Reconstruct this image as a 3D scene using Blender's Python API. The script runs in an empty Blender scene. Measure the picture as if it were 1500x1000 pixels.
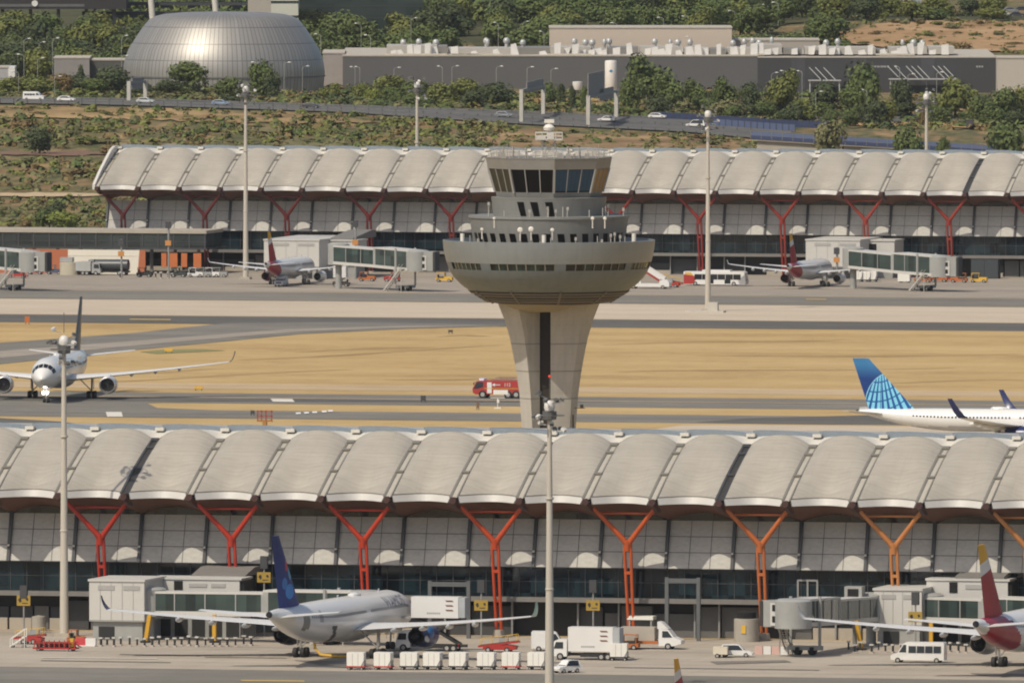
import bpy, math, random
from mathutils import Vector, Matrix
R_ = math.radians
# ------------------------------------------------------------------ camera / light
THETA = R_(14.0); FOC = 27000.0; HOR = -483.0; HCAM = 131.0
D0 = 2500.0
cs, sn = math.cos(THETA), math.sin(THETA)
CAM = Vector((D0*sn, -D0*cs, HCAM))
PHI = math.atan((500-HOR)/FOC)
FWD = Vector((-sn, cs, 0)); RGT = Vector((cs, sn, 0))
SUN_EL, SUN_AZ = R_(50.5), R_(41)       # azimuth: from "behind the camera" towards the left
SUN_E, SKY_E, EXPO = 3.35, 0.115, 0.0
HAZE_D = 0.000013
scene = bpy.context.scene
cd = bpy.data.cameras.new("camera"); cam = bpy.data.objects.new("camera", cd)
scene.collection.objects.link(cam); scene.camera = cam
cd.sensor_width = 36; cd.lens = FOC/1500*36; cd.clip_start = 10; cd.clip_end = 40000
cam.location = CAM; cam.rotation_euler = (math.pi/2-PHI, 0, THETA)
LV = (-math.cos(SUN_EL)*math.sin(SUN_AZ))*RGT + (-math.cos(SUN_EL)*math.cos(SUN_AZ))*FWD + Vector((0,0,math.sin(SUN_EL)))
w = bpy.data.worlds.new("World"); scene.world = w; w.use_nodes = True
sky = w.node_tree.nodes.new("ShaderNodeTexSky"); sky.sky_type = 'NISHITA'; sky.sun_disc = False
sky.sun_elevation = SUN_EL; sky.sun_rotation = math.atan2(LV.x, LV.y); sky.dust_density = 3.0
bg = w.node_tree.nodes["Background"]; bg.inputs[1].default_value = SKY_E
w.node_tree.links.new(sky.outputs[0], bg.inputs[0])
sl = bpy.data.lights.new("sun", 'SUN'); so = bpy.data.objects.new("sun", sl); scene.collection.objects.link(so)
sl.energy = SUN_E; sl.angle = R_(0.53); sl.color = (1.0, 0.915, 0.77)
so.location = (0, 0, 300); so.rotation_euler = (-LV).to_track_quat('-Z', 'Y').to_euler()
vs = scene.view_settings; vs.view_transform = 'Standard'; vs.look = 'None'; vs.gamma = 1; vs.exposure = EXPO
scene.cycles.max_bounces = 5; scene.cycles.diffuse_bounces = 2; scene.cycles.glossy_bounces = 3
scene.cycles.transmission_bounces = 3; scene.cycles.volume_bounces = 0; scene.cycles.use_denoising = True; scene.cycles.filter_width = 2.0
rnd = random.Random(7)

# ------------------------------------------------------------------ pixel helpers (photo 1500x1000 -> points in the place)
def ray(px, py):
    f = FWD*math.cos(PHI) + Vector((0,0,-math.sin(PHI)))
    u = RGT.cross(f)
    return f*FOC + RGT*(px-750) + u*(500-py)
def G(px, py, z=0.0):
    r = ray(px, py); t = (z-HCAM)/r.z
    return CAM + r*t
def AT(px, py, D):
    r = ray(px, py); t = D/(r.dot(FWD))
    return CAM + r*t
def ONY(px, py, Y):
    r = ray(px, py); t = (Y-CAM.y)/r.y
    return CAM + r*t
def PROJ(p):
    v = Vector(p)-CAM; f = FWD*math.cos(PHI) + Vector((0,0,-math.sin(PHI))); u = RGT.cross(f)
    d = v.dot(f); return 750+FOC*v.dot(RGT)/d, 500-FOC*v.dot(u)/d

# ------------------------------------------------------------------ materials
class NT:
    def __init__(s, m):
        m.use_nodes = True; s.t = m.node_tree; s.b = s.t.nodes["Principled BSDF"]
    def n(s, ty, **k):
        x = s.t.nodes.new(ty)
        for a, v in k.items(): setattr(x, a, v)
        return x
    def l(s, a, b): s.t.links.new(a, b)
    def val(s, sock, v):
        if hasattr(v, 'links') or isinstance(v, bpy.types.NodeSocket): s.l(v, sock)
        else: sock.default_value = v
    def math(s, op, a, b=None, c=None):
        x = s.n("ShaderNodeMath", operation=op); s.val(x.inputs[0], a)
        if b is not None: s.val(x.inputs[1], b)
        if c is not None: s.val(x.inputs[2], c)
        return x.outputs[0]
    def coord(s, kind='Object'):
        return s.n("ShaderNodeTexCoord").outputs[kind]
    def xyz(s, v):
        x = s.n("ShaderNodeSeparateXYZ"); s.l(v, x.inputs[0]); return x.outputs
    def mapping(s, v, scale=(1,1,1), loc=(0,0,0)):
        x = s.n("ShaderNodeMapping"); s.l(v, x.inputs[0]); x.inputs['Scale'].default_value = scale; x.inputs['Location'].default_value = loc
        return x.outputs[0]
    def noise(s, v, scale, detail=3, rough=.55):
        x = s.n("ShaderNodeTexNoise"); s.l(v, x.inputs['Vector']); x.inputs['Scale'].default_value = scale
        x.inputs['Detail'].default_value = detail; x.inputs['Roughness'].default_value = rough
        return x.outputs['Fac']
    def mix(s, fac, a, b):
        x = s.n("ShaderNodeMix", data_type='RGBA'); s.val(x.inputs[0], fac)
        for sock, v in ((x.inputs[6], a), (x.inputs[7], b)):
            if isinstance(v, (tuple, list)): sock.default_value = (*v[:3], 1)
            else: s.l(v, sock)
        return x.outputs[2]
    def ramp(s, fac, stops):
        x = s.n("ShaderNodeValToRGB"); s.l(fac, x.inputs[0]); e = x.color_ramp.elements
        while len(e) < len(stops): e.new(.5)
        for el, (p, c) in zip(e, stops): el.position = p; el.color = (*c, 1) if len(c) == 3 else c
        return x.outputs[0]
    def step(s, v, a, b):      # smooth 0..1 between a and b
        x = s.n("ShaderNodeMapRange"); s.l(v, x.inputs[0]); x.inputs[1].default_value = a; x.inputs[2].default_value = b
        return x.outputs[0]
    def col(s, c): s.l(c, s.b.inputs['Base Color'])
    def bump(s, h, strength=.3, dist=.1):
        x = s.n("ShaderNodeBump"); x.inputs['Strength'].default_value = strength; x.inputs['Distance'].default_value = dist
        s.l(h, x.inputs['Height']); s.l(x.outputs[0], s.b.inputs['Normal'])

MAT = {}
def stained(name, rgb, rough=.7, metal=0.0, streak=.3, sc=.5):
    """weathered cladding or concrete: patchy tone, rain streaks running down, faint panel joints"""
    m = bpy.data.materials.new(name); t = NT(m); t.b.inputs['Roughness'].default_value = rough; t.b.inputs['Metallic'].default_value = metal
    c = t.coord(); x = t.xyz(c); n = t.noise(c, .22, 5, .6)
    cc = t.mix(n, tuple(q*.86 for q in rgb), tuple(min(1, q*1.12) for q in rgb))
    st = t.step(t.noise(t.mapping(c, (1.3*sc, 1.3*sc, .09*sc)), 1.6, 5, .7), .48, .75)
    cc = t.mix(t.math('MULTIPLY', st, streak), cc, tuple(q*.55 for q in rgb))
    an = t.math('FRACT', t.math('MULTIPLY', t.math('ARCTAN2', x[1], x[0]), 30/math.pi)); j = t.math('MAXIMUM', t.math('LESS_THAN', an, .05), t.math('LESS_THAN', t.math('FRACT', t.math('MULTIPLY', x[2], 1/1.45)), .05))
    cc = t.mix(t.math('MULTIPLY', j, .16), cc, tuple(q*.4 for q in rgb)); t.col(cc); MAT[name] = m; return m
def M(name, rgb, rough=.6, metal=0.0, var=.18, scale=.6, emit=0, spec=.5, coat=0):
    if name in MAT: return MAT[name]
    m = bpy.data.materials.new(name); t = NT(m)
    t.b.inputs['Roughness'].default_value = rough; t.b.inputs['Metallic'].default_value = metal
    t.b.inputs['Specular IOR Level'].default_value = spec
    if coat: t.b.inputs['Coat Weight'].default_value = coat; t.b.inputs['Coat Roughness'].default_value = .1
    if var > 0:
        f = t.noise(t.coord(), scale, 4)
        lo = tuple(c*(1-var) for c in rgb); hi = tuple(min(1, c*(1+var)) for c in rgb)
        t.col(t.mix(f, lo, hi))
    else: t.b.inputs['Base Color'].default_value = (*rgb, 1)
    if emit:
        t.b.inputs['Emission Color'].default_value = (*rgb, 1); t.b.inputs['Emission Strength'].default_value = emit
    MAT[name] = m; return m

# ------------------------------------------------------------------ mesh builder
COL = scene.collection
class MB:
    def __init__(s): s.v = []; s.f = []; s.m = []
    def add(s, vs, fs, mi=0):
        o = len(s.v); s.v += [tuple(p) for p in vs]
        for f in fs: s.f.append([i+o for i in f]); s.m.append(mi)
        return s
    def box(s, x0, x1, y0, y1, z0, z1, mi=0):
        vs = [(x0,y0,z0),(x1,y0,z0),(x1,y1,z0),(x0,y1,z0),(x0,y0,z1),(x1,y0,z1),(x1,y1,z1),(x0,y1,z1)]
        return s.add(vs, [(3,2,1,0),(4,5,6,7),(0,1,5,4),(1,2,6,5),(2,3,7,6),(3,0,4,7)], mi)
    def obox(s, c, size, rz=0, mi=0, rx=0, ry=0):
        mt = Matrix.Translation(c) @ Matrix.Rotation(rz,4,'Z') @ Matrix.Rotation(ry,4,'Y') @ Matrix.Rotation(rx,4,'X')
        a, b, d = size[0]/2, size[1]/2, size[2]/2
        vs = [mt @ Vector(p) for p in ((-a,-b,-d),(a,-b,-d),(a,b,-d),(-a,b,-d),(-a,-b,d),(a,-b,d),(a,b,d),(-a,b,d))]
        return s.add(vs, [(3,2,1,0),(4,5,6,7),(0,1,5,4),(1,2,6,5),(2,3,7,6),(3,0,4,7)], mi)
    def bar(s, a, b, wd, ht=None, mi=0):      # rectangular bar from a to b
        a = Vector(a); b = Vector(b); ht = ht or wd; d = (b-a).normalized()
        sx = d.cross(Vector((0,0,1)))
        if sx.length < 1e-3: sx = Vector((1,0,0))
        sx.normalize(); up = sx.cross(d)
        vs = [p + sx*(i*wd/2) + up*(j*ht/2) for p in (a, b) for i, j in ((-1,-1),(1,-1),(1,1),(-1,1))]
        return s.add(vs, [(0,3,2,1),(4,5,6,7),(0,1,5,4),(1,2,6,5),(2,3,7,6),(3,0,4,7)], mi)
    def tube(s, pts, rad, n=8, mi=0, cap=True):
        pts = [Vector(p) for p in pts]
        if not isinstance(rad, (list, tuple)): rad = [rad]*len(pts)
        rings = []
        for i, p in enumerate(pts):
            d = (pts[min(i+1,len(pts)-1)]-pts[max(i-1,0)]).normalized()
            a = d.cross(Vector((0,0,1)))
            if a.length < 1e-3: a = Vector((1,0,0))
            a.normalize(); b = a.cross(d)
            rings.append([p + (a*math.cos(2*math.pi*k/n)+b*math.sin(2*math.pi*k/n))*rad[i] for k in range(n)])
        return s.loft(rings, mi, cap)
    def loft(s, rings, mi=0, cap=True, close=True):
        n = len(rings[0]); vs = [p for r in rings for p in r]; fs = []
        for i in range(len(rings)-1):
            for k in range(n if close else n-1):
                k2 = (k+1) % n
                fs.append((i*n+k, i*n+k2, (i+1)*n+k2, (i+1)*n+k))
        if cap: fs += [tuple(range(n-1,-1,-1)), tuple((len(rings)-1)*n+k for k in range(n))]
        return s.add(vs, fs, mi)
    def lathe(s, prof, n=24, c=(0,0,0), axis='z', mi=0, cap=False):
        rings = []
        for r, h in prof:
            ring = []
            for k in range(n):
                a = 2*math.pi*k/n; x, y = r*math.cos(a), r*math.sin(a)
                p = (x, y, h) if axis == 'z' else ((h, x, y) if axis == 'x' else (y, h, x))
                ring.append((c[0]+p[0], c[1]+p[1], c[2]+p[2]))
            rings.append(ring)
        return s.loft(rings, mi, cap)
    def prism(s, poly, a, b, axis='y', mi=0):   # poly in the two other coords, extruded a..b
        n = len(poly)
        def P(u, v, h): return (u, h, v) if axis == 'y' else ((h, u, v) if axis == 'x' else (u, v, h))
        vs = [P(u, v, a) for u, v in poly] + [P(u, v, b) for u, v in poly]
        fs = [tuple(range(n)), tuple(range(2*n-1, n-1, -1))] + [(i, n+i, n+(i+1)%n, (i+1)%n) for i in range(n)]
        return s.add(vs, fs, mi)
    def ball(s, c, r, n=10, m=6, mi=0, sc=(1,1,1)):
        rings = []
        for i in range(m+1):
            t = math.pi*i/m; rr = max(.02, math.sin(t))
            rings.append([(c[0]+r*sc[0]*rr*math.cos(2*math.pi*k/n), c[1]+r*sc[1]*rr*math.sin(2*math.pi*k/n), c[2]-r*sc[2]*math.cos(t)) for k in range(n)])
        return s.loft(rings, mi, True)
    def mesh(s, name, mats, smooth=False):
        me = bpy.data.meshes.new(name); me.from_pydata(s.v, [], s.f); me.update()
        import bmesh
        if not isinstance(mats, (list, tuple)): mats = [mats]
        for m in mats: me.materials.append(m)
        me.polygons.foreach_set('material_index', s.m)
        b = bmesh.new(); b.from_mesh(me); bmesh.ops.recalc_face_normals(b, faces=b.faces); b.to_mesh(me); b.free()
        if smooth:
            me.polygons.foreach_set('use_smooth', [True]*len(me.polygons))
            try: me.set_sharp_from_angle(angle=R_(smooth if smooth is not True else 40))
            except Exception: pass
        me.update(); return me
    def build(s, name, mats, parent=None, smooth=False):
        o = bpy.data.objects.new(name, s.mesh(name, mats, smooth)); COL.objects.link(o)
        if parent: o.parent = parent
        return o
def tag(o, label=None, cat=None, group=None, kind=None):
    if label: o['label'] = label
    if cat: o['category'] = cat
    if group: o['group'] = group
    if kind: o['kind'] = kind
    return o
def thing(name, label, cat, loc=(0,0,0), rz=0, group=None):
    o = bpy.data.objects.new(name, None); COL.objects.link(o); o.empty_display_size = 1
    o.location = loc; o.rotation_euler = (0,0,rz)
    return tag(o, label, cat, group)
def kids(o): return [c for c in bpy.data.objects if c.parent == o]
KIDS = {}
def dup(o, loc=None, rz=None, label=None, group=None, scale=None):
    if o.name not in KIDS: KIDS[o.name] = [(c, kids(c)) for c in kids(o)]
    r = o.copy(); COL.objects.link(r)
    for c, gs in KIDS[o.name]:
        c2 = c.copy(); COL.objects.link(c2); c2.parent = r
        for g in gs:
            g2 = g.copy(); COL.objects.link(g2); g2.parent = c2
    if loc is not None: r.location = loc
    if rz is not None: r.rotation_euler = (0,0,rz)
    if scale is not None: r.scale = scale if isinstance(scale, tuple) else (scale,)*3
    if label: r['label'] = label
    if group: r['group'] = group
    return r
def link_mesh(name, me, parent, loc=(0,0,0)):
    o = bpy.data.objects.new(name, me); COL.objects.link(o); o.parent = parent; o.location = loc; return o
def struct(o, label=None): return tag(o, label, None, None, 'structure')
# ------------------------------------------------------------------ ground and terrain
def ground_mat(name, lo, mn, hi, sx=.004, sy=.03, fine=.25, rough=.95, seams=False):
    m = bpy.data.materials.new(name); t = NT(m); t.b.inputs['Roughness'].default_value = rough
    t.b.inputs['Specular IOR Level'].default_value = .15
    c = t.coord()
    big = t.noise(t.mapping(c, (sx, sy, 1)), 1.0, 6, .6)
    mid = t.noise(t.mapping(c, (.045, .05, 1), (3, 9, 0)), 1.0, 6, .7)
    small = t.noise(t.mapping(c, (.28, .25, 1)), 1.0, 4, .65)
    f = t.math('ADD', t.math('ADD', t.math('MULTIPLY', big, .42), t.math('MULTIPLY', mid, .36)), t.math('MULTIPLY', small, .22))
    cc = t.ramp(f, [(.38, lo), (.5, mn), (.62, hi)])
    if seams:
        x = t.xyz(c)
        a = t.math('LESS_THAN', t.math('FRACT', t.math('MULTIPLY', x[0], 1/7.5)), .035)
        b2 = t.math('LESS_THAN', t.math('FRACT', t.math('MULTIPLY', x[1], 1/7.5)), .05)
        cc = t.mix(t.math('MULTIPLY', t.math('MAXIMUM', a, b2), .22), cc, tuple(q*.45 for q in lo))
        st = t.step(t.noise(t.mapping(c, (.03, .09, 1), (31, 7, 0)), 1.0, 5, .7), .56, .72)
        cc = t.mix(t.math('MULTIPLY', st, .5), cc, (.12, .105, .09))
        s2 = t.step(t.noise(t.mapping(c, (.006, .16, 1), (11, 3, 0)), 1.0, 5, .7), .50, .70); cc = t.mix(t.math('MULTIPLY', s2, .30), cc, (.15, .13, .11))
    t.col(cc); return m
GRASS = ground_mat("dry_grass", (.33,.22,.097), (.43,.30,.133), (.495,.357,.172))
CONC = ground_mat("apron_concrete", (.33,.285,.225), (.38,.33,.265), (.43,.375,.305), .02, .05, seams=True)
PALE = ground_mat("pale_strip", (.42,.35,.26), (.47,.395,.30), (.52,.44,.335), .006, .05)
ASPH = ground_mat("old_asphalt", (.145,.136,.115), (.178,.166,.142), (.22,.205,.175), .006, .06)
DASPH = ground_mat("dark_asphalt", (.09,.086,.077), (.112,.107,.096), (.14,.132,.118), .006, .06)
APRON2 = ground_mat("far_apron_concrete", (.27,.235,.19), (.31,.27,.22), (.36,.31,.255), .01, .05, seams=True)
TRACK = ground_mat("dirt_track", (.38,.28,.16), (.45,.34,.21), (.50,.385,.25), .01, .1)

def sheet(name, px, mat, lay, kind='structure'):
    mb = MB(); pts = [G(a, b, 0.03*lay) for a, b in px]
    mb.add(pts, [tuple(range(len(pts)))])
    return struct(mb.build(name, mat))
def ystrip(y750): return G(750, y750).y
def band(name, yt, yb, mat, lay, x0=-1400, x1=1900):
    a, b = ystrip(yt), ystrip(yb)
    mb = MB(); z = .03*lay; n = 40
    vs = [(x0+(x1-x0)*i/n, yy, z) for yy in (b, a) for i in range(n+1)]
    mb.add(vs, [(i, i+1, n+2+i, n+1+i) for i in range(n)])
    return struct(mb.build(name, mat))
# one ground sheet: from the viewing hill, across the airfield to the foot of the far slope
mb = MB(); rows = [(-400,124),(100,118),(300,100),(800,40),(1400,0),(1800,0),(2400,0),(3000,0),(3600,0),(4150,0)]
lat = [-2600,-1500,-800,-400,-150,0,150,400,800,1500,2600]
vs = [CAM.xy.to_3d() + FWD*d + RGT*l + Vector((0,0,z)) for d, z in rows for l in lat]
n = len(lat)
mb.add(vs, [(i*n+j, i*n+j+1, (i+1)*n+j+1, (i+1)*n+j) for i in range(len(rows)-1) for j in range(n-1)])
struct(mb.build('ground', GRASS))
band('near_apron', 931.5, 986, CONC, 1)
band('service_lane', 986.5, 1100, ASPH, 2)
band('terminal_back_apron', 930, 862, CONC, 1)
band('far_apron', 399, 430.5, APRON2, 1)
band('far_taxi_lane', 431, 443.5, ASPH, 1)
band('pale_shoulder', 444, 466.5, PALE, 1)
band('runway_asphalt', 467, 478.5, DASPH, 1)
band('perimeter_track', 566, 574, TRACK, 1)
band('taxiway', 580, 595, ASPH, 1)
band('parallel_taxiway', 605, 617, ASPH, 1)
band('taxiway_centre', 586.3, 587, TRACK, 3)
sheet('exit_taxiway', [(-60,508),(0,502),(200,487),(330,473),(480,472),(640,474),(760,477),(600,481),(440,489),(200,512),(0,533),(-60,540)], ASPH, 2)
sheet('exit_shoulder', [(-60,519),(0,514),(260,494),(420,482),(590,477),(700,477.6),(560,480),(430,486),(240,502),(0,524),(-60,528)], APRON2, 3)
sheet('taxiway_pad', [(-60,574),(0,575),(300,578),(420,581),(330,586),(215,590),(230,597),(330,601),(500,604),(380,606),(200,606),(0,602),(-60,601)], ASPH, 2)
sheet('taxiway_wear', [(-60,579),(60,580),(330,583),(700,587),(900,589),(600,588),(200,587),(-60,586)], DASPH, 3)
sheet('dark_lane', [(-60,611),(0,612),(90,617),(140,624),(0,626),(-60,626)], DASPH, 2)
sheet('curved_lane', [(1020,618),(1100,612),(1260,608),(1600,606),(1600,619),(1260,621),(1120,620)], DASPH, 2)
sheet('pale_apron', [(900,637),(1000,622.5),(1100,622),(1300,624),(1600,626),(1600,660),(900,660)], PALE, 2)
sheet('green_patch', [(205,515),(240,512),(300,511),(330,513),(270,516),(230,518)], M('grass_green', (.20,.19,.07), .95), 2)
WORN = ground_mat('worn_grass', (.25,.165,.075), (.33,.225,.10), (.41,.285,.135), .02, .04)
rw = random.Random(17)
for i, (xa, ya, xb, yb) in enumerate([(350,527,740,506),(120,560,520,541),(430,515,640,508),(880,505,1230,497),(900,545,1400,538),(1020,522,1500,519),(560,556,860,552),(180,547,330,541),(1300,560,1520,556),(640,493,720,491)]):
    n = 12; up = []; lo = []
    for k in range(n+1):
        q = k/n; th = (1.1*math.sin(math.pi*q)+.05)*rw.uniform(.5, 1.2); yy = ya+(yb-ya)*q+1.2*math.sin(q*5+i); up.append((xa+(xb-xa)*q, yy-th)); lo.append((xa+(xb-xa)*q, yy+th))
    sheet('worn_grass', up+lo[::-1], WORN, 1)
MARK = M('marking_paint', (.62,.58,.50), .8, var=.1); YMARK = M('marking_yellow', (.55,.36,.10), .8, var=.1)
sheet('taxiway_marking', [(155,603),(178,603),(180,610),(157,610)], MARK, 4)
sheet('taxiway_marking', [(396,583.5),(428,584),(432,588.5),(400,588)], MARK, 4)
for i, (x, y) in enumerate([(437,605),(449,604.3),(461,603.5),(475,602.5),(484,601.5)]):
    sheet('taxiway_marking', [(x-4,y-1),(x+3,y-1.3),(x+4,y+.5),(x-3,y+1)], M('white_paint', (.8,.8,.78), .7), 4)
STAIN = M('oil_stain', (.17,.15,.125), .8, var=.3, scale=.2); JOINTM = M('joint_dark', (.19,.17,.14), .9)
for i, q in enumerate([[(430,966),(520,968),(560,975),(470,973)],[(300,961),(420,962.5),(420,963.3),(300,962)],[(175,957),(330,959),(330,959.9),(175,958)],[(540,985),(790,987.5),(790,988.3),(540,986)],[(900,976),(1200,980),(1200,981),(900,977)],[(1040,968),(1150,966),(1160,969),(1050,972)],[(1420,985),(1520,986),(1520,990),(1450,990)],[(60,966),(250,969),(250,969.8),(60,967)]]):
    sheet('pavement_stain', q, STAIN if i in (0,5,6) else JOINTM, 3)
for i, q in enumerate([[(60,962),(230,963.5),(230,964.1),(60,962.6)],[(560,950),(760,952),(760,952.6),(560,950.7)]]):
    sheet('lane_marking', q, MARK, 4)
sheet('lane_marking', [(352,995),(445,996),(447,997.5),(354,996.5)], YMARK, 4)
sheet('lane_marking', [(1180,437.8),(1210,438),(1211,439),(1181,438.8)], YMARK, 4)
sheet('lane_marking', [(190,466.8),(250,467.3),(250,468.6),(190,468)], YMARK, 4)

# hillside beyond the far terminal, given by its profile at a few columns
COLS = [-700, -300, 0, 140, 250, 500, 750, 1000, 1150, 1300, 1500, 1900, 2400]
def zc_(py, D): return HCAM + CAM.z*0 - (py-HOR)*D/FOC
ROWS = [
 (4150, [None]*13),
 (4324, [None]*13),
 (4380, [318,320,322,322,323,326,330,338,343,344,344,344,344]),
 (4450, [286,288,290,290,290,292,298,312,326,330,330,330,330]),
 (4480, [280,282,284,284,284,286,290,306,322,327,327,327,327]),
 (4560, [224,226,228,228,230,234,246,262,290,300,302,302,302]),
 (4590, [219,221,223,223,224,228,240,252,280,292,294,296,296]),
 (4700, [148,150,153,155,158,166,183,195,209,218,224,228,230]),
 (4775, [142,144,146,147,149,157,165,176,186,191,193,196,198]),
 (4850, [136,138,140,141,143,148,155,168,176,180,182,184,184]),
 (5000, [122,124,125,125,126,130,132,135,137,138,138,138,138]),
 (5150, [112,112,112,112,112,116,118,120,122,122,122,122,122]),
 (5280, [76,76,76,76,76,72,70,70,72,74,74,74,74]),
 (5330, [66,66,66,66,66,62,60,55,40,33,32,32,32]),
 (5450, [40,40,40,40,40,38,36,30,28,26,26,26,26]),
 (5700, [2,2,2,2,2,2,0,0,4,8,8,8,8]),
 (6500, [-70]*13), (9000, [-260]*13)]
RZ = []
for d, r in ROWS: RZ.append((d, [0.0 if v is None else zc_(v, d) for v in r]))
def hz(px, D):
    D = max(RZ[0][0], min(RZ[-1][0]-1, D)); px = max(COLS[0], min(COLS[-1]-1, px))
    i = max(k for k in range(len(RZ)) if RZ[k][0] <= D); j = max(k for k in range(len(COLS)) if COLS[k] <= px)
    i = min(i, len(RZ)-2); j = min(j, len(COLS)-2)
    a = (D-RZ[i][0])/(RZ[i+1][0]-RZ[i][0]); b = (px-COLS[j])/(COLS[j+1]-COLS[j])
    z = lambda q: RZ[q][1][j]*(1-b)+RZ[q][1][j+1]*b
    return z(i)*(1-a)+z(i+1)*a
def hp(px, D, dz=0.0):      # point on the hillside
    p = CAM.xy.to_3d() + FWD*D + RGT*((px-750)*D/FOC); p.z = hz(px, D)+dz; return p
mb = MB(); ds = []
for i in range(len(RZ)-1):
    k = 8 if RZ[i][0] < 5700 else 2
    ds += [RZ[i][0]+(RZ[i+1][0]-RZ[i][0])*q/k for q in range(k)]
ds.append(9000); pxs = [-9000,-7000,-5500,-4200,-3200,-2400,-1800,-1300,-950]+[-700+40*i for i in range(78)]+[2700,3200,4000,5000,6500,8500,10500]
rr = random.Random(3)
vs = []
for d in ds:
    for p in pxs:
        bumpy = .25 if 4370 < d < 4690 else 0
        vs.append(hp(p, d, (rr.random()-.5)*bumpy))
n = len(pxs)
mb.add(vs, [(i*n+j, i*n+j+1, (i+1)*n+j+1, (i+1)*n+j) for i in range(len(ds)-1) for j in range(n-1)])
m = bpy.data.materials.new('scrub_soil'); t = NT(m); t.b.inputs['Roughness'].default_value = .95; t.b.inputs['Specular IOR Level'].default_value = .1
c = t.coord(); x = t.xyz(c)
soil = t.ramp(t.noise(t.mapping(c, (.10,.045,.12)), 1, 5, .6), [(.3, (.14,.085,.045)), (.5, (.24,.155,.08)), (.66, (.36,.25,.13))])
scrub = t.ramp(t.noise(t.mapping(c, (.4,.2,.3)), 1, 4, .6), [(.35, (.065,.068,.030)), (.6, (.15,.135,.065))])
f = t.step(t.noise(t.mapping(c, (.12,.05,.3), (5,2,0)), 1, 6, .7), .40, .52)
t.col(t.mix(f, soil, scrub))
hill = struct(mb.build('hillside', m, smooth=True))
# terrace of bare red earth and dry grass verge on the slope
def hstrip(name, px0, px1, d0, d1, mat, dz=.25, step=14, d0b=None, d1b=None, ragged=.35):
    mb = MB(); k = max(2, int((px1-px0)/step)); nn = 4; vs = []
    for i in range(k+1):
        p = px0+(px1-px0)*i/k; q = i/k
        tp = min(1, q*7+.02, (1-q)*7+.02) if ragged else 1; jr = random.Random(i*7+int(d0))
        a = d0+((d0b if d0b else d0)-d0)*q; b = d1+((d1b if d1b else d1)-d1)*q
        md = (a+b)/2; a = md+(a-md)*tp*jr.uniform(1-ragged, 1); b = md+(b-md)*tp*jr.uniform(1-ragged, 1)
        for j in range(nn+1): vs.append(hp(p, a+(b-a)*j/nn, dz))
    mb.add(vs, [(i*(nn+1)+j, (i+1)*(nn+1)+j, (i+1)*(nn+1)+j+1, i*(nn+1)+j+1) for i in range(k) for j in range(nn)])
    return struct(mb.build(name, mat, smooth=True))
OLIVE = ground_mat('scrub_green', (.065,.068,.030), (.13,.12,.055), (.23,.185,.095), .10, .07)
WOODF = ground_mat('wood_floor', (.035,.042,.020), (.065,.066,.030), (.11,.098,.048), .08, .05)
hstrip('scrub_cover', 215, 735, 4330, 4660, OLIVE, .22)
hstrip('verge', -600, 2200, 4777, 4995, ground_mat('verge_grass', (.07,.072,.032), (.15,.125,.06), (.30,.22,.11), .07, .06), .2)
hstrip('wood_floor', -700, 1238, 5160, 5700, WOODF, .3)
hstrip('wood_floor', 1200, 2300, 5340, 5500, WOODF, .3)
hstrip('earth_terrace', -300, 178, 4450, 4482, TRACK, .35)
hstrip('earth_bank', -300, 190, 4556, 4592, M('red_earth', (.17,.095,.055), .95, scale=.05), .3)
hstrip('dry_bank', -300, 560, 4664, 4697, ground_mat('bank_grass', (.12,.09,.045), (.27,.185,.09), (.40,.28,.14), .03, .03), .3)
hstrip('dry_bank', 690, 1130, 4600, 4694, ground_mat('bank_grass_b', (.12,.08,.045), (.22,.145,.075), (.38,.265,.14), .05, .03), .3)
ROADM = ground_mat('road_asphalt', (.09,.088,.083), (.115,.112,.106), (.14,.136,.128), .02, .05)
hstrip('highway', -600, 1160, 4702, 4773, ROADM, .35, ragged=0)
hstrip('upper_road', 1180, 2200, 4850, 4890, ROADM, .35, ragged=0)
hstrip('dry_field', 1225, 1460, 4792, 4846, ground_mat('field', (.33,.2,.09), (.42,.27,.12), (.46,.3,.15), .03, .03), .45)
hstrip('dry_field', 760, 960, 4860, 4940, ground_mat('field_b', (.30,.2,.09), (.38,.26,.12), (.42,.3,.15), .03, .03), .45)
hstrip('dry_field', 1240, 1500, 4900, 4960, ground_mat('field_c', (.33,.2,.09), (.40,.26,.12), (.44,.29,.15), .03, .03), .45)
hstrip('bare_slope', 1185, 2200, 5270, 5338, ground_mat('slope_earth', (.20,.115,.06), (.31,.20,.105), (.38,.26,.15), .03, .03), .5, d0b=5262)
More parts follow.
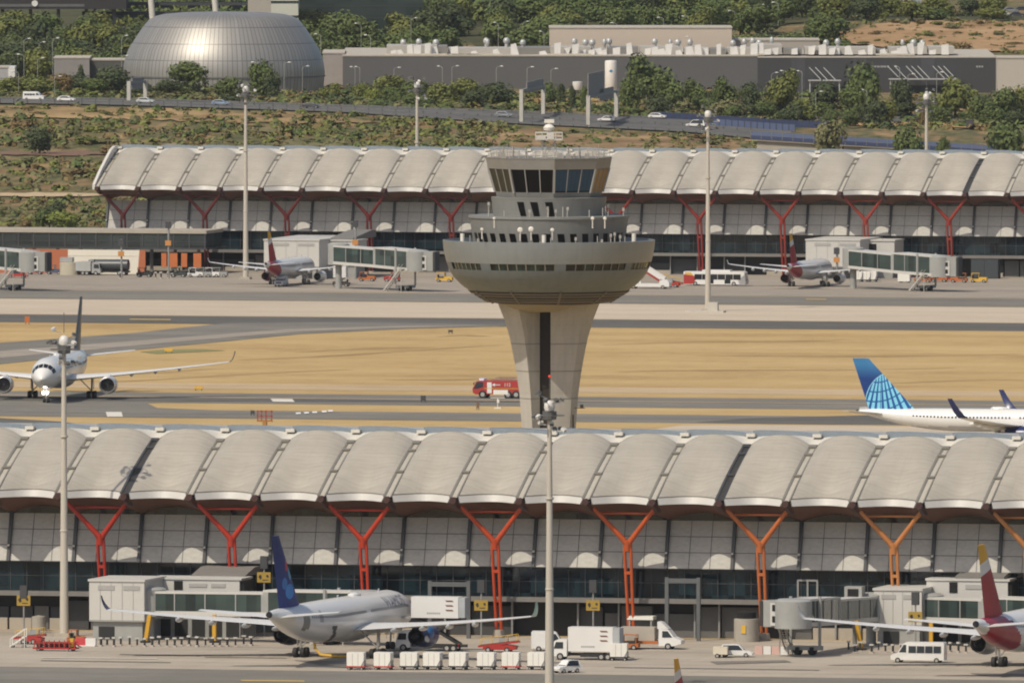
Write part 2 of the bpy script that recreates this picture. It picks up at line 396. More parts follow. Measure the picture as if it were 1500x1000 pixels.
# ------------------------------------------------------------------ the two terminals (wave roofs on Y columns)
W = ONY(1445.6, 733, -9.7).x - ONY(86, 719, -9.7).x
W /= 14.0
XN0 = ONY(86, 719, -9.7).x           # a valley node of the near terminal
EY, RY = -9.7, 6.8
def mat_roof():
    m = bpy.data.materials.new('roof_metal'); t = NT(m)
    t.b.inputs['Roughness'].default_value = .38; t.b.inputs['Metallic'].default_value = .25
    c = t.coord(); x = t.xyz(c)
    w_ = t.math('FRACT', t.math('MULTIPLY', x[1], 1.25)); ln = t.math('LESS_THAN', w_, .12)
    n = t.noise(t.mapping(c, (.25, 1.2, .6)), 1.0, 5, .6)
    cc = t.ramp(n, [(.3, (.42,.375,.30)), (.7, (.52,.47,.38))])
    cc = t.mix(t.math('MULTIPLY', ln, .30), cc, (.25,.23,.20))
    oi = t.n("ShaderNodeObjectInfo").outputs['Random']
    vo = t.n("ShaderNodeVectorMath", operation='ADD'); t.l(t.mapping(c, (1.6,.10,.2)), vo.inputs[0])
    cb = t.n("ShaderNodeCombineXYZ"); t.l(t.math('MULTIPLY', oi, 57.0), cb.inputs[0]); t.l(t.math('MULTIPLY', oi, 31.0), cb.inputs[1]); t.l(cb.outputs[0], vo.inputs[1])
    st = t.step(t.noise(vo.outputs[0], 1.0, 5, .65), .52, .78); cc = t.mix(t.math('MULTIPLY', st, .22), cc, (.26,.24,.20))
    cc = t.mix(t.math('MULTIPLY', oi, .20), cc, (.33,.31,.27))
    t.col(cc); return m
ROOF = mat_roof()
FASC = M('fascia_metal', (.55,.53,.49), .6, 0, var=.08)
CAPM = M('ridge_white', (.56,.53,.465), .5, var=.1)
RAILM = M('gutter_grey', (.17,.16,.135), .6, var=.2)
SKYL = M('skylight_glazing', (.42,.385,.315), .25, var=.15)
SKYD = M('skylight_open', (.035,.033,.028), .6, var=.3)
BLUEG = M('ridge_glazing', (.20,.235,.27), .2, var=.15)
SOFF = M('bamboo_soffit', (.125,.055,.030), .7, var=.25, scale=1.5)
NODE = M('node_steel', (.055,.022,.017), .5)
PANEL = None
def mat_panel():
    m = bpy.data.materials.new('facade_panel'); t = NT(m)
    t.b.inputs['Roughness'].default_value = .6
    c = t.coord(); n = t.noise(t.mapping(c, (1.2,1,2.5)), 1.0, 5, .65)
    x = t.xyz(c)
    cell = t.n("ShaderNodeTexWhiteNoise", noise_dimensions='3D')
    fl = t.n("ShaderNodeVectorMath", operation='FLOOR'); t.l(t.mapping(c, (.33,.0,.48), (.1,.2,.1)), fl.inputs[0]); t.l(fl.outputs[0], cell.inputs[0])
    a = t.ramp(n, [(.3, (.36,.345,.31)), (.7, (.47,.45,.405))])
    t.col(t.mix(t.math('MULTIPLY', cell.outputs[0], .22), a, (.34,.33,.30))); return m
PANEL = mat_panel()
MULL = M('mullion_dark', (.025,.026,.028), .4)
JOINT = M('panel_joint', (.10,.10,.095), .6)
def mat_glass(name, lo, hi, cw, ch, rough=.08):
    m = bpy.data.materials.new(name); t = NT(m); t.b.inputs['Roughness'].default_value = rough
    t.b.inputs['Specular IOR Level'].default_value = .5
    c = t.coord(); cell = t.n("ShaderNodeTexWhiteNoise", noise_dimensions='3D')
    fl = t.n("ShaderNodeVectorMath", operation='FLOOR'); t.l(t.mapping(c, (1/cw,0,1/ch), (.13,.5,.17)), fl.inputs[0]); t.l(fl.outputs[0], cell.inputs[0])
    n = t.noise(t.mapping(c, (.1,.1,.35)), 1, 4)
    f = t.math('ADD', t.math('MULTIPLY', cell.outputs[0], .5), t.math('MULTIPLY', n, .6))
    t.col(t.ramp(f, [(.3, lo), (.85, hi)])); return m
GLASS = mat_glass('curtain_glass', (.002,.004,.006), (.014,.030,.038), 2.3, 2.1)
CLER = mat_glass('clerestory_glass', (.004,.006,.009), (.03,.04,.045), 1.6, 1.0)
SLAB = M('slab_grey', (.17,.16,.145), .7)
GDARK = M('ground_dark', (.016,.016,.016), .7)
GREYP = M('grey_cladding', (.11,.11,.105), .6)
GREYD = M('dark_cladding', (.045,.046,.048), .6)
CONCW = M('wall_concrete', (.36,.32,.26), .85)
STEELG = M('grey_steel', (.24,.24,.23), .5)

def s_(t): return t + .035*math.sin(math.pi*min(1, t))
def zc(t): return 19.4 + 8.0*s_(t) if t <= 1 else 27.4
def amp(t): return .12 + 1.25*t if t <= 1 else 1.37*max(0, 1-(t-1)/.25)
VW = W-1.15
SCAL = 3.5
def ey(u): return EY + SCAL*max(0, math.cos(math.pi*max(-.5, min(.5, u))))**1.5     # the eave is scalloped in plan
def roof_z(u, t): return zc(t) - amp(t)*abs(2*u)**2.3      # u in -.5..5 across one bay
def mesh_vault():
    mb = MB(); nu, nt = 18, 14; vs = []
    for j in range(nt+1):
        t = j/nt
        for i in range(nu+1):
            u = -.5+i/nu; e = ey(u*VW/W); y = e+(RY-e)*t; vs.append((W/2+u*VW, y, roof_z(u, t)))
    mb.add(vs, [(j*(nu+1)+i, j*(nu+1)+i+1, (j+1)*(nu+1)+i+1, (j+1)*(nu+1)+i) for j in range(nt) for i in range(nu)])
    # turned-down side edges so that the vault has thickness
    for i in (0, nu):
        e = [vs[j*(nu+1)+i] for j in range(nt+1)]
        e2 = [(x, y, z-.55) for x, y, z in e]
        mb.add(e+e2, [(j, j+1, nt+2+j, nt+1+j) for j in range(nt)])
    return mb.mesh('roof_vault', ROOF, smooth=35)
def mesh_cap():
    mb = MB(); nu = 18; vs = []; ts = [1.0, 1.06, 1.12, 1.18, 1.25]
    for t in ts:
        for i in range(nu+1):
            u = -.5+i/nu; uv = max(-.5, min(.5, u*W/VW)); vs.append((W/2+u*W, EY+(RY-EY)*t-.03, roof_z(uv, t)+.02-.35*(t-1)/.25*(1-abs(2*uv)**1.5)))
    mb.add(vs, [(j*(nu+1)+i, j*(nu+1)+i+1, (j+1)*(nu+1)+i+1, (j+1)*(nu+1)+i) for j in range(len(ts)-1) for i in range(nu)])
    mb.box(W/2-.6, W/2+.6, 7.0, 8.2, 27.0, 27.3); mb.box(-.6, .6, 8.6, 9.3, 27.0, 27.45)
    return mb.mesh('ridge_cap', CAPM, smooth=35)
def mesh_ridge_glass():
    mb = MB(); pts = []
    for i in range(9):
        q = i/8; x = .2+q*(W-.4); h = .62-.42*q+.18*math.sin(math.pi*q); pts.append((x, 27.2+h))
    mb.prism([(.2, 27.0)] + pts + [(W-.2, 27.0)], RY+2.6, RY+4.6, 'y')
    return mb.mesh('ridge_skylight', BLUEG, smooth=20)
def mesh_groove(dark):
    mb = MB(); nt = 10
    for j in range(nt):
        t0, t1 = j/nt*.965, (j+1)/nt*.965
        y0, y1 = EY+(RY-EY)*t0, EY+(RY-EY)*t1; z0, z1 = roof_z(.5, t0)-.12, roof_z(.5, t1)-.12
        mb.add([(-.6,y0,z0),(.6,y0,z0),(.6,y1,z1),(-.6,y1,z1)], [(0,1,2,3)], 0)
        for sx in (-.47, .50):
            wd = .17 if sx < 0 else .09
            mb.add([(sx-wd,y0,z0+.02),(sx+wd,y0,z0+.02),(sx+wd,y1,z1+.02),(sx-wd,y1,z1+.02),
                    (sx-wd,y0,z0+.13),(sx+wd,y0,z0+.13),(sx+wd,y1,z1+.13),(sx-wd,y1,z1+.13)],
                   [(4,5,6,7),(0,1,5,4),(1,2,6,5),(3,0,4,7)], 1)
    for t in (.40, .80, .965):
        y = EY+(RY-EY)*t; z = roof_z(.5, t)
        mb.obox((.02, y, z+.02), (1.05, .5 if t < .9 else .8, .3), 0, 1, rx=.4)
    return mb.mesh('skylight', [SKYD if dark else SKYL, GREYD if dark else RAILM], smooth=False)
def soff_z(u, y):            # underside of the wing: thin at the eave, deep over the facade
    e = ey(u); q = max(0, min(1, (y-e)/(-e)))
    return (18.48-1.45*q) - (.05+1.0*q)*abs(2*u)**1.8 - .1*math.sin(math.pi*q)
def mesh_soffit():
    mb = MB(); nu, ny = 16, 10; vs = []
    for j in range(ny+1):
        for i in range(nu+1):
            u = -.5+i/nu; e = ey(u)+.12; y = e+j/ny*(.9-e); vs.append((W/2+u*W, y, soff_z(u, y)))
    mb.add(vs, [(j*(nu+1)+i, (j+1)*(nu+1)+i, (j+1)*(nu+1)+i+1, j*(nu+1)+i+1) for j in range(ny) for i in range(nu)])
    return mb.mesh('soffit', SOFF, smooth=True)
def mesh_fascia():
    mb = MB(); n = 12; vs = []
    x0, x1 = .55, W-.45
    for i in range(n+1):
        q = i/n; x = x0+(x1-x0)*q; u = (x-W/2)/W; e = ey(u)
        zt = roof_z(u, 0)+.02; zb = 18.46+.05*math.sin(math.pi*q)
        vs += [(x, e-.05, zt), (x+(.42 if i == 0 else (-.42 if i == n else 0)), e-.35, zb), (x, e+.35, zt-.02), (x, e+.35, zb)]
    g = [(x, y+.12, z+.16) for x, y, z in vs[::4]]; g0 = [(x, y+.1, z-.1) for x, y, z in vs[::4]]; g1 = [(x, y+.3, z+.16) for x, y, z in vs[::4]]
    fs = []
    for i in range(n):
        a, b = i*4, i*4+4
        fs += [(a,a+1,b+1,b),(a+2,b+2,b+3,a+3),(a,b,b+2,a+2),(a+1,a+3,b+3,b+1)]
    fs += [(0,2,3,1),(n*4,n*4+1,n*4+3,n*4+2)]
    mb.add(vs, fs)
    k = n+1; mb.add(g0+g+g1, [(i, i+1, k+i+1, k+i) for i in range(n)]+[(k+i, k+i+1, 2*k+i+1, 2*k+i) for i in range(n)], 1)
    return mb.mesh('fascia', [FASC, RAILM], smooth=30)
def mesh_node():
    mb = MB(); mb.lathe([(.05,-.5),(.42,-.5),(.5,-.3),(.5,.5),(.3,.6),(.02,.6)], 12, (0, EY-.1, 18.75), 'y')
    mb.tube([(0,EY,18.6),(0,EY+1.6,18.0),(0,-6.3,17.6)], [.42,.5,.4], 6)
    return mb.mesh('eave_node', NODE, smooth=40)
FZ0, FZ1 = 9.55, 15.95
def fy(z): return -2.1*((FZ1-z)/(FZ1-FZ0))**1.0
def mesh_panels():
    mb = MB()
    def quad(x0, x1, z0, z1, off, mi):
        mb.add([(x0, fy(z0)-off, z0), (x1, fy(z0)-off, z0), (x1, fy(z1)-off, z1), (x0, fy(z1)-off, z1)], [(0,1,2,3)], mi)
    quad(.22, W-.22, FZ0, FZ1, 0, 0)
    for k in (1, 2): quad(.22, W-.22, FZ0+(FZ1-FZ0)*k/3-.05, FZ0+(FZ1-FZ0)*k/3+.05, .02, 1)
    for k in (1, 2): 
        x = .22+(W-.44)*k/3; quad(x-.05, x+.05, FZ0, FZ1, .023, 1)
    mb.box(.22, W-.22, fy(FZ0)+.01, fy(FZ0)+.4, FZ0-.14, FZ0-.01, 2)
    return mb.mesh('facade_panel', [PANEL, JOINT, MULL])
def mesh_mullion():
    mb = MB(); mb.add([], [])
    mb.bar((0, fy(FZ0)-.12, FZ0-.1), (0, fy(FZ1)-.12, FZ1+.9), .44, .5)
    mb.box(-.14, .14, fy(11.6)-.75, fy(11.6)-.3, 11.5, 11.75, 1)
    return mb.mesh('mullion', [MULL, CAPM])
def mesh_ycolumn(mat):
    mb = MB(); J = Vector((0, -5.05, 13.1))
    for sx in (-1, 1):
        mb.tube([J+Vector((sx*.1,0,-.2)), J+Vector((sx*.75,-.2,.65)), (sx*(W/2-.35), -7.2, 17.9)], [.42,.38,.27], 8)
        mb.tube([J+Vector((sx*.35,0,.1)), J+Vector((sx*.42,.1,-1.2)), (sx*.34, -2.9, .9)], [.26,.24,.22], 8)
    mb.tube([J+Vector((0,-.1,.35)), J+Vector((0,.1,-1.1))], [.5,.42], 8)
    mb.bar((0, -4.6,9.2), (0,-4.55,8.8), .8, .15); mb.bar((0,-3.65,5.2), (0,-3.6,4.8), .8, .15); mb.bar((0,-3.1,2.4),(0,-3.08,2.0), .8, .15)
    mb.tube([(-W/2+.9,-5.2,17.1),(W/2-.9,-5.2,17.1)], .16, 8)
    return mb.mesh('y_column', mat, smooth=50)
def mesh_ped():
    mb = MB(); mb.lathe([(.9,0),(.75,1.0),(.01,1.0)], 12, (0,-2.85,0)); return mb.mesh('pedestal', CONCW, smooth=40)
ME = dict(vault=mesh_vault(), cap=mesh_cap(), rg=mesh_ridge_glass(), gr=mesh_groove(False), grd=mesh_groove(True), sof=mesh_soffit(),
          fas=mesh_fascia(), node=mesh_node(), pan=mesh_panels(), mul=mesh_mullion(), ped=mesh_ped())
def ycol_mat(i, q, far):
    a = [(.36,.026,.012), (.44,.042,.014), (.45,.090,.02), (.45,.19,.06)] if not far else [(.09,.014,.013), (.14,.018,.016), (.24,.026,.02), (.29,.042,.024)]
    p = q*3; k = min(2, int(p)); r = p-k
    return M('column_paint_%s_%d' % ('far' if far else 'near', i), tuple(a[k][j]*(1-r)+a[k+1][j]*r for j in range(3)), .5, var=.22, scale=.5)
def terminal(label, x0, y0, z0, nb, col_first, dark_grooves, far):
    T = thing('terminal_building', label, 'terminal', (x0, y0, z0))
    L = nb*W
    for i in range(nb):
        x = i*W
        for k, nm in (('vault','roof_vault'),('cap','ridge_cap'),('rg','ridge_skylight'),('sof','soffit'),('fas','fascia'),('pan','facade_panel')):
            link_mesh(nm, ME[k], T, (x,0,0))
    for i in range(nb+1):
        x = i*W
        link_mesh('skylight', ME['grd' if i in dark_grooves else 'gr'], T, (x,0,0))
        link_mesh('eave_node', ME['node'], T, (x,0,0)); link_mesh('mullion', ME['mul'], T, (x,0,0))
    cols = list(range(col_first, nb, 2))
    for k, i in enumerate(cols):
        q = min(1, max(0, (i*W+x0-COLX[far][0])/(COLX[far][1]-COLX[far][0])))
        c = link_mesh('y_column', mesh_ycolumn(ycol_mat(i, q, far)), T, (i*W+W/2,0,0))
        link_mesh('pedestal', ME['ped'], c)
    xs_ = W if far else -.2
    b = MB(); b.box(xs_, L+.2, .05, .3, FZ1+.02, 17.6); b.build('clerestory', CLER, T)
    b = MB(); yg = -.9
    b.box(0, L, yg, yg+.2, 5.45, FZ0+.4, 0)
    i = 0; x = 0
    while x < L:
        b.box(x-.05, x+.05, yg-.1, yg-.002, 5.5, FZ0-.16, 1); x += 2.31
    for z in (7.5,): b.box(0, L, yg-.08, yg-.004, z-.04, z+.04, 1)
    b.build('curtain_wall', [GLASS, GREYD], T)
    b = MB(); b.box(0, L, -1.6, 24, 4.75, 5.4); b.build('floor_slab', SLAB, T)
    # ground floor: recessed wall with openings and panels
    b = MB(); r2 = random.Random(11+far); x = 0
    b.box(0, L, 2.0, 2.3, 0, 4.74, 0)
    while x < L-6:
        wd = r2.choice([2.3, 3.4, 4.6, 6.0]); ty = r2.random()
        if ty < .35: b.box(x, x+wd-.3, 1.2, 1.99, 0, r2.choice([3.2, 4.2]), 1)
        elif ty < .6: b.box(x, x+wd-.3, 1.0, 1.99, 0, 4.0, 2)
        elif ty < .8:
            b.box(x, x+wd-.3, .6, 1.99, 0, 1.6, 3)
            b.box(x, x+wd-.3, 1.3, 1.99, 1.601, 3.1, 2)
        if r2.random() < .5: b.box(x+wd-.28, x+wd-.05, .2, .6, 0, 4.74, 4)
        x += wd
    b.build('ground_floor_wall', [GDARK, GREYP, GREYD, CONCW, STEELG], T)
    b = MB(); b.box(max(0,xs_), L, 22, 22.4, 0, 18.4)
    b.box(max(0,xs_), L, .32, 21.9, 16.3, 16.6); b.build('rear_wall', GREYP, T)
    b = MB(); prof = [(RY+4.12, 27.35), (14, 26.6), (25, 27.2), (33, 24.5), (41, 19.4), (41, 18.5), (33, 17.6), (22.5, 17.6), (14, 17.9), (RY+4.12, 18.1)]
    b.prism(prof, 0, L, 'x'); b.build('rear_roof', ROOF, T)
    if far:      # gable end: edge of the end vault and the curved end screen
        b = MB(); b.prism([(-9.8,18.5),(-9.8,19.6),(-5,22.4),(0,24.9),(4,26.8),(7,27.6),(11,27.6),(11,18),(0,17.6)], -1.0, -.4, 'x'); b.build('gable_fascia', FASC, T)
        b = MB(); b.prism([(.35,0),(.35,FZ1),(22,16.2),(22,0)], W, W+.3, 'x'); b.build('end_wall', PANEL, T)
    else:
        for xx in (-.5, L+.1):
            b = MB(); b.prism([(-1,0),(-2.1,9.5),(0,16),(0,18),(22,18),(22,0)], xx, xx+.4, 'x'); b.build('end_wall', PANEL, T)
    return T
nleft = 4
x0 = XN0 - nleft*W
COLX = {False: (ONY(148,785,-5).x, ONY(1310,799,-5).x), True: None}
near = terminal('long grey wave-roofed satellite terminal with orange Y columns behind the parked jets', x0, 0, 0, 23, 4, (5, 14), False)
FY_ = AT(750, 400, 4006).y
xl = ONY(142, 283, FY_-9.7).x
COLX[True] = (xl, ONY(1394, 320, FY_).x)
a_, b_ = ONY(1168, 848, -1.0), ONY(1199, 876, -1.0)
b = MB(); xa, xb, za, zb_ = a_.x-x0, b_.x-x0, b_.z, a_.z
for q0, q1, r0, r1 in ((xa,xb,za,za+.25),(xa,xb,zb_-.25,zb_),(xa,xa+.25,za+.252,zb_-.252),(xb-.25,xb,za+.252,zb_-.252),((xa+xb)/2-.12,(xa+xb)/2+.12,za+.252,zb_-.252)): b.box(q0,q1,-1.25,-1.02,r0,r1)
b.build('window_frame', STEELG, near)
far = terminal('distant wave-roofed terminal with red Y columns beyond the airfield', xl, FY_, -.7, 31, 0, (21,), True)
# ------------------------------------------------------------------ control tower
DT = 2750.0
TB = AT(804, 790, DT); TB.z = 0
TW = thing('control_tower', 'tall concrete airport control tower with wide grey bowl under a glazed octagonal cab', 'control tower', TB, THETA)
def tz(py): return HCAM-(py-HOR)*DT/FOC
def tr(px): return px*DT/FOC
TCONC = stained('tower_concrete', (.42,.40,.355), .85, 0, .35, .7)
TMETAL = stained('tower_cladding', (.152,.180,.198), .5, .25, .3)
TDARK = M('tower_recess', (.035,.028,.022), .9)
TRIM = stained('rim_cladding', (.25,.275,.285), .42, .4, .25)
TWALL = stained('tower_wall', (.195,.198,.185), .65, 0, .4)
TGLASS = mat_glass('tower_glass', (.004,.006,.006), (.02,.05,.04), 1.3, 3.0)
CABG = M('cab_glass', (.003,.003,.003), .35, var=0, spec=.15)
# flared shaft: two folded concrete legs either side of a dark lift slot
flare = [(0,3.75),(17,3.95),(23,4.4),(26,4.8),(28.8,5.3),(31.5,5.85),(34,6.6),(36.9,7.75)]
def leg(side):
    rings = []
    for z, r in flare:
        q = r/7.75
        if side < 0: pts = [(-r,1.0*q), (-r*.62,-4.4*q), (-1.35,-.9-.3*q), (-1.35,2.6), (-r*.5,4.2*q)]
        else: pts = [(.25,-2.9*q-.6), (r*.77,-1.9*q), (r,2.0*q), (r*.5,4.2*q), (.25,2.6)]
        rings.append([(x, y, z) for x, y in pts])
    mb = MB(); mb.loft(rings, 0); return mb
for sd in (-1, 1):
    o = leg(sd).build('shaft_leg', TCONC, TW)
    b = MB()     # casting joints
    for z in (8, 17.5, 22.4, 26.5, 30.6):
        i = max(k for k in range(len(flare)) if flare[k][0] <= z); q0 = (z-flare[i][0])/(flare[i+1][0]-flare[i][0]); r = flare[i][1]*(1-q0)+flare[i+1][1]*q0+.02; q = r/7.75
        if sd < 0: pts = [(-r,1.0*q), (-r*.62,-4.4*q-.02), (-1.34,-.93-.3*q)]
        else: pts = [(.24,-2.9*q-.63), (r*.77,-1.9*q-.02), (r+.01,2.0*q)]
        b.add([(x,y,z-.05) for x,y in pts]+[(x,y,z+.05) for x,y in pts], [(0,1,4,3),(1,2,5,4)])
    b.build('casting_joint', RAILM, o)
b = MB(); b.box(-1.35, .25, -.6, 2.4, 0, 36.8)
for z in range(3, 36, 3): b.box(-1.3, .2, -.72, -.6, z, z+.12)
b.build('lift_slot', TDARK, TW)
b = MB(); b.tube([(3.6,-1.5,0),(3.6,-1.55,20)], .14, 6); b.obox((4.6,-1.5,21.0),(1.6,.2,.12)); b.obox((4.9,-1.5,21.3),(.5,.2,.5)); b.build('service_pipe', TDARK, TW)
# bowl
prof = [(7.2,36.55),(9.2,36.8),(10.7,37.6),(12.0,38.55)]
b = MB(); b.lathe(prof, 72, mi=0)
for k in range(4):
    z = 36.95+k*.40; i = k
    r = 9.35+k*.66; b.lathe([(r,z),(r+.35,z-.02),(r+.5,z+.2)], 72, mi=1)
for k in range(10):
    a = math.pi*2*k/10+.46; b.bar((9.25*math.cos(a),9.25*math.sin(a),36.75),(12.15*math.cos(a),12.15*math.sin(a),38.55), .3, .25, mi=1)
b.build('louvre_ring', [TDARK, M('louvre', (.13,.125,.11), .6)], TW, smooth=30)
prof = [(11.95,38.55),(13.1,39.4),(14.05,40.35),(14.6,41.1),(14.97,41.88)]
b = MB(); b.lathe(prof, 96); bowl = b.build('bowl', TMETAL, TW, smooth=40)
b = MB(); b.lathe([(.01,35.3),(2.2,35.4),(4.0,35.85),(5.6,36.6),(5.8,37.2)], 48, (-1.3,-2.4,.0)); b.build('bowl_underside', M('dish_cream', (.27,.25,.20), .8), TW, smooth=40)
b = MB(); b.lathe([(15.32,42.86),(15.55,43.8),(15.75,44.9),(15.85,46.05),(15.6,46.1),(15.3,44.6),(14.2,42.9)], 96); b.build('bowl_rim', TRIM, TW, smooth=40)
# window band of the bowl: glazed stretches separated by solid cladding
def ringband(mb, a0, a1, r0, z0, r1, z1, mi, n=1):
    for k in range(n):
        p, q = a0+(a1-a0)*k/n, a0+(a1-a0)*(k+1)/n
        mb.add([(r0*math.sin(p),-r0*math.cos(p),z0),(r0*math.sin(q),-r0*math.cos(q),z0),(r1*math.sin(q),-r1*math.cos(q),z1),(r1*math.sin(p),-r1*math.cos(p),z1)], [(0,1,2,3)], mi)
spans = [(-72,-42),(-35,3.2),(9.5,49),(54,84)]
w_ = MB(); prev = -180+0; GW = []
for a0, a1 in spans+[(110,150)]:
    ringband(w_, R_(prev), R_(a0), 14.97, 41.88, 15.32, 42.86, 0, max(1, int((a0-prev)/4)))
    n = 7; g = MB(); GW.append(g)
    for k in range(n):
        p = a0+(a1-a0)*k/n; q = a0+(a1-a0)*(k+1)/n
        ringband(g, R_(p), R_(q), 14.8, 41.88, 15.1, 42.86, 0, 2)
        ringband(g, R_(q-.35), R_(q+.35), 14.9, 41.88, 15.25, 42.86, 1)
    ringband(w_, R_(a0-.01), R_(a1), 14.6, 41.86, 14.97, 41.88, 0, 6)
    prev = a1
ringband(w_, R_(prev), R_(180), 14.97, 41.88, 15.32, 42.86, 0, 8)
w_.build('bowl_band', TMETAL, TW, smooth=40); [g.build('bowl_window', [TGLASS, RAILM], TW) for g in GW]
b = MB(); b.lathe([(15.6,45.3),(11.0,45.35)], 64); b.build('bowl_deck', SLAB, TW)
# lower drum with slanted windows
b = MB(); b.lathe([(11.2,45.36),(11.75,48.6),(11.9,49.35),(12.05,49.4),(12.05,49.72),(8.0,49.75)], 72); b.build('lower_drum', TWALL, TW, smooth=30)
angs = [-70,-62,-55,-45.5,-36,-27,-18,-9,0,10,19.5,29,38.5,48,56.5,64,71]
for a in angs:
    b = MB(); wd = 1.9
    a0 = R_(a-wd*1.5); a1 = R_(a+wd*1.2)
    b.add([(11.30*math.sin(a0),-11.30*math.cos(a0),45.6),(11.30*math.sin(a1),-11.30*math.cos(a1),45.6),(11.60*math.sin(a1-.02),-11.60*math.cos(a1-.02),47.25),(11.60*math.sin(a0-.02),-11.60*math.cos(a0-.02),47.25)], [(0,1,2,3)], 0)
    a2 = a0-.028
    b.add([(11.31*math.sin(a2),-11.31*math.cos(a2),45.6),(11.31*math.sin(a0),-11.31*math.cos(a0),45.6),(11.61*math.sin(a0-.02),-11.61*math.cos(a0-.02),47.25),(11.61*math.sin(a2-.02),-11.61*math.cos(a2-.02),47.25)], [(0,1,2,3)], 1)
    b.build('slit_window', [CABG, M('window_reveal', (.20,.19,.17), .7)], TW)
# upper drum
b = MB(); b.lathe([(8.3,49.76),(8.6,52.3),(8.65,52.45),(7.6,52.5)], 56); b.build('upper_drum', TWALL, TW, smooth=30)
for a in (-27,-12.5,2.5):
    b = MB(); r0, r1 = 8.38, 8.62
    p, q = R_(a-3.2), R_(a+3.2); b.add([(r0*math.sin(p),-r0*math.cos(p),49.8),(r0*math.sin(q),-r0*math.cos(q),49.8),(r1*math.sin(q-.04),-r1*math.cos(q-.04),51.9),(r1*math.sin(p-.06),-r1*math.cos(p-.06),51.9)], [(0,1,2,3)])
    b.build('slit_window', CABG, TW)
# octagonal cab leaning outwards
def octr(R, z, off=5): return [(R*math.sin(R_(off+45*k)), -R*math.cos(R_(off+45*k)), z) for k in range(8)]
b = MB(); b.loft([octr(7.75,52.4), octr(8.05,53.3)]); b.build('cab_base', TWALL, TW)
b = MB(); b.loft([octr(8.0,53.2), octr(9.0,56.7)]); cabi = b.build('cab_glazing', CABG, TW)
lo, hi = octr(8.08,53.2), octr(9.08,56.72)
for k in range(8):
    b = MB()
    b.bar(lo[k], hi[k], .34, .3); b.build('cab_mullion', M('cab_frame', (.30,.29,.27), .5), cabi)
    for j in (1,2):
        b = MB(); q = j/3; p0 = Vector(lo[k])*(1-q)+Vector(lo[(k+1)%8])*q; p1 = Vector(hi[k])*(1-q)+Vector(hi[(k+1)%8])*q; b.bar(p0, p1, .13, .12); b.build('cab_mullion', MAT['cab_frame'], cabi)
def tint_panes(k, nm, rgb, f0, f1, z0=.06):  # flat coloured panels laid over a cab face, giving its panes their colour
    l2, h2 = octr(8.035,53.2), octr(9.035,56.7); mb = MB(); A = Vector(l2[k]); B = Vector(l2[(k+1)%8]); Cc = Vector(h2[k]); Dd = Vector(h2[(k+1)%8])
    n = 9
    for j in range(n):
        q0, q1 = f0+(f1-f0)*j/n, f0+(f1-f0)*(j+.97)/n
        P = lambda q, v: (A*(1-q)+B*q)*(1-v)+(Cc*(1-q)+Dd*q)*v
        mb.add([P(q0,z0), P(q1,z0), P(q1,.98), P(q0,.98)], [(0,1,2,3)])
    o = mb.build('pane_tint', M(nm, rgb, .5, var=.25, scale=.8), cabi); return o
tint_panes(0, 'blue_pane', (.012,.055,.105), .03, .97, .09); tint_panes(1, 'yellow_pane', (.26,.15,.03), .03, .97, .03); tint_panes(6, 'olive_pane', (.022,.022,.010), .03, .97, .03)
b = MB(); b.loft([octr(9.15,56.72), octr(9.38,57.9), octr(9.45,58.25)]); b.build('cab_roof', M('cab_fascia', (.23,.225,.205), .55, .2), TW)
b = MB(); b.loft([octr(9.5,58.26), octr(9.5,58.36)]); b.build('roof_edge', RAILM, TW)
b = MB(); ov = octr(9.1,58.3)
for k in range(8):
    A = Vector(ov[k]); B = Vector(ov[(k+1)%8])
    for j in range(5): p = A.lerp(B, j/5); b.tube([p, p+Vector((0,0,1.25))], .045, 5)
    for h in (.65,1.2): b.tube([A+Vector((0,0,h)), B+Vector((0,0,h))], .035, 5)
b.build('roof_railing', M('rail_light', (.42,.39,.34), .5), TW)
r2 = random.Random(5)
for k in range(22):
    b = MB()
    a = r2.uniform(-math.pi*.5, math.pi*.5)+math.pi*1.5; r = r2.uniform(4, 8.8); x, y = r*math.cos(a), r*math.sin(a); h = r2.uniform(.6, 2.2)
    b.tube([(x,y,58.3),(x,y,58.3+h)], .06 if k % 3 else .14, 5)
    if k % 4 == 0: b.obox((x,y,58.7),(.7,.5,.8))
    b.build('roof_aerial', M('aerial_grey', (.30,.28,.25), .6), TW)
# lattice mast with platform and rotating radar
b = MB()
for x, y in ((-1.1,-1.1),(1.1,-1.1),(1.1,1.1),(-1.1,1.1)):
    b.tube([(x,y,58.3),(x*.8,y*.8,60.9)], .12, 6)
    b.bar((x,y,58.5),(-x*.8,y*.8,60.7), .1)
b.tube([(-.9,-1.0,58.3),(.9,-1.0,60.6)], .09, 5); b.tube([(.9,-1.0,58.3),(-.9,-1.0,60.6)], .09, 5)
b.tube([(-2.4,-1,58.4),(2.2,-1,58.4)], .09, 5)
b.build('mast', M('mast_white', (.55,.52,.46), .5), TW)
b = MB(); b.box(-2.0,2.0,-2.0,2.0,60.9,61.1); 
for h in (61.55, 62.05): 
    for s in (-1,1): b.bar((-2,s*2,h),(2,s*2,h),.1); b.bar((s*2,-2,h),(s*2,2,h),.1)
for x in (-2,-1,0,1,2):
    for y in (-2,2): b.bar((x,y,61.0),(x,y,62.05),.1)
b.box(-.3,.75,-2.08,-2.02,61.05,62.0); b.box(-1.9,-.5,-2.07,-2.02,61.0,61.5)
b.build('mast_platform', MAT['mast_white'], TW)
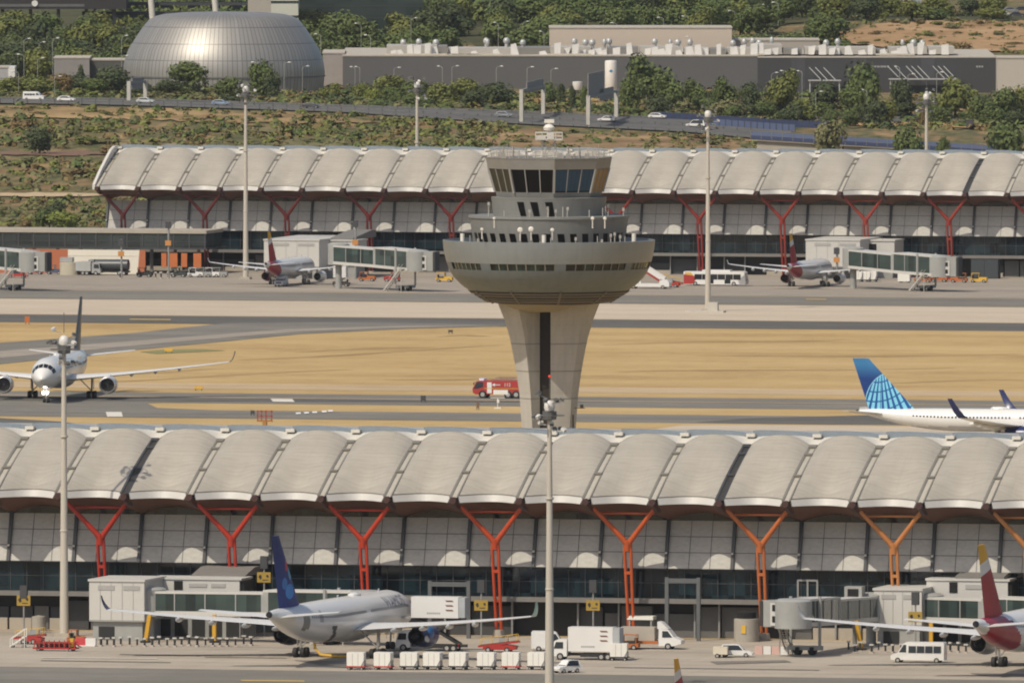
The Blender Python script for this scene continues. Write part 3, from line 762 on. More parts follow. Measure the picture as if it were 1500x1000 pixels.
b = MB(); b.lathe([(.3,61.1),(.35,62.3),(.75,62.4),(.85,62.8),(.5,63.2),(.2,63.3),(.01,63.3)], 14); b.obox((.05,0,63.75),(1.45,.5,.55)); b.tube([(0,0,63.2),(0,0,63.6)],.15,6); b.build('radar', M('radar_white', (.68,.65,.58), .4), TW, smooth=40)
def dish(px, py, dpy, r, nm='dish_aerial'):
    p = AT(px, py, DT-dpy)-TB; p = Matrix.Rotation(-THETA,4,'Z') @ p
    b = MB(); b.lathe([(.02,-.1),(r*.7,-.08),(r,.05),(r*.9,.12),(.02,.1)], 14, tuple(p), 'y'); b.tube([(p.x,p.y+.1,p.z),(p.x,p.y+.15,p.z-r-1.2)], .1, 5)
    b.build(nm, MAT['radar_white'], TW, smooth=40)
dish(762,337,13.5,.42); dish(778,336,13.5,.42); dish(809,337,13.5,.3); dish(724,320,13.0,.22); dish(868,320,12.5,.28); dish(886,320,12.5,.28); dish(706,336,13.5,.25)
r2 = random.Random(9)
for k in range(26):
    b = MB()
    a = R_(r2.uniform(-78,78)); r = r2.uniform(12.6,15.0) if k < 12 else r2.uniform(9.2,11.4); z = 45.3 if k < 12 else 49.7; x, y = r*math.sin(a), -r*math.cos(a); h = r2.uniform(.8,2.0)
    b.tube([(x,y,z),(x,y,z+h)], .09, 5); 
    if k % 2: b.obox((x,y,z+h),(.35,.3,.5))
    b.build('deck_equipment', M('equipment_mixed', (.36,.34,.30), .6, var=.5, scale=.4), TW)
for a in (-62,-3,60):
    b = MB()
    x, y = 14.6*math.sin(R_(a)), -14.6*math.cos(R_(a)); b.lathe([(.32,45.3),(.32,47.2),(.01,47.2)], 10, (x,y,0))
    b.build('vent_stack', MAT['radar_white'], TW, smooth=40)
# ------------------------------------------------------------------ airliners
WHITE = M('aircraft_white', (.66,.65,.62), .28, 0, var=.05, scale=.15, coat=.3)
WINGG = M('wing_grey', (.62,.61,.58), .35, 0, var=.06, scale=.3)
TYRE = M('tyre', (.018,.018,.018), .8); STRUT = M('gear_strut', (.35,.34,.32), .4, .3)
ENGD = M('engine_dark', (.008,.008,.009), .5); LIP = M('engine_lip', (.55,.54,.52), .25, .7)
WINB = M('cabin_window', (.03,.035,.04), .3); COCK = M('cockpit_glass', (.01,.012,.014), .12)
NAVY = M('navy_paint', (.012,.02,.09), .3); RED = M('red_paint', (.30,.014,.026), .35); DGREY = M('dark_fin_paint', (.045,.045,.055), .35)
LBLUE = M('light_blue_paint', (.06,.22,.46), .35)
PROF = [(0,.02,-.28),(.006,.2,-.26),(.015,.34,-.22),(.03,.53,-.16),(.05,.70,-.10),(.075,.84,-.05),(.105,.94,-.02),(.14,1,0),(.25,1,0),(.40,1,0),(.52,1,0),(.60,1,0),(.66,.985,.01),(.71,.94,.05),(.76,.865,.11),(.81,.76,.19),(.86,.63,.29),(.90,.50,.42),(.94,.36,.54),(.97,.25,.62),(.99,.17,.66),(1,.08,.68)]
def prof(s):
    for i in range(len(PROF)-1):
        if PROF[i][0] <= s <= PROF[i+1][0]:
            q = (s-PROF[i][0])/(PROF[i+1][0]-PROF[i][0]); a, b = PROF[i], PROF[i+1]; return a[1]*(1-q)+b[1]*q, a[2]*(1-q)+b[2]*q
    return .08, .6
def airliner(name, label, P, liv, loc, rz, group=None):
    T = thing(name, label, 'airliner', loc, rz, group)
    L, Rr, xn, zf = P['L'], P['dia']/2, P['xn'], P['zf']
    def pt(s, a, off=1.0):
        r, z = prof(s); r = r*Rr*off; return (xn-s*L, r*math.sin(a), zf+z*Rr+r*math.cos(a))
    mats = [WHITE]+liv.get('fmats', [])
    # fuselage: fine rings, paint chosen by position along and around the body
    S = sorted(set([p[0] for p in PROF]+[i/90 for i in range(91)])); n = 36
    mb = MB(); rings = [[pt(s, 2*math.pi*k/n) for k in range(n)] for s in S]
    for i in range(len(S)-1):
        for k in range(n):
            k2 = (k+1) % n; q = [rings[i][k], rings[i][k2], rings[i+1][k2], rings[i+1][k]]
            c = [sum(p[j] for p in q)/4 for j in range(3)]
            mb.add(q, [(0,1,2,3)], liv['fus']((S[i]+S[i+1])/2, c[1]/Rr, (c[2]-zf)/Rr) if 'fus' in liv else 0)
    # belly fairing
    mb.ball((P['xw']-P['root']*.52, 0, zf-Rr*.55), 1, 14, 10, 0, (P['root']*.78, Rr*.98, Rr*.62))
    me = mb.mesh('fuselage', mats)
    import bmesh
    bm = bmesh.new(); bm.from_mesh(me); bmesh.ops.remove_doubles(bm, verts=bm.verts, dist=.002); bmesh.ops.recalc_face_normals(bm, faces=bm.faces)
    for f in bm.faces: f.smooth = True
    bm.to_mesh(me); bm.free()
    F = link_mesh('fuselage', me, T)
    # cockpit windows
    def patch(mb, s0, s1, a0, a1, off, ns=3, na=4):
        vs = [pt(s0+(s1-s0)*i/ns, a0+(a1-a0)*j/na, off) for i in range(ns+1) for j in range(na+1)]
        mb.add(vs, [(i*(na+1)+j, i*(na+1)+j+1, (i+1)*(na+1)+j+1, (i+1)*(na+1)+j) for i in range(ns) for j in range(na)])
    for sgn in (-1, 1):
        for k in range(3):
            b = MB(); patch(b, .037+k*.003, .058+k*.004, sgn*(.03+k*.44), sgn*(.03+k*.44+.40), 1.015); b.build('cockpit_window', COCK, T)
    b = MB(); x = xn-.12*L
    while x > xn-.80*L:
        s = (xn-x)/L
        for sgn in (-1, 1):
            if not (.40 < s < .43):
                a0, a1 = sgn*(1.22), sgn*(1.22+.36/Rr*1.0); ds = .15/L
                one = P.get('sep') and sgn < 0; wb = MB() if one else b
                wb.add([pt(s-ds,a0,1.006), pt(s+ds,a0,1.006), pt(s+ds,a1,1.006), pt(s-ds,a1,1.006)], [(0,1,2,3)])
                if one: wb.build('cabin_window', WINB, T)
        x -= .62
    tag(b.build('window_row', WINB, T), None, None, None, 'stuff')
    for s in P.get('doors', (.11,.30,.58,.79)):
        for sgn in (-1, 1):
            b = MB(); a0, a1 = sgn*1.05, sgn*(1.05+1.9/Rr*.9); d = .55/L; e = .04/L
            for sa, sb in ((s-d, s-d+e*2), (s+d-e*2, s+d)): b.add([pt(sa,a0,1.004), pt(sb,a0,1.004), pt(sb,(a0+a1)/2,1.004), pt(sb,a1,1.004), pt(sa,a1,1.004), pt(sa,(a0+a1)/2,1.004)], [(0,1,2,3,4,5)])
            b.build('door', M('door_seam', (.30,.30,.30), .5), T)
    # wings
    def foil(x, y, z, ch, th):
        up = [(0,0),(.05,.45),(.2,.85),(.4,1),(.7,.62),(1,.04)]; dn = [(.7,-.30),(.4,-.55),(.2,-.5),(.05,-.3)]
        return [(x-ch*u, y, z+v*ch*th*.55) for u, v in up+dn]
    hs, xw, zw, root, tip, sw, dih = P['span']/2, P['xw'], P['zw'], P['root'], P['tip'], P['sweep'], P['dih']
    kk = .36
    secs = [(0, xw+.9, zw, root*1.06), (Rr*.95/hs, xw, zw, root), (kk, None, None, root*.60), (.7, None, None, None), (1, None, None, tip)]
    def wing_sec(q):
        y = q*hs; x = xw-(y-Rr)*sw; z = zw+max(0, y-Rr*.9)*dih+.9*q**2.2*P.get('flex', 1)
        if q <= Rr*.95/hs: return xw, y, zw, root
        ch_k = root*.60
        if q < kk: ch = root+(ch_k-root)*(q-Rr/hs)/(kk-Rr/hs)
        else: ch = ch_k+(tip-ch_k)*(q-kk)/(1-kk)
        return x, y, z, ch
    for sgn in (-1, 1):
        mb = MB(); rings = []
        for q in (0, Rr*.9/hs, .2, kk, .5, .65, .8, .93, 1):
            x, y, z, ch = wing_sec(q); rings.append([(a, sgn*b_, c) for a, b_, c in foil(x, y, z, ch, .13-.03*q)])
        mb.loft(rings)
        for q in P.get('fair', (.28,.42,.56,.70)):      # flap track fairings
            x, y, z, ch = wing_sec(q); mb.ball((x-ch*.9, sgn*y, z-.32), 1, 8, 6, 0, (ch*.36, .26, .36))
        w_ = mb.build('wing', WINGG, T, smooth=35)
        x, y, z, ch = wing_sec(1); wl = P['wl']
        b = MB(); rs = []
        for q in (0, .25, .5, .75, 1):
            xx = x-q*wl[1]; c2 = ch*(1-q)+wl[2]*q; yy = y+wl[3]*(1-(1-q)**1.6); zz = z+wl[0]*q**1.35
            rs.append([(xx, sgn*(yy+.09), zz), (xx-c2*.5, sgn*(yy+.13), zz), (xx-c2, sgn*yy, zz), (xx-c2*.5, sgn*(yy-.08), zz)])
        b.loft(rs); b.build('winglet', liv['winglet'][0 if sgn > 0 else -1], T, smooth=35)
        # stabilizer
        hs2 = P['hspan']/2; b = MB(); rs = []
        for q in (.08, .5, 1):
            y = q*hs2; x = P['xh']-y*.62; ch = P['hroot']*(1-q)+P['htip']*q
            rs.append([(a, sgn*b_, c) for a, b_, c in foil(x, y, P['zh']+y*.105, ch, .10)])
        b.loft(rs); b.build('stabilizer', liv.get('stab', WINGG), T, smooth=35)
        # engine
        ex, eyy, ez, er, el = P['eng']; b = MB()
        prf = [(er*.80,0.0),(er*.93,.05),(er*1.0,-.25),(er*1.04,-el*.3),(er*1.0,-el*.55),(er*.84,-el*.86),(er*.74,-el*1.0),(er*.70,-el*1.0),(er*.70,-el*.8)]
        b.lathe([(er*.86,.06),(er*.78,-.3),(er*.76,-.9)], 24, (ex, sgn*eyy, ez), 'x', 1)
        b.lathe([(er*.86,.06),(er*.95,.0),(er*1.0,-.3)], 24, (ex, sgn*eyy, ez), 'x', 1)
        b.lathe([(er*1.0,-.3)]+prf[3:], 24, (ex, sgn*eyy, ez), 'x', 0)
        b.lathe([(.01,-.5),(er*.2,-.8),(er*.76,-.9)], 24, (ex, sgn*eyy, ez), 'x', 2)
        b.lathe([(er*.70,-el*.8),(er*.36,-el*.82),(er*.30,-el*1.12),(.02,-el*1.28)], 18, (ex, sgn*eyy, ez), 'x', 2)
        q = eyy/hs; x, y, z, ch = wing_sec(q)
        b.prism([(ex-.25*el, ez+er*.9), (ex-el*.9, ez+er*.6), (x-ch*.55, z-.1), (x-.1, z+.1), (ex-.4*el, ez+er*1.15)], sgn*eyy-.22, sgn*eyy+.22, 'y', 0)
        b.build('engine', [liv['engine'][0 if sgn > 0 else -1], LIP, ENGD], T, smooth=40)
    # fin
    x0, ch0, x1, ch1, ztop, zroot = P['fin']
    b = MB(); rs = []
    for q in (-.12, 0, .2, .4, .6, .8, 1):
        xx = x0+(x1-x0)*q; ch = ch0+(ch1-ch0)*q; z = zroot+(ztop-zroot)*q; th = .045*ch+.05
        up = [(0,0),(.08,.55),(.3,1),(.6,.75),(1,.06)]; dn = [(.6,-.75),(.3,-1),(.08,-.55)]
        rs.append([(xx-ch*u, v*th, z) for u, v in up+dn])
    b.loft(rs); b.build('fin', liv['fin'], T, smooth=40)
    b = MB(); xs = xn-.985*L; b.lathe([(.16*Rr,0),(.11*Rr,-.5),(.01,-.5)], 10, (xn-L*.995, 0, zf+.68*Rr), 'x'); b.build('exhaust', ENGD, T)
    # landing gear
    wr = P['wr']
    def bogie(mb, x, y, n, rr, gap):
        for dx in ([-rr*1.15, rr*1.15] if n == 4 else [0]):
            for dy in (-gap, gap): mb.lathe([(rr*.5,-rr*.35),(rr*.95,-rr*.38),(rr,-rr*.2),(rr,rr*.2),(rr*.95,rr*.38),(rr*.5,rr*.35)], 16, (x+dx, y+dy, rr), 'y', 0, True)
    for sgn in (-1, 1):
        b = MB(); y = sgn*P['track']/2; bogie(b, 0, y, P['bog'], wr, wr*.75)
        b.tube([(0,y,wr),(0,y*1.02,P['zw']+.2)], [.16,.2], 8, 1); b.tube([(0,y,wr*2),(0,y*.55,P['zw'])], .1, 6, 1); b.bar((-.3,y+sgn*.35,wr*2.3),(-.3,y+sgn*.35,P['zw']),.5,.06,1)
        if P['bog'] == 4: b.bar((-wr*1.2,y,wr),(wr*1.2,y,wr),.3,.3,1)
        b.build('main_gear', [TYRE, STRUT], T, smooth=40)
    b = MB(); xg = P['xng']; bogie(b, xg, 0, 2, wr*.8, wr*.5); b.tube([(xg,0,wr*.8),(xg+.3,0,zf-Rr*.7)], [.12,.16], 8, 1); b.bar((xg-.1,.5,2.2*wr),(xg-.1,.5,zf-Rr*.8),.05,.05,1); b.bar((xg-.1,-.5,2.2*wr),(xg-.1,-.5,zf-Rr*.8),.05,.05,1)
    b.build('nose_gear', [TYRE, STRUT], T, smooth=40)
    b = MB()     # aerials and beacon on the crown
    for s in (.2,.36,.5): b.obox((xn-s*L,0,zf+Rr+.15),(.5,.06,.4))
    if P.get('dome'): b.ball((xn-P['dome']*L,0,zf+Rr), 1, 12, 6, 0, (1.6,.8,.38))
    b.build('aerial', WHITE, T)
    return T
A330 = dict(L=58.8, dia=5.64, xn=28.8, zf=5.25, xw=9.2, zw=3.75, root=10.6, tip=2.3, sweep=.60, dih=.070, flex=.8, span=59.0, wl=(1.9,1.9,.7,.75), hspan=19.4, xh=-22.1, hroot=5.6, htip=2.1, zh=6.6,
            eng=(9.6,9.4,2.75,1.55,5.6), fin=(-16.9,8.6,-25.7,3.1,17.4,7.7), track=10.7, bog=4, wr=.68, xng=22.1, dome=.38)
A320 = dict(L=37.6, dia=4.0, xn=17.7, zf=3.75, xw=5.0, zw=2.9, root=6.6, tip=1.5, sweep=.50, dih=.085, flex=.7, span=33.4, wl=(.9,.9,.5,.3), hspan=12.4, xh=-14.2, hroot=3.9, htip=1.4, zh=4.7,
            eng=(5.6,5.75,1.75,1.12,4.2), fin=(-10.9,6.0,-16.2,2.1,11.8,5.4), track=7.6, bog=2, wr=.58, xng=12.6, doors=(.12,.78))
B757 = dict(L=47.3, dia=3.9, xn=22.0, zf=4.35, xw=6.6, zw=3.2, root=8.2, tip=1.8, sweep=.49, dih=.088, flex=.8, span=38.0, wl=(3.3,2.7,.8,.9), hspan=15.2, xh=-20.2, hroot=5.0, htip=1.8, zh=5.2,
            eng=(6.6,6.5,2.2,1.3,4.8), fin=(-15.2,8.1,-23.4,2.8,14.6,5.9), track=7.3, bog=4, wr=.55, xng=16.3, doors=(.12,.26,.62,.82), sep=True, dome=.48)
def fin_mat(name, kind):
    m = bpy.data.materials.new(name); t = NT(m); t.b.inputs['Roughness'].default_value = .45; t.b.inputs['Specular IOR Level'].default_value = .25
    x = t.xyz(t.coord()); X, Z = x[0], x[2]
    if kind == 'iberia330' or kind == 'iberia320':
        z1, z2 = (15.6,13.9) if kind == 'iberia330' else (10.8,9.6)
        k = .25
        v = t.math('ADD', Z, t.math('MULTIPLY', t.math('ADD', X, 24.5 if kind == 'iberia330' else 15), -k))
        c = t.mix(t.math('GREATER_THAN', v, z2), (.30,.012,.022), (.62,.60,.56))
        c = t.mix(t.math('GREATER_THAN', v, z1), c, (.62,.33,.02))
    elif kind == 'navy':
        def spot(cx, cz, rx, rz):
            a = t.math('POWER', t.math('DIVIDE', t.math('SUBTRACT', X, cx), rx), 2.0); b = t.math('POWER', t.math('DIVIDE', t.math('SUBTRACT', Z, cz), rz), 2.0)
            return t.math('LESS_THAN', t.math('ADD', a, b), 1.0)
        c = t.mix(t.step(Z, 8, 17), (.006,.036,.20), (.007,.020,.12))
        c = t.mix(spot(-22.0,9.9,1.6,1.0), c, (.04,.22,.55)); c = t.mix(spot(-23.9,11.0,.9,.8), c, (.03,.16,.42))
        c = t.mix(spot(-21.8,12.7,.75,1.3), c, (.10,.34,.50)); c = t.mix(spot(-23.3,13.3,.6,.7), c, (.42,.03,.05))
    elif kind == 'globe':
        cx, cz = -18.4, 7.0
        dx = t.math('SUBTRACT', X, cx); dz = t.math('SUBTRACT', Z, cz)
        # a tilted graticule of light blue meridians and parallels on the lower part of the fin
        r = t.math('SQRT', t.math('ADD', t.math('POWER', dx, 2.0), t.math('POWER', dz, 2.0)))
        ex, ez = t.math('SUBTRACT', X, -21.2), t.math('SUBTRACT', Z, 14.4)
        ang = t.math('ARCTAN2', ex, ez); r2 = t.math('SQRT', t.math('ADD', t.math('POWER', ex, 2.0), t.math('POWER', ez, 2.0)))
        me_ = t.math('LESS_THAN', t.math('FRACT', t.math('MULTIPLY', ang, 8.0)), .56)
        pa = t.math('GREATER_THAN', t.math('FRACT', t.math('ADD', t.math('MULTIPLY', r2, .62), t.math('MULTIPLY', dx, .10))), .14)
        g = t.math('MULTIPLY', me_, pa)
        base = t.mix(t.step(Z, 11.2, 13.6), (.010,.045,.19), (.04,.17,.36))
        gl = t.mix(g, (.012,.085,.28), (.20,.55,.74))
        c = t.mix(t.math('LESS_THAN', r, 5.6), base, t.mix(t.math('GREATER_THAN', r, 5.47), gl, (.25,.55,.70)))
        c = t.mix(t.math('LESS_THAN', r, 5.6), base, c)
    t.col(c); return m
IB3, IB2, FNAVY, FGLOBE = fin_mat('fin_red_yellow_large','iberia330'), fin_mat('fin_red_yellow','iberia320'), fin_mat('fin_navy','navy'), fin_mat('fin_globe','globe')
def iberia_fus(s, y, z): return 1 if (.775+.06*z < s < .93+.03*z and s > .74) else (2 if (.80 < s < .845 and abs(y) > .3 and .25 < z < .7) else 0)
def iberia_fus320(s, y, z): return 1 if (.80+.05*z < s < .945+.02*z) else 0
def navy_fus(s, y, z):
    if .81 < s < .85 and -.2 < z < .5 and abs(y) > .3: return 1
    if .66+.05*z < s < .685+.05*z and z < -.1: return 2
    if .735 < s < .755 and 0.05 < z < .6: return 3
    return 0
GREYT = M('taupe_paint', (.20,.19,.17), .4)
LIV_IB3 = dict(fin=IB3, fus=iberia_fus, fmats=[RED, M('dark_patch', (.12,.05,.06), .5)], engine=[WHITE], winglet=[WHITE])
LIV_IB2 = dict(fin=IB2, fus=iberia_fus320, fmats=[RED], engine=[RED, WHITE], winglet=[WHITE])
CLOUDN = M('engine_navy', (.012,.025,.12), .3, var=.4, scale=.8)
LIV_NAVY = dict(fin=FNAVY, fus=navy_fus, fmats=[GREYT, DGREY, M('grey_lettering', (.36,.36,.36), .5)], engine=[M('engine_black', (.012,.012,.015), .35), CLOUDN], winglet=[NAVY, M('pale_green_paint', (.30,.46,.40), .4)])
def taxi_fus(s, y, z): return 1 if (z < -.62 and .12 < s < .5) else 0
LIV_TAXI = dict(fin=DGREY, fus=taxi_fus, fmats=[M('belly_grey', (.30,.30,.31), .4)], engine=[WHITE], winglet=[DGREY])
LIV_GLOBE = dict(fin=FGLOBE, fus=lambda s, y, z: (1 if (z < -.55 and s < .8) else 0), fmats=[M('belly_pale', (.42,.42,.42), .4)], engine=[NAVY], winglet=[NAVY], stab=M('stab_pale', (.45,.42,.36), .4))
HEAD = math.pi/2
def park(px, py, tail_px=None): return G(px, py)
p = G(497, 963); navy = airliner('airliner', 'white wide-body jet with dark blue tail parked tail-on behind the white baggage carts', A330, LIV_NAVY, p, HEAD-R_(3.5))
p = G(1521, 977); ib = airliner('airliner', 'wide-body jet with red rear fuselage and yellow-tipped red fin at right edge', A330, LIV_IB3, p, HEAD-R_(3.5))
p = G(91, 583); tx = airliner('airliner', 'white twin-engined jet taxiing head-on with bright landing light and dark fin', A330, LIV_TAXI, p, THETA-math.pi/2-R_(6))
b = MB(); b.ball((23.1,.25,1.9), .3, 8, 6); b.build('landing_light', M('lamp_lit', (1,.95,.88), .3, var=0, emit=14), tx); b = MB(); b.ball((23.1,-.35,1.9), .3, 8, 6); b.build('landing_light', MAT['lamp_lit'], tx)
p = G(1470, 653); gb = airliner('airliner', 'white narrow-body jet with blue globe-patterned tail fin and blue winglets', B757, LIV_GLOBE, p, 0)
p = G(424, 417); fa = airliner('airliner', 'small distant jet with red tail parked by jet bridge left of the control tower', A320, LIV_IB2, p, HEAD)
p = G(1185, 420); fb = airliner('airliner', 'small distant jet with red tail parked right of the control tower behind white bus', A320, LIV_IB2, p, HEAD)
p = AT(990, 965, 2222.7); p.y += 17.3; p.z = 0; fc = airliner('airliner', 'jet of which only the yellow, white and red fin tip shows at bottom', A320, LIV_IB2, p, HEAD)
# sphere painted on the navy jet's right engine and lettering on its forward fuselage
def text(name, body, size, mat, parent, loc, rot, ext=.01):
    cu = bpy.data.curves.new(name, 'FONT'); cu.body = body; cu.size = size; cu.extrude = ext; cu.align_x = 'CENTER'; cu.align_y = 'CENTER'
    o = bpy.data.objects.new(name+'_tmp', cu); COL.objects.link(o)
    dg = bpy.context.evaluated_depsgraph_get(); me = bpy.data.meshes.new_from_object(o.evaluated_get(dg))
    bpy.data.objects.remove(o); me.materials.clear(); me.materials.append(mat)
    o = bpy.data.objects.new(name, me); COL.objects.link(o); o.parent = parent; o.location = loc; o.rotation_euler = rot; return o
b = MB(); b.ball((6.5,-10.35,3.15), 1, 16, 10, 0, (1.25,.72,1.1)); b.build('engine_emblem', M('sky_blue_paint', (.035,.13,.30), .35, var=.4, scale=.9), navy, smooth=True)
b = MB(); b.ball((4.4,-10.75,2.5), 1, 10, 6, 0, (.8,.1,.42)); b.ball((5.0,-10.75,2.3), 1, 10, 6, 0, (.7,.1,.35)); b.build('engine_cloud', WHITE, navy, smooth=True)

# large dark lettering on the navy jet's forward fuselage
def bodytext(T, P, body, x0, z0, size, mat):
    cu = bpy.data.curves.new('lettering', 'FONT'); cu.body = body; cu.size = size; cu.resolution_u = 2
    o = bpy.data.objects.new('lettering_tmp', cu); COL.objects.link(o); dg = bpy.context.evaluated_depsgraph_get(); me = bpy.data.meshes.new_from_object(o.evaluated_get(dg)); bpy.data.objects.remove(o)
    import bmesh
    bm = bmesh.new(); bm.from_mesh(me); bmesh.ops.triangulate(bm, faces=bm.faces); bmesh.ops.subdivide_edges(bm, edges=bm.edges, cuts=2)
    Rr = P['dia']/2*1.012
    for v in bm.verts:
        zz_ = z0-P['zf']+v.co.y; zz_ = max(-Rr+.05, min(Rr-.05, zz_)); v.co = Vector((x0+v.co.x, -math.sqrt(Rr*Rr-zz_*zz_), P['zf']+zz_))
    bm.to_mesh(me); bm.free(); me.materials.clear(); me.materials.append(mat); link_mesh('lettering', me, T)
bodytext(navy, A330, 'WAMOS', 12.5, 6.1, 2.1, M('letter_navy', (.10,.12,.17), .4))
# ------------------------------------------------------------------ light masts
MASTM = M('mast_paint', (.46,.42,.35), .55, var=.06, scale=.1); LAMPW = M('lamp_housing', (.60,.58,.54), .4); LAMPD = M('lamp_dark', (.10,.10,.095), .5); LENS = M('lamp_lens', (.5,.5,.48), .15)
def light_mast(label, base, h, seed=0, red=False):
    T = thing('light_mast', label, 'light mast', base)
    b = MB(); n = 8; b.tube([(0,0,0)]+[(0,0,h*q/n) for q in range(1,n+1)], [.62-.34*q/n for q in range(n+1)], 14)
    for z in (h*.36, h*.68): b.lathe([(.52,z-.15),(.56,z-.1),(.56,z+.1),(.52,z+.15)], 14)
    b.build('pole', MASTM, T, smooth=50)
    b = MB(); b.box(-1.1,1.1,-1.1,1.1,0,.5); b.build('footing', CONCW, T)
    b = MB(); b.lathe([(.62,h-.4),(.72,h),(.68,h+.5),(.42,h+.85),(.01,h+.95)], 14); b.build('lamp_dome', LAMPW, T, smooth=60)
    b = MB(); b.lathe([(.5,h-1.6),(.9,h-1.5),(.95,h-.5),(.4,h-.42)], 12)
    for k in range(6):
        a = k*math.pi/3+seed; b.tube([(.3*math.cos(a),.3*math.sin(a),h-1.0),(1.9*math.cos(a),1.9*math.sin(a),h-1.0)], .07, 5)
    b.tube([(1.9*math.cos(a),1.9*math.sin(a),h-1.0) for a in [k*math.pi/8 for k in range(17)]], .06, 5, cap=False)
    b.tube([(0,0,h+1.2),(0,0,h+4.0)], .05, 5)
    b.build('lamp_ring', LAMPD, T)
    r2 = random.Random(seed)
    for k in range(14):
        a = k*math.pi/7+seed*.3; lev = r2.choice([-2.2,-1.4,-.5,.6,1.6,2.4]); r = 2.1 if lev < 1 else 1.6
        f = MB(); f.obox((r*math.cos(a), r*math.sin(a), h-.6+lev), (.6,.5,.34), a, 0, 0, .5); f.obox((r*.98*math.cos(a), r*.98*math.sin(a), h-.82+lev), (.5,.4,.08), a, 1, 0, .5)
        f.bar((.3*math.cos(a),.3*math.sin(a),h-1.0+lev*.9),(r*math.cos(a), r*math.sin(a), h-.8+lev), .07, .07, 0)
        f.build('floodlight', [LAMPW if k % 4 == 0 else LAMPD, LENS], T)
    if red:
        b = MB(); b.ball((0,0,h+4.0), .18, 8, 5); b.build('warning_light', M('red_lamp', (.7,.04,.02), .4, emit=.6), T)
    return T
def mast_at(label, px, pyb, pyt, seed, red=False):
    p = G(px, pyb); D = (p-CAM).dot(FWD); h = AT(px, pyt, D).z; return light_mast(label, p, h-1.2, seed, red)
mast_at('tall beige floodlight mast standing beside the red ground equipment at left', 94, 932, 488, 1)
mast_at('nearest tall beige floodlight mast, in front of the control tower stem', 805, 1012, 583, 2, True)
mast_at('distant floodlight mast rising past the left half of the far terminal roof', 360, 409, 124, 3)
mast_at('floodlight mast on the pale strip between the white bus and the control tower', 1037, 456, 160, 4)
mast_at('floodlight mast showing only its top above the far terminal roof', 611, 385, 118, 5)
mast_at('distant floodlight mast behind the far right jet bridge', 1357, 402, 135, 6)
p = G(1037, 457)
b = MB(); b.box(-4,4,-1.2,1.2,0,.4); b.box(.6,2.6,-.6,.6,.4,2.1); o = b.build('equipment_plinth', M('plinth', (.45,.42,.36), .7)); o.location = p+Vector((0,-1.9,0)); tag(o, 'pale concrete plinth with a small cabinet at a mast foot', 'plinth')

# ------------------------------------------------------------------ jet bridges and their fixed blocks
BWHITE = M('bridge_white', (.50,.485,.445), .5, var=.06, scale=.2); BGREY = M('bridge_grey', (.30,.30,.28), .5); BGLASS = mat_glass('bridge_glass', (.02,.028,.027), (.065,.095,.085), 1.5, 9)
BLACKM = M('black_opening', (.008,.008,.008), .9); YEL = M('safety_yellow', (.55,.30,.02), .5); RUB = M('bellows_black', (.03,.03,.03), .8)
def tunnel(T, a, b_, wd, ht, nm='tunnel'):
    """glazed walkway between two floor points"""
    a, b_ = Vector(a), Vector(b_); d = (b_-a); L = d.length; dn = d.normalized(); s = dn.cross(Vector((0,0,1))).normalized(); u = Vector((0,0,1))
    mb = MB()
    def P(q, lat, z): return a+d*q+s*lat+u*z
    def slab(q0, q1, l0, l1, z0, z1, mi):
        vs = [P(q0,l0,z0),P(q1,l0,z0),P(q1,l1,z0),P(q0,l1,z0),P(q0,l0,z1),P(q1,l0,z1),P(q1,l1,z1),P(q0,l1,z1)]
        mb.add(vs, [(3,2,1,0),(4,5,6,7),(0,1,5,4),(1,2,6,5),(2,3,7,6),(3,0,4,7)], mi)
    h = wd/2
    slab(0,1,-h,h,-.35,.25,0); slab(0,1,-h,h,ht-.3,ht,0)
    slab(0,1,-h+.06,h-.06,.26,ht-.31,1)
    e = .8/L
    slab(0,e,-h,h,.251,ht-.301,2); slab(1-e,1,-h,h,.251,ht-.301,2)
    n = max(2, int(L/4))
    for k in range(1, n):
        q = k/n
        for sg in (-1, 1): slab(q-.08/L, q+.08/L, sg*h-.05, sg*h+.05, .25, ht-.3, 2)
    return mb.build(nm, [BWHITE, BGLASS, BGREY], T)
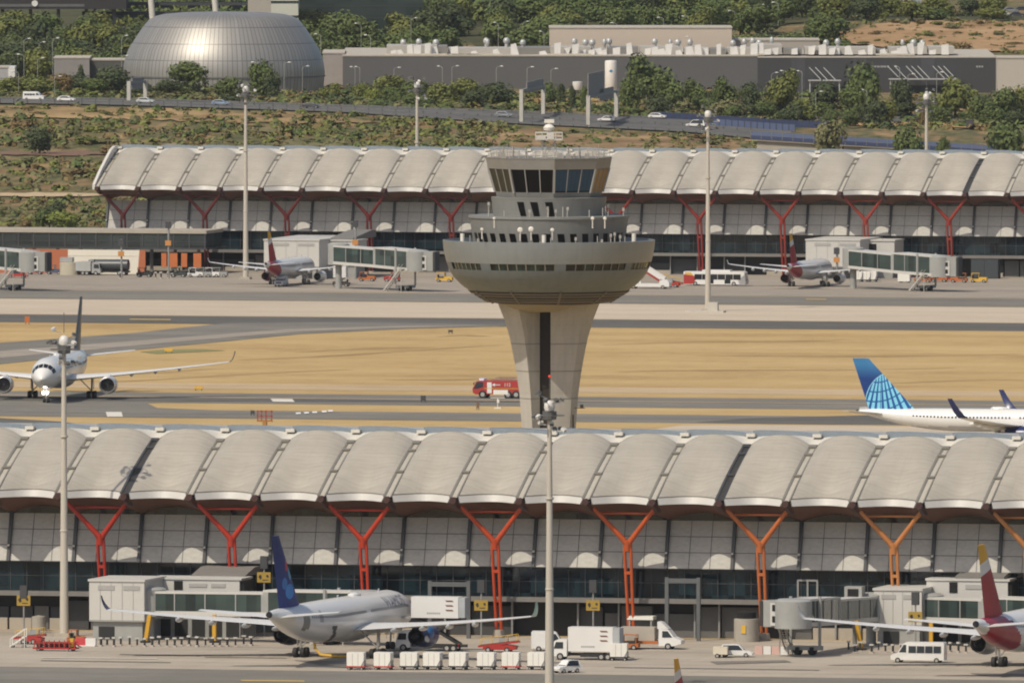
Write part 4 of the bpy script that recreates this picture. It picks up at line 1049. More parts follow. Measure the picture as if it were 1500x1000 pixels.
def jet_bridge(label, root, mid, cab, wd=3.2, ht=3.0, cabdir=0.0, group=None, legs=True):
    """root, mid, cab: floor points (world); wheels stand under the outer tunnel"""
    T = thing('jet_bridge', label, 'jet bridge', (root[0], root[1], 0), 0, group)
    o = Vector((root[0], root[1], 0)); root, mid, cab = Vector(root)-o, Vector(mid)-o, Vector(cab)-o
    b = MB(); b.lathe([(.01,root.z-.5),(2.3,root.z-.5),(2.3,root.z+ht+.2),(1.9,root.z+ht+.45),(.01,root.z+ht+.5)], 20, (root.x,root.y,0)); b.tube([(root.x,root.y,0),(root.x,root.y,root.z)], .7, 10); b.build('rotunda', BGREY, T, smooth=40)
    tunnel(T, root, mid+(mid-root).normalized()*.3, wd, ht); tunnel(T, mid, cab, wd+.5, ht+.35, 'outer_tunnel')
    b = MB(); b.lathe([(.01,cab.z-.5),(2.5,cab.z-.5),(2.5,cab.z+ht+.1),(2.0,cab.z+ht+.4),(.01,cab.z+ht+.45)], 18, (cab.x,cab.y,0))
    fx = Vector((math.cos(cabdir), math.sin(cabdir), 0)); c = cab+fx*2.6
    b.obox((c.x,c.y,cab.z+ht/2-.1), (2.6,3.6,ht+.5), cabdir, 0); cb = b.build('cab', BGREY, T, smooth=40)
    b = MB(); c = cab+fx*1.6
    side = Vector((-fx.y, fx.x, 0))
    for sg in (-1, 1):
        q = c+side*sg*1.9; b.obox((q.x,q.y,cab.z+1.35), (1.5,.12,3.0), cabdir, 0)
        for z in (.7, 2.2): q2 = c+side*sg*1.98; b.obox((q2.x,q2.y,cab.z+z), (.75,.06,.85), cabdir, 1)
    b.build('cab_window', [BWHITE, BLACKM], cb)
    b = MB(); c = cab+fx*4.0; b.obox((c.x,c.y,cab.z+ht/2-.1), (.5,3.9,ht+.3), cabdir); b.build('bellows', RUB, cb)
    # drive column with its wheels, and the service stair
    q = mid*.35+cab*.65; dv = (cab-mid).normalized(); s = dv.cross(Vector((0,0,1)))
    b = MB()
    for sg in (-1, 1): b.bar(q+s*sg*(wd/2+.4)+Vector((0,0,ht+.6)), Vector((q.x,q.y,1.1))+s*sg*(wd/2+.4), .35, .35)
    b.bar(Vector((q.x,q.y,1.0))-s*2.4, Vector((q.x,q.y,1.0))+s*2.4, .7, .6)
    b.build('drive_column', BGREY, T)
    for sg in (-1, 1):
        w_ = MB(); c = Vector((q.x,q.y,.62))+s*sg*1.0
        w_.obox(c, (1.25,.5,1.0), math.atan2(dv.y, dv.x)); w_.lathe([(.25,-.28),(.62,-.28),(.62,.28),(.25,.28)], 14, tuple(c), 'y', 0, True); w_.build('wheel', TYRE, T)
    st = MB(); top = cab*.86+mid*.14+s*(wd/2+.9); top.z = cab.z; bot = top-dv*(cab.z*1.15); bot.z = .2
    for off in (-.45, .45): st.bar(top+s*off, bot+s*off, .12, .35); st.bar(top+s*off+Vector((0,0,1)), bot+s*off+Vector((0,0,1)), .07)
    n = 12
    for k in range(n): c = bot.lerp(top, (k+.5)/n); st.bar(c-s*.45, c+s*.45, .3, .06)
    st.bar(top, top-s*1.0, .9, .1); st.bar(Vector((top.x,top.y,0)), top, .12)
    st.build('service_stair', M('stair_metal', (.40,.39,.35), .6), T)
    return T
def gate_block(label, px0, px1, pyb, zt, depth, zlow, group=None, opts=()):
    """white fixed gate building: px0..px1 along its front at ground row pyb"""
    a, b_ = G(px0, pyb), G(px1, pyb); y = G((px0+px1)/2, pyb).y; L = b_.x-a.x
    T = thing('gate_building', label, 'gate building', (a.x, y, 0), 0, group)
    b = MB(); b.box(0, L, 0, depth, zlow, zt, 0); b.box(-.15, L+.15, -.15, depth, zt+.002, zt+.3, 0)
    b.build('upper_storey', BWHITE, T)
    b = MB(); b.box(.4, L-.4, .5, depth, 0, zlow-.004, 0)
    x = 1.2
    while x < L-3: b.box(x, x+2.2, .42, .498, .2, zlow-.7, 1); x += 3.6
    b.build('lower_storey', [BGREY, GDARK], T)
    for x in (L*.16, L*.62): b = MB(); b.box(x, x+min(3.6, L*.3), -.06, -.004, zt-1.15, zt-.55); b.build('louvre', M('louvre_grey', (.34,.33,.31), .6), T)
    b = MB(); x = L/5
    for k in range(1, 5): b.box(L*k/5-.04, L*k/5+.04, -.03, -.005, zlow+.2, zt-.2)
    b.box(0, L, -.04, -.006, zlow+.1, zlow+.2); b.build('cladding_joint', BGREY, T)
    return T
def fl(px, py, D):   # floor point seen at a pixel at depth D
    return AT(px, py, D)
# near left gate
gate_block('white gate building with grey louvres behind the left wing of the blue-tailed jet', 128, 214, 938, 8.0, 11, 2.6)
T = thing('gate_building', 'long white walkway block with black end opening above the blue-tailed jet\'s wing', 'gate building', G(214, 934), 0)
o = G(214, 934); L = G(354, 934).x-o.x
b = MB(); b.box(.02, L, 2.0, 8, 5.6, 7.9); b.box(-.1, L+.3, 1.85, 8, 7.902, 8.15); b.build('upper_storey', BWHITE, T)
b = MB(); b.box(3.4, 4.6, 1.9, 1.998, 5.9, 7.7); b.build('opening', BLACKM, T); b = MB(); b.box(L+.02, L+.6, 2.3, 7.7, 5.8, 7.7); b.build('opening', BLACKM, T)
b = MB(); b.box(5.5, 8, 1.92, 1.997, 6.9, 7.4); b.build('louvre', MAT['louvre_grey'], T); b = MB(); b.box(8.6, 10.6, 1.92, 1.997, 6.9, 7.4); b.build('louvre', MAT['louvre_grey'], T)
b = MB(); b.prism([(7.0,8.16),(7.0,8.3),(12,9.2),(20,9.2),(20,8.16)], 4.5, L-.5, 'x'); b.build('walkway_roof', SLAB, T)
b = MB(); b.box(0, L, 2.4, 8, 0, 2.9, 0); 
for k in range(6): b.box(1+k*2.4, 2.8+k*2.4, 2.3, 2.398, .2, 2.5, 1)
for x in (.5, 4, 9, L-1): b.box(x, x+.5, 2.2, 7, 2.9, 5.59, 0)
b.build('lower_storey', [BGREY, GDARK], T)
jet_bridge('glazed white jet bridge reaching behind the tail of the blue-tailed jet', fl(219,896,2490), fl(395,898,2482), fl(535,900,2475), 3.2, 2.9, -.5)
# near right gate
gate_block('white gate building behind the white minibus at right', 1278, 1352, 945, 7.4, 11, 2.6)
T = thing('gate_building', 'white walkway block with black opening left of the red-tailed jet fin', 'gate building', G(1352, 943), 0)
o = G(1352, 943); L = G(1478, 943).x-o.x
b = MB(); b.box(.02, L, 2.0, 8, 5.9, 8.5); b.box(-.1, L+.3, 1.85, 8, 8.502, 8.8); b.build('upper_storey', BWHITE, T)
b = MB(); b.box(3.2, 4.3, 1.9, 1.998, 6.9, 8.3); b.build('opening', BLACKM, T); b = MB(); b.box(L+.02, L+.5, 2.3, 7.7, 6.2, 8.3); b.build('opening', BLACKM, T)
b = MB(); b.box(5.4, 8, 1.92, 1.997, 7.4, 8.0); b.build('louvre', MAT['louvre_grey'], T)
b = MB(); b.prism([(2.0,8.81),(2.0,9.1),(12,10.6),(20,10.6),(20,8.81)], 4.0, L-.5, 'x'); b.build('walkway_roof', SLAB, T)
b = MB(); b.box(0, L, 2.4, 8, 0, 2.9, 0)
for k in range(6): b.box(.6+k*2.1, 2.2+k*2.1, 2.3, 2.398, .2, 2.5, 1)
for x in (.5, 4, 9): b.box(x, x+.5, 2.2, 7, 2.9, 5.89, 0)
b.build('lower_storey', [BGREY, GDARK], T)
T = thing('roof_plant', 'grey rooftop plant box with dark vent beside the right gate building', 'plant box', fl(1252, 880, 2475))
b = MB(); b.box(-1.2,1.2,-1,1,0,2.0,0); b.box(-.75,.75,-1.06,-1.003,.4,1.7,1); b.build('housing', [BGREY, BLACKM], T)
b = MB(); b.box(-2.2,2.2,-1.2,1.2,-.9,-.01); b.bar((0,0,-9),(0,0,-.9),.5); b.build('platform', SLAB, T)
jet_bridge('grey-green jet bridge with round cab and wheeled support left of the minibus', fl(1276,905,2478), fl(1212,910,2462), fl(1162,914,2445), 3.2, 3.0, math.pi-.5+math.pi*0)
jet_bridge('glazed jet bridge reaching behind the red-tailed jet at right', fl(1358,905,2478), fl(1450,908,2466), fl(1600,914,2455), 3.2, 2.9, -.5)
# far gates
gate_block('distant white gate building behind the left red-tailed jet', 384, 470, 409, 8.3, 30, 2.6)
gate_block('distant white gate building behind the right red-tailed jet', 1178, 1262, 409, 8.3, 30, 2.6)
T = thing('gate_building', 'distant white walkway block left of the glazed jet bridge by the tower bowl', 'gate building', G(470, 408)); L = G(520,408).x-G(470,408).x
b = MB(); b.box(.02, L, 3, 12, 3.0, 8.0); b.box(-.1,L+.2,2.8,12,8.002,8.3); b.build('upper_storey', BWHITE, T); b = MB(); b.box(.5,L-.5,3.5,12,0,2.99); b.build('lower_storey', BGREY, T)
b = MB(); b.prism([(4,8.31),(4,8.6),(20,9.9),(24,9.9),(24,8.31)], 1, L-1, 'x'); b.build('walkway_roof', SLAB, T)
T = thing('gate_building', 'distant white walkway block with black opening right of the second red-tailed jet', 'gate building', G(1262, 408)); L = G(1308,408).x-G(1262,408).x
b = MB(); b.box(.02, L, 3, 12, 3.0, 8.0); b.box(-.1,L+.2,2.8,12,8.002,8.3); b.build('upper_storey', BWHITE, T); b = MB(); b.box(.5,L-.5,3.5,12,0,2.99); b.build('lower_storey', BGREY, T)
b = MB(); b.box(1.0,2.6,2.9,2.998,5.4,7.4); b.build('opening', BLACKM, T)
jet_bridge('distant glazed jet bridge sloping down towards the control tower bowl', fl(496,384,3905), fl(560,389,3895), fl(612,394,3885), 4.4, 3.6, 0)
jet_bridge('distant glazed jet bridge sloping down right of the second red-tailed jet', fl(1250,390,3905), fl(1318,397,3895), fl(1378,402,3885), 4.4, 3.6, 0)
jet_bridge('distant glazed jet bridge cut by the left edge of the picture', fl(-70,384,3912), fl(-20,389,3900), fl(44,395,3890), 4.4, 3.6, 0)
# glazed connecting building at far left
a = G(-160, 404); L = G(283, 404).x-a.x
T = thing('glazed_walkway', 'long dark glazed walkway building with pale roof edge at far left', 'walkway', (a.x, G(0,400).y+4, 0))
def zz(py, D=3995): return HCAM-(py-HOR)*D/FOC
b = MB(); b.box(0, L, -.3, 14, zz(343), zz(338.5)); b.build('roof', CONCW, T)
b = MB(); b.box(.2, L-.2, 0, 13.5, zz(364), zz(343)-.01, 0)
x = 0
while x < L: b.box(x, x+.3, -.12, -.004, zz(364), zz(343)-.02, 1); x += 3.5
b.box(0, L, -.1, -.006, zz(355)-.06, zz(355)+.06, 1); b.build('glazing', [mat_glass('walkway_glass', (.012,.017,.018), (.045,.06,.06), 3.5, 2.2), GREYD], T)
b = MB(); b.box(0, L, -.2, 13.5, zz(366.5), zz(364)-.004); b.build('sill', GREYD, T)
for k in range(12): b = MB(); b.box(L*(k+.5)/12-.3, L*(k+.5)/12+.3, 3, 3.6, 0, zz(366.5)-.01); b.build('pier', SLAB, T)
ORNG = M('orange_panel', (.38,.115,.045), .6, var=.06); 
T = thing('site_hoarding', 'orange and white painted wall under the glazed walkway', 'wall', G(0, 400)+Vector((0,1.2,0)))
o = G(0,400).x
def hx(px): return G(px,400).x-o
b = MB(); b.box(hx(-150), hx(104), 0, .4, 0, 5.2); b.build('orange_panel', ORNG, T); b = MB(); b.prism([(hx(213),0),(hx(225),0),(hx(225),5.2),(hx(216),5.2)], 0, .4, 'y'); b.build('orange_panel', ORNG, T)
b = MB(); b.prism([(hx(104)+.01,0),(hx(213)-.02,0),(hx(216)-.02,5.2),(hx(104)+.01,5.2)], 0, .4, 'y'); b.box(hx(104), hx(214), -.06, -.004, 3.9, 4.05); b.build('white_panel', M('cream_panel', (.66,.62,.52), .6, var=.05), T)
for x0_, x1_ in ((250,258),(261,275),(281,290),(300,312)): b = MB(); b.box(hx(x0_), hx(x1_), 0, .3, 1.6, 4.6); b.build('orange_panel', M('orange_dim', (.42,.12,.03), .6), T)
# ------------------------------------------------------------------ vehicles and ground equipment
VWHITE = M('vehicle_white', (.66,.65,.62), .35, var=.05, scale=.5); VGLASS = M('vehicle_glass', (.015,.018,.022), .12); VGREY = M('vehicle_grey', (.30,.30,.29), .5); VBLACK = M('chassis_black', (.02,.02,.02), .7)
VORG = M('equipment_orange', (.40,.12,.03), .5); VRED = M('equipment_red', (.34,.028,.022), .45); VYEL = M('equipment_yellow', (.60,.36,.04), .5); CREAM = M('canopy_white', (.70,.68,.62), .6, var=.08, scale=.8)
LAMPF = M('headlamp', (.7,.7,.66), .15); LAMPR = M('tail_lamp', (.4,.02,.02), .3); GREYB = M('box_grey', (.36,.38,.38), .5); HUB = M('wheel_hub', (.35,.34,.32), .4)
def wheelset(T, xs, half, r=.34, wd=.24):
    for x in xs:
        for sg in (-1, 1):
            b = MB(); y = sg*(half-wd/2); b.lathe([(.02,-wd/2),(r,-wd/2),(r,wd/2),(.02,wd/2)], 14, (x,y,r), 'y', 0); b.lathe([(.02,wd/2+.01),(r*.55,wd/2+.01)], 10, (x,y,r), 'y', 1); b.lathe([(r*.55,-wd/2-.01),(.02,-wd/2-.01)], 10, (x,y,r), 'y', 1)
            b.build('wheel', [TYRE, HUB], T)
def shell(T, name, prof_, wd, mat, inset=.12, zsh=None):
    """vehicle body: side outline (x,z), full width low down, drawn in towards the roof"""
    zs = [z for x, z in prof_]; z0, z1 = min(zs), max(zs); zs_ = zsh if zsh else z0+(z1-z0)*.5
    def hw(z): return wd/2 if z <= zs_ else wd/2-inset*(z-zs_)/(z1-zs_+1e-6)
    mb = MB(); n = len(prof_)
    L = [(x, -hw(z), z) for x, z in prof_]; Rr = [(x, hw(z), z) for x, z in prof_]
    mb.add(L+Rr, [tuple(range(n)), tuple(range(2*n-1, n-1, -1))]+[(i, n+i, n+(i+1)%n, (i+1)%n) for i in range(n)])
    return mb.build(name, mat, T), hw
def glasspane(T, quads, name='window'):
    b = MB()
    for q in quads: b.add(q, [tuple(range(len(q)))])
    return b.build(name, VGLASS, T)
def sidewin(T, hw, poly, name='side_window'):
    b = MB()
    for sg in (-1, 1): b.add([(x, sg*(hw(z)+.008), z) for x, z in poly], [tuple(range(len(poly)))])
    return b.build(name, VGLASS, T)
def lamps(T, xf, xr, half, zf_, zr_):
    for sg in (-1, 1):
        b = MB(); b.box(xf-.06, xf+.02, sg*(half-.28)-.17, sg*(half-.28)+.17, zf_-.1, zf_+.1); b.build('headlight', LAMPF, T)
        b = MB(); b.box(xr-.02, xr+.06, sg*(half-.2)-.1, sg*(half-.2)+.1, zr_-.18, zr_+.18); b.build('tail_light', LAMPR, T)
def car(label, p, rz, mat=VWHITE, L=4.4, H=1.47, group=None, estate=False, name='parked_car', full=True):
    T = thing(name, label, 'car', p, rz, group); h = L/2
    top = [(-h+.05,.35),(h-.05,.35),(h,.62),(h-.25,.82),(h-1.1,.95),(h-1.75,H-.08),(h-2.3,H),(-h+.9 if not estate else -h+.5,H-.06),(-h+.3 if not estate else -h+.12,.98),(-h,.85)]
    body, hw = shell(T, 'body', top, 1.78, mat, .22, .92)
    sidewin(T, hw, [(h-1.25,.97),(h-1.85,H-.14),(h-2.3,H-.1),(-h+1.0 if not estate else -h+.6,H-.14),(-h+.5,.97)])
    glasspane(T, [[(h-1.13,-.75,.99),(h-1.13,.75,.99),(h-1.74,.64,H-.13),(h-1.74,-.64,H-.13)]], 'windscreen')
    if full:
        wheelset(T, (-h+.85, h-.85), .89, .32); lamps(T, h, -h, .89, .66, .8)
    else: wheelset(T, (-h+.85, h-.85), .89, .32)
    return T
def van(label, p, rz, L=5.9, H=2.6, mat=VWHITE, windows=False, group=None, name='delivery_van', cat='van'):
    T = thing(name, label, cat, p, rz, group); h = L/2
    top = [(-h,.4),(h-.03,.4),(h,.75),(h-.15,1.12),(h-.95,1.35),(h-1.65,H-.2),(h-2.1,H),(-h+.1,H),(-h,H-.15)]
    body, hw = shell(T, 'body', top, 2.0, mat, .16, 1.2)
    sidewin(T, hw, [(h-1.1,1.4),(h-1.72,H-.35),(h-2.1,H-.35),(h-2.1,1.4)])
    glasspane(T, [[(h-.97,-.9,1.4),(h-.97,.9,1.4),(h-1.62,.8,H-.27),(h-1.62,-.8,H-.27)]], 'windscreen')
    if windows:
        n = 4; x0, x1 = -h+.4, h-2.3
        for k in range(n): a = x0+(x1-x0)*k/n; c = x0+(x1-x0)*(k+1)/n-.1; sidewin(T, hw, [(a,1.35),(c,1.35),(c,H-.5),(a,H-.5)])
    b = MB(); b.box(h-.02, h+.04, -.6, .6, .75, 1.0); b.build('grille', VBLACK, T)
    wheelset(T, (-h+1.0, h-.95), 1.0, .36); lamps(T, h, -h, 1.0, .9, 1.3); return T
def truck(label, p, rz, L=8.5, boxz=(1.2,3.9), mat=VWHITE, boxmat=VWHITE, name='catering_truck', cat='truck', bars=True, boxlen=None, rear=GREYB, lift=0):
    T = thing(name, label, cat, p, rz); h = L/2; xb = h-2.2
    top = [(h-2.0,.5),(h-.05,.5),(h,.9),(h-.1,1.5),(h-.35,2.55),(h-.8,2.75),(h-2.0,2.75)]
    body, hw = shell(T, 'cab', top, 2.3, mat, .12, 1.5)
    o = sidewin(T, hw, [(h-.25,1.55),(h-.5,2.4),(h-1.5,2.4),(h-1.5,1.55)]); o.parent = body
    o = glasspane(T, [[(h-.09,-1.0,1.55),(h-.09,1.0,1.55),(h-.34,.95,2.5),(h-.34,-.95,2.5)]], 'windscreen'); o.parent = body
    b = MB(); b.box(-h, h-2.05, -.45, .45, .6, .95); b.box(-h+2.6, xb-1.6, -1.0, 1.0, .45, .95); b.build('chassis', VBLACK, T)
    z0, z1 = boxz[0]+lift, boxz[1]+lift
    b = MB(); b.box(-h+.9, xb, -1.22, 1.22, z0, z1); bx = b.build('cargo_box', boxmat, T)
    b = MB(); b.box(-h, -h+.896, -1.16, 1.16, z0+.05, z1-.08); b.build('tail_section', rear, T)
    if lift:
        b = MB()
        for sg in (-1,1):
            b.bar((-h+1,sg*.8,1.0),(xb-.5,sg*.8,z0-.05),.22,.3); b.bar((-h+1,sg*.8,z0-.05),(xb-.5,sg*.8,1.0),.22,.3)
        b.build('scissor_lift', VBLACK, T)
        b = MB(); b.box(xb+.004, xb+1.4, -1.2, 1.2, z0-.1, z0+.1); b.build('loading_platform', VGREY, T)
    if bars:
        sl = [(0,.0),(.45,.0),(.55,.14),(.1,.14)]
        for sg in (-1, 1):
            for k in range(3):
                b = MB(); zz_ = z1-.65-k*.62
                b.add([(-h+1.5+u*2.2, sg*1.226, zz_+v*1.6) for u, v in sl], [(0,1,2,3)]); o = b.build('stripe_mark', M('stripe_brown', (.16,.07,.045), .6), bx)
            b = MB(); 
            for k in range(7): b.box(-h+3.4+k*.27, -h+3.58+k*.27, sg*1.224-.002, sg*1.224+.002, z0+.5, z0+.74)
            b.build('lettering', M('letter_grey', (.25,.25,.24), .6), bx)
    wheelset(T, (-h+1.6, -h+2.5, h-1.1), 1.18, .48, .3); lamps(T, h, -h+.9, 1.1, .85, .9)
    return T
def bus(label, p, rz, L=13.6):
    T = thing('airport_bus', label, 'bus', p, rz); h = L/2; H = 3.05
    top = [(-h,.35),(h-.1,.35),(h,.7),(h-.05,1.2),(h-.3,H-.1),(h-.6,H),(-h+.1,H),(-h,H-.15)]
    body, hw = shell(T, 'body', top, 3.0, VWHITE, .05, 1.4)
    n = 6
    for k in range(n):
        a = -h+2.4+(L-3.4)*k/n; c = a+(L-3.4)/n-.08; sidewin(T, hw, [(a,1.35),(c,1.35),(c,2.5),(a,2.5)])
    for a in (-h+5.3, -h+9.0): sidewin(T, hw, [(a,.5),(a+1.3,.5),(a+1.3,1.348),(a,1.348)], 'door')
    glasspane(T, [[(h-.03,-1.35,1.1),(h-.03,1.35,1.1),(h-.27,1.3,H-.25),(h-.27,-1.3,H-.25)]], 'windscreen')
    b = MB()
    for sg in (-1, 1): b.add([(x, sg*(hw(z)+.006), z) for x, z in [(-h+.02,.4),(-h+2.0,.4),(-h+2.9,1.6),(-h+2.2,2.2),(-h+.02,2.45)]], [(0,1,2,3,4)])
    b.box(-h-.01, -h-.002, -1.4, 1.4, .5, 2.4); b.build('rear_livery', VRED, T)
    b = MB()
    for sg in (-1, 1): b.add([(x, sg*(hw(z)+.006), z) for x, z in [(-h+.3,2.46),(-h+2.2,2.21),(-h+1.6,2.85),(-h+.3,2.85)]], [(0,1,2,3)])
    b.build('rear_livery', VYEL, T)
    b = MB(); b.box(-h+4, h-3.5, -1.1, 1.1, H+.002, H+.35); b.build('roof_unit', VWHITE, T)
    wheelset(T, (-h+2.6, h-2.6), 1.5, .48, .3); return T
def cart(label, p, rz=0, group=None, cov=CREAM, base=VBLACK):
    T = thing('baggage_cart', label, 'baggage cart', p, rz, group)
    b = MB(); b.box(-1.25,1.25,-.75,.75,.38,.55); b.bar((1.25,0,.45),(2.0,0,.35),.08); b.build('chassis', base, T)
    b = MB(); b.prism([(-1.12,.56),(.75,.56),(1.12,1.25),(1.15,2.25),(1.05,2.32),(-1.05,2.34),(-1.15,2.2)], -.75, .75, 'y'); cv = b.build('canopy', cov, T)
    b = MB(); b.prism([(.77,.56),(1.15,.56),(1.15,1.23)], -.68, .68, 'y'); 
    for x in (-.4,.35): b.box(x, x+.05, -.765, -.752, .6, 2.2)
    b.build('curtain_flap', VGREY, T)
    wheelset(T, (-.85,.85), .75, .2, .14); return T
def beltloader(label, p, rz, mat=VRED, L=7.0, up=1.2):
    T = thing('belt_loader', label, 'belt loader', p, rz); h = L/2
    b = MB(); b.prism([(-h+.6,.4),(h-.6,.4),(h-.4,.9),(h-1.4,1.05),(-h+.8,.95)], -.9, .9, 'y'); b.build('body', mat, T)
    b = MB(); b.bar((-h,-.3,.8),(h,-.3,.8+up),.9,.28); b.build('conveyor', mat, T)
    b = MB(); b.bar((-h+.1,-.3,.99),(h-.1,-.3,.99+up),.7,.04); b.build('belt', VBLACK, T)
    b = MB(); b.box(-.2,1.0,.35,.9,1.0,1.9,); b.build('seat', VGREY, T)
    b = MB()
    for x in (-h+.3, -1.0, 1.0, h-.3): z = .95+up*(x+h)/L; b.bar((x,.25,z),(x,.25,z+.9),.06); b.bar((x,-.8,z),(x,-.8,z+.9),.06)
    b.bar((-h+.3,.25,1.85),(h-.3,.25,1.85+up*.93),.06); b.bar((-h+.3,-.8,1.85),(h-.3,-.8,1.85+up*.93),.06); b.build('guard_rail', VYEL, T)
    wheelset(T, (-h+1.4, h-1.6), .92, .38); return T
def tractor(label, p, rz, mat=VORG, L=3.2, cabin=True, name='baggage_tractor', group=None):
    T = thing(name, label, 'tractor', p, rz, group); h = L/2
    b = MB(); b.prism([(-h,.35),(h,.35),(h,1.0),(h-.15,1.15),(.1,1.2),(.0,.85),(-h+.2,.85),(-h,1.0)], -.7, .7, 'y'); b.build('body', mat, T)
    if cabin:
        b = MB(); b.box(-h+.25,.2,-.66,.66,1.98,2.08)
        for x in (-h+.3,.12):
            for y in (-.6,.6): b.bar((x,y,.85),(x,y,1.98),.09)
        b.build('cab_frame', mat, T)
        b = MB(); b.box(.1,.14,-.55,.55,1.22,1.95); b.build('windscreen', VGLASS, T)
    b = MB(); b.box(-h+.4,-.2,-.5,.5,.86,1.15); b.box(-h+.35,-h+.55,-.5,.5,1.15,1.6); b.build('seat', VBLACK, T)
    wheelset(T, (-h+.6,h-.6), .75, .36); return T
def stand_sign(label, px, pyb, pyt, pyp, dark=False):
    p = G(px, pyb); D = (p-CAM).dot(FWD); ht = AT(px, pyt, D).z; hp_ = AT(px, pyp, D).z
    T = thing('stand_sign', label, 'sign', p)
    b = MB(); b.tube([(0,0,0),(0,0,ht)], .12, 8); b.build('pole', STEELG, T)
    b = MB(); b.box(-.95,.95,-.2,-.05,hp_-.7,hp_+.7); sp = b.build('panel', M('sign_yellow', (.32,.21,.03), .6) if not dark else M('sign_dark', (.06,.06,.06), .5), T)
    b = MB(); b.prism([(-.75,hp_+.1),(-.55,hp_+.35),(-.35,hp_+.3),(-.28,hp_-.1),(-.5,hp_-.32)], -.212, -.204, 'y'); b.prism([(.3,hp_+.3),(.62,hp_+.36),(.7,hp_+.05),(.45,hp_-.05)], -.212, -.204, 'y'); b.box(-.2,.62,-.212,-.204,hp_-.42,hp_-.3); b.build('lettering', VBLACK, sp)
    b = MB(); b.box(-.5,.5,-.3,.25,ht-1.6,ht+.1); b.box(-.4,.4,-.31,-.302,ht-1.45,ht-.1); b.build('display_box', [GREYD, BLACKM], T); return T
PN = [0]
def post(label, p, group):
    PN[0] += 1; rp = random.Random(PN[0]); T = thing('barrier_post', label, 'post', p, rp.uniform(-.5,.5), group); T.scale = (rp.uniform(.7,.95),rp.uniform(.7,.95),rp.uniform(.75,.95))
    b = MB(); b.box(-.26,.26,-.26,.26,.0,.28); b.build('base', M('post_base', (.42,.36,.32), .6), T)
    b = MB(); b.box(-.14,.14,-.14,.14,.301,1.3); b.build('shaft', VBLACK, T)
    b = MB(); b.box(-.32,.32,-.2,.2,1.301,1.55); b.build('cap', M('post_cap', (.46,.44,.40), .6), T); return T
PI = math.pi
# baggage carts in a row behind the blue-tailed jet
cart0 = None
CB = M('cart_red', (.42,.04,.03), .5)
labs = ['white baggage cart with red chassis at left end of the apron row', 'white baggage cart with red chassis second from left under the blue-tailed jet', 'white baggage cart third from left in the row on the apron', 'white baggage cart fourth from left, in front of the blue engine', 'white baggage cart fifth from left, right of the blue engine', 'white baggage cart sixth from left, left of the red-based cart', 'white baggage cart on a red chassis, near the right end of the row', 'white baggage cart at right end of the row beside the light mast']
for i, x in enumerate((522,562,600,634,672,713,749,787)):
    cart(labs[i], G(x, 980.5), random.Random(i).uniform(-.06,.06), 'white baggage carts in a row', CREAM, CB if i in (0,1,6) else VBLACK)
cart('white baggage container beside the catering truck tail', G(907, 967), .1, None, CREAM, VBLACK)
car('small white hatchback on the apron right of the nearest light mast', G(830, 985), PI+.9, VWHITE, 3.9, 1.75, estate=True)
truck('white catering truck with three brown slanted marks parked on the apron', G(861, 966), PI, 9.2, (1.2,4.4))
van('white van half hidden behind the nearest light mast', G(806, 953), 0.2, 5.0, 2.7)
truck('raised catering truck with white box lifted beside the blue-tailed jet nose', G(633, 953), PI, 9.6, (1.3,4.1), lift=3.2, name='catering_truck')
tractor('orange baggage tractor behind the white catering truck', G(914, 951), PI, VORG, 4.2)
T = thing('flatbed_truck', 'white truck cab with wind deflector pulling a long orange flatbed', 'truck', G(945, 950), 0)
hh = 4.3
top = [(hh-2.2,.5),(hh-.05,.5),(hh+.9,.8),(hh+.9,1.25),(hh-.1,1.7),(hh-.9,2.7),(hh-2.2,2.75)]
body, hw = shell(T, 'cab', top, 2.2, VWHITE, .12, 1.5); o = sidewin(T, hw, [(hh-.3,1.65),(hh-.95,2.5),(hh-1.7,2.5),(hh-1.7,1.65)]); o.parent = body
b = MB(); b.prism([(hh-2.4,2.76),(hh-.9,2.76),(hh-1.9,3.7),(hh-2.4,3.75)], -.9, .9, 'y'); b.build('wind_deflector', VWHITE, body)
b = MB(); b.box(-hh, hh-2.3, -1.1, 1.1, .75, 1.15); b.build('flatbed', VORG, T)
b = MB(); b.box(-hh+1.2, hh-2.8, -.9, .9, 1.16, 3.0); b.build('load_box', M('tank_beige', (.38,.34,.28), .6), T); wheelset(T, (-hh+1, hh-.9), 1.1, .45, .3)
T = thing('flat_canopy', 'pale flat canopy roof over a doorway behind the orange tractor', 'canopy', G(935, 936)+Vector((0,2,0)))
b = MB(); b.box(-1.8,1.8,-1,1,2.6,3.1); b.build('roof', CREAM, T); b = MB(); b.box(-1.6,-1.4,-.9,.9,0,2.59); b.box(1.4,1.6,-.9,.9,0,2.59); b.build('post', BGREY, T)
beltloader('red belt loader standing right of the blue engine', G(732, 955), 0, VRED, 5.6, .7)
car('white estate car parked near the grey storage tank', G(1078, 962), .15, VWHITE, 4.5, 1.75, estate=True)
T = thing('luggage_trailer', 'small cream box trailer behind the white estate car', 'trailer', G(1056, 963), .1)
b = MB(); b.box(-.95,.95,-.7,.7,.5,1.5); b.build('box', M('trailer_cream', (.60,.54,.42), .6), T); wheelset(T, (-.4,), .75, .3); b = MB(); b.bar((.95,0,.5),(1.6,0,.45),.08); b.build('drawbar', VBLACK, T)
van('white passenger minibus with dark side windows left of the red-tailed jet', G(1346, 970), PI, 7.2, 2.75, VWHITE, True, name='minibus', cat='minibus')
T = thing('storage_tank', 'round beige storage tank with yellow sign near the right jet bridge', 'tank', G(1086, 941)+Vector((0,3,0)))
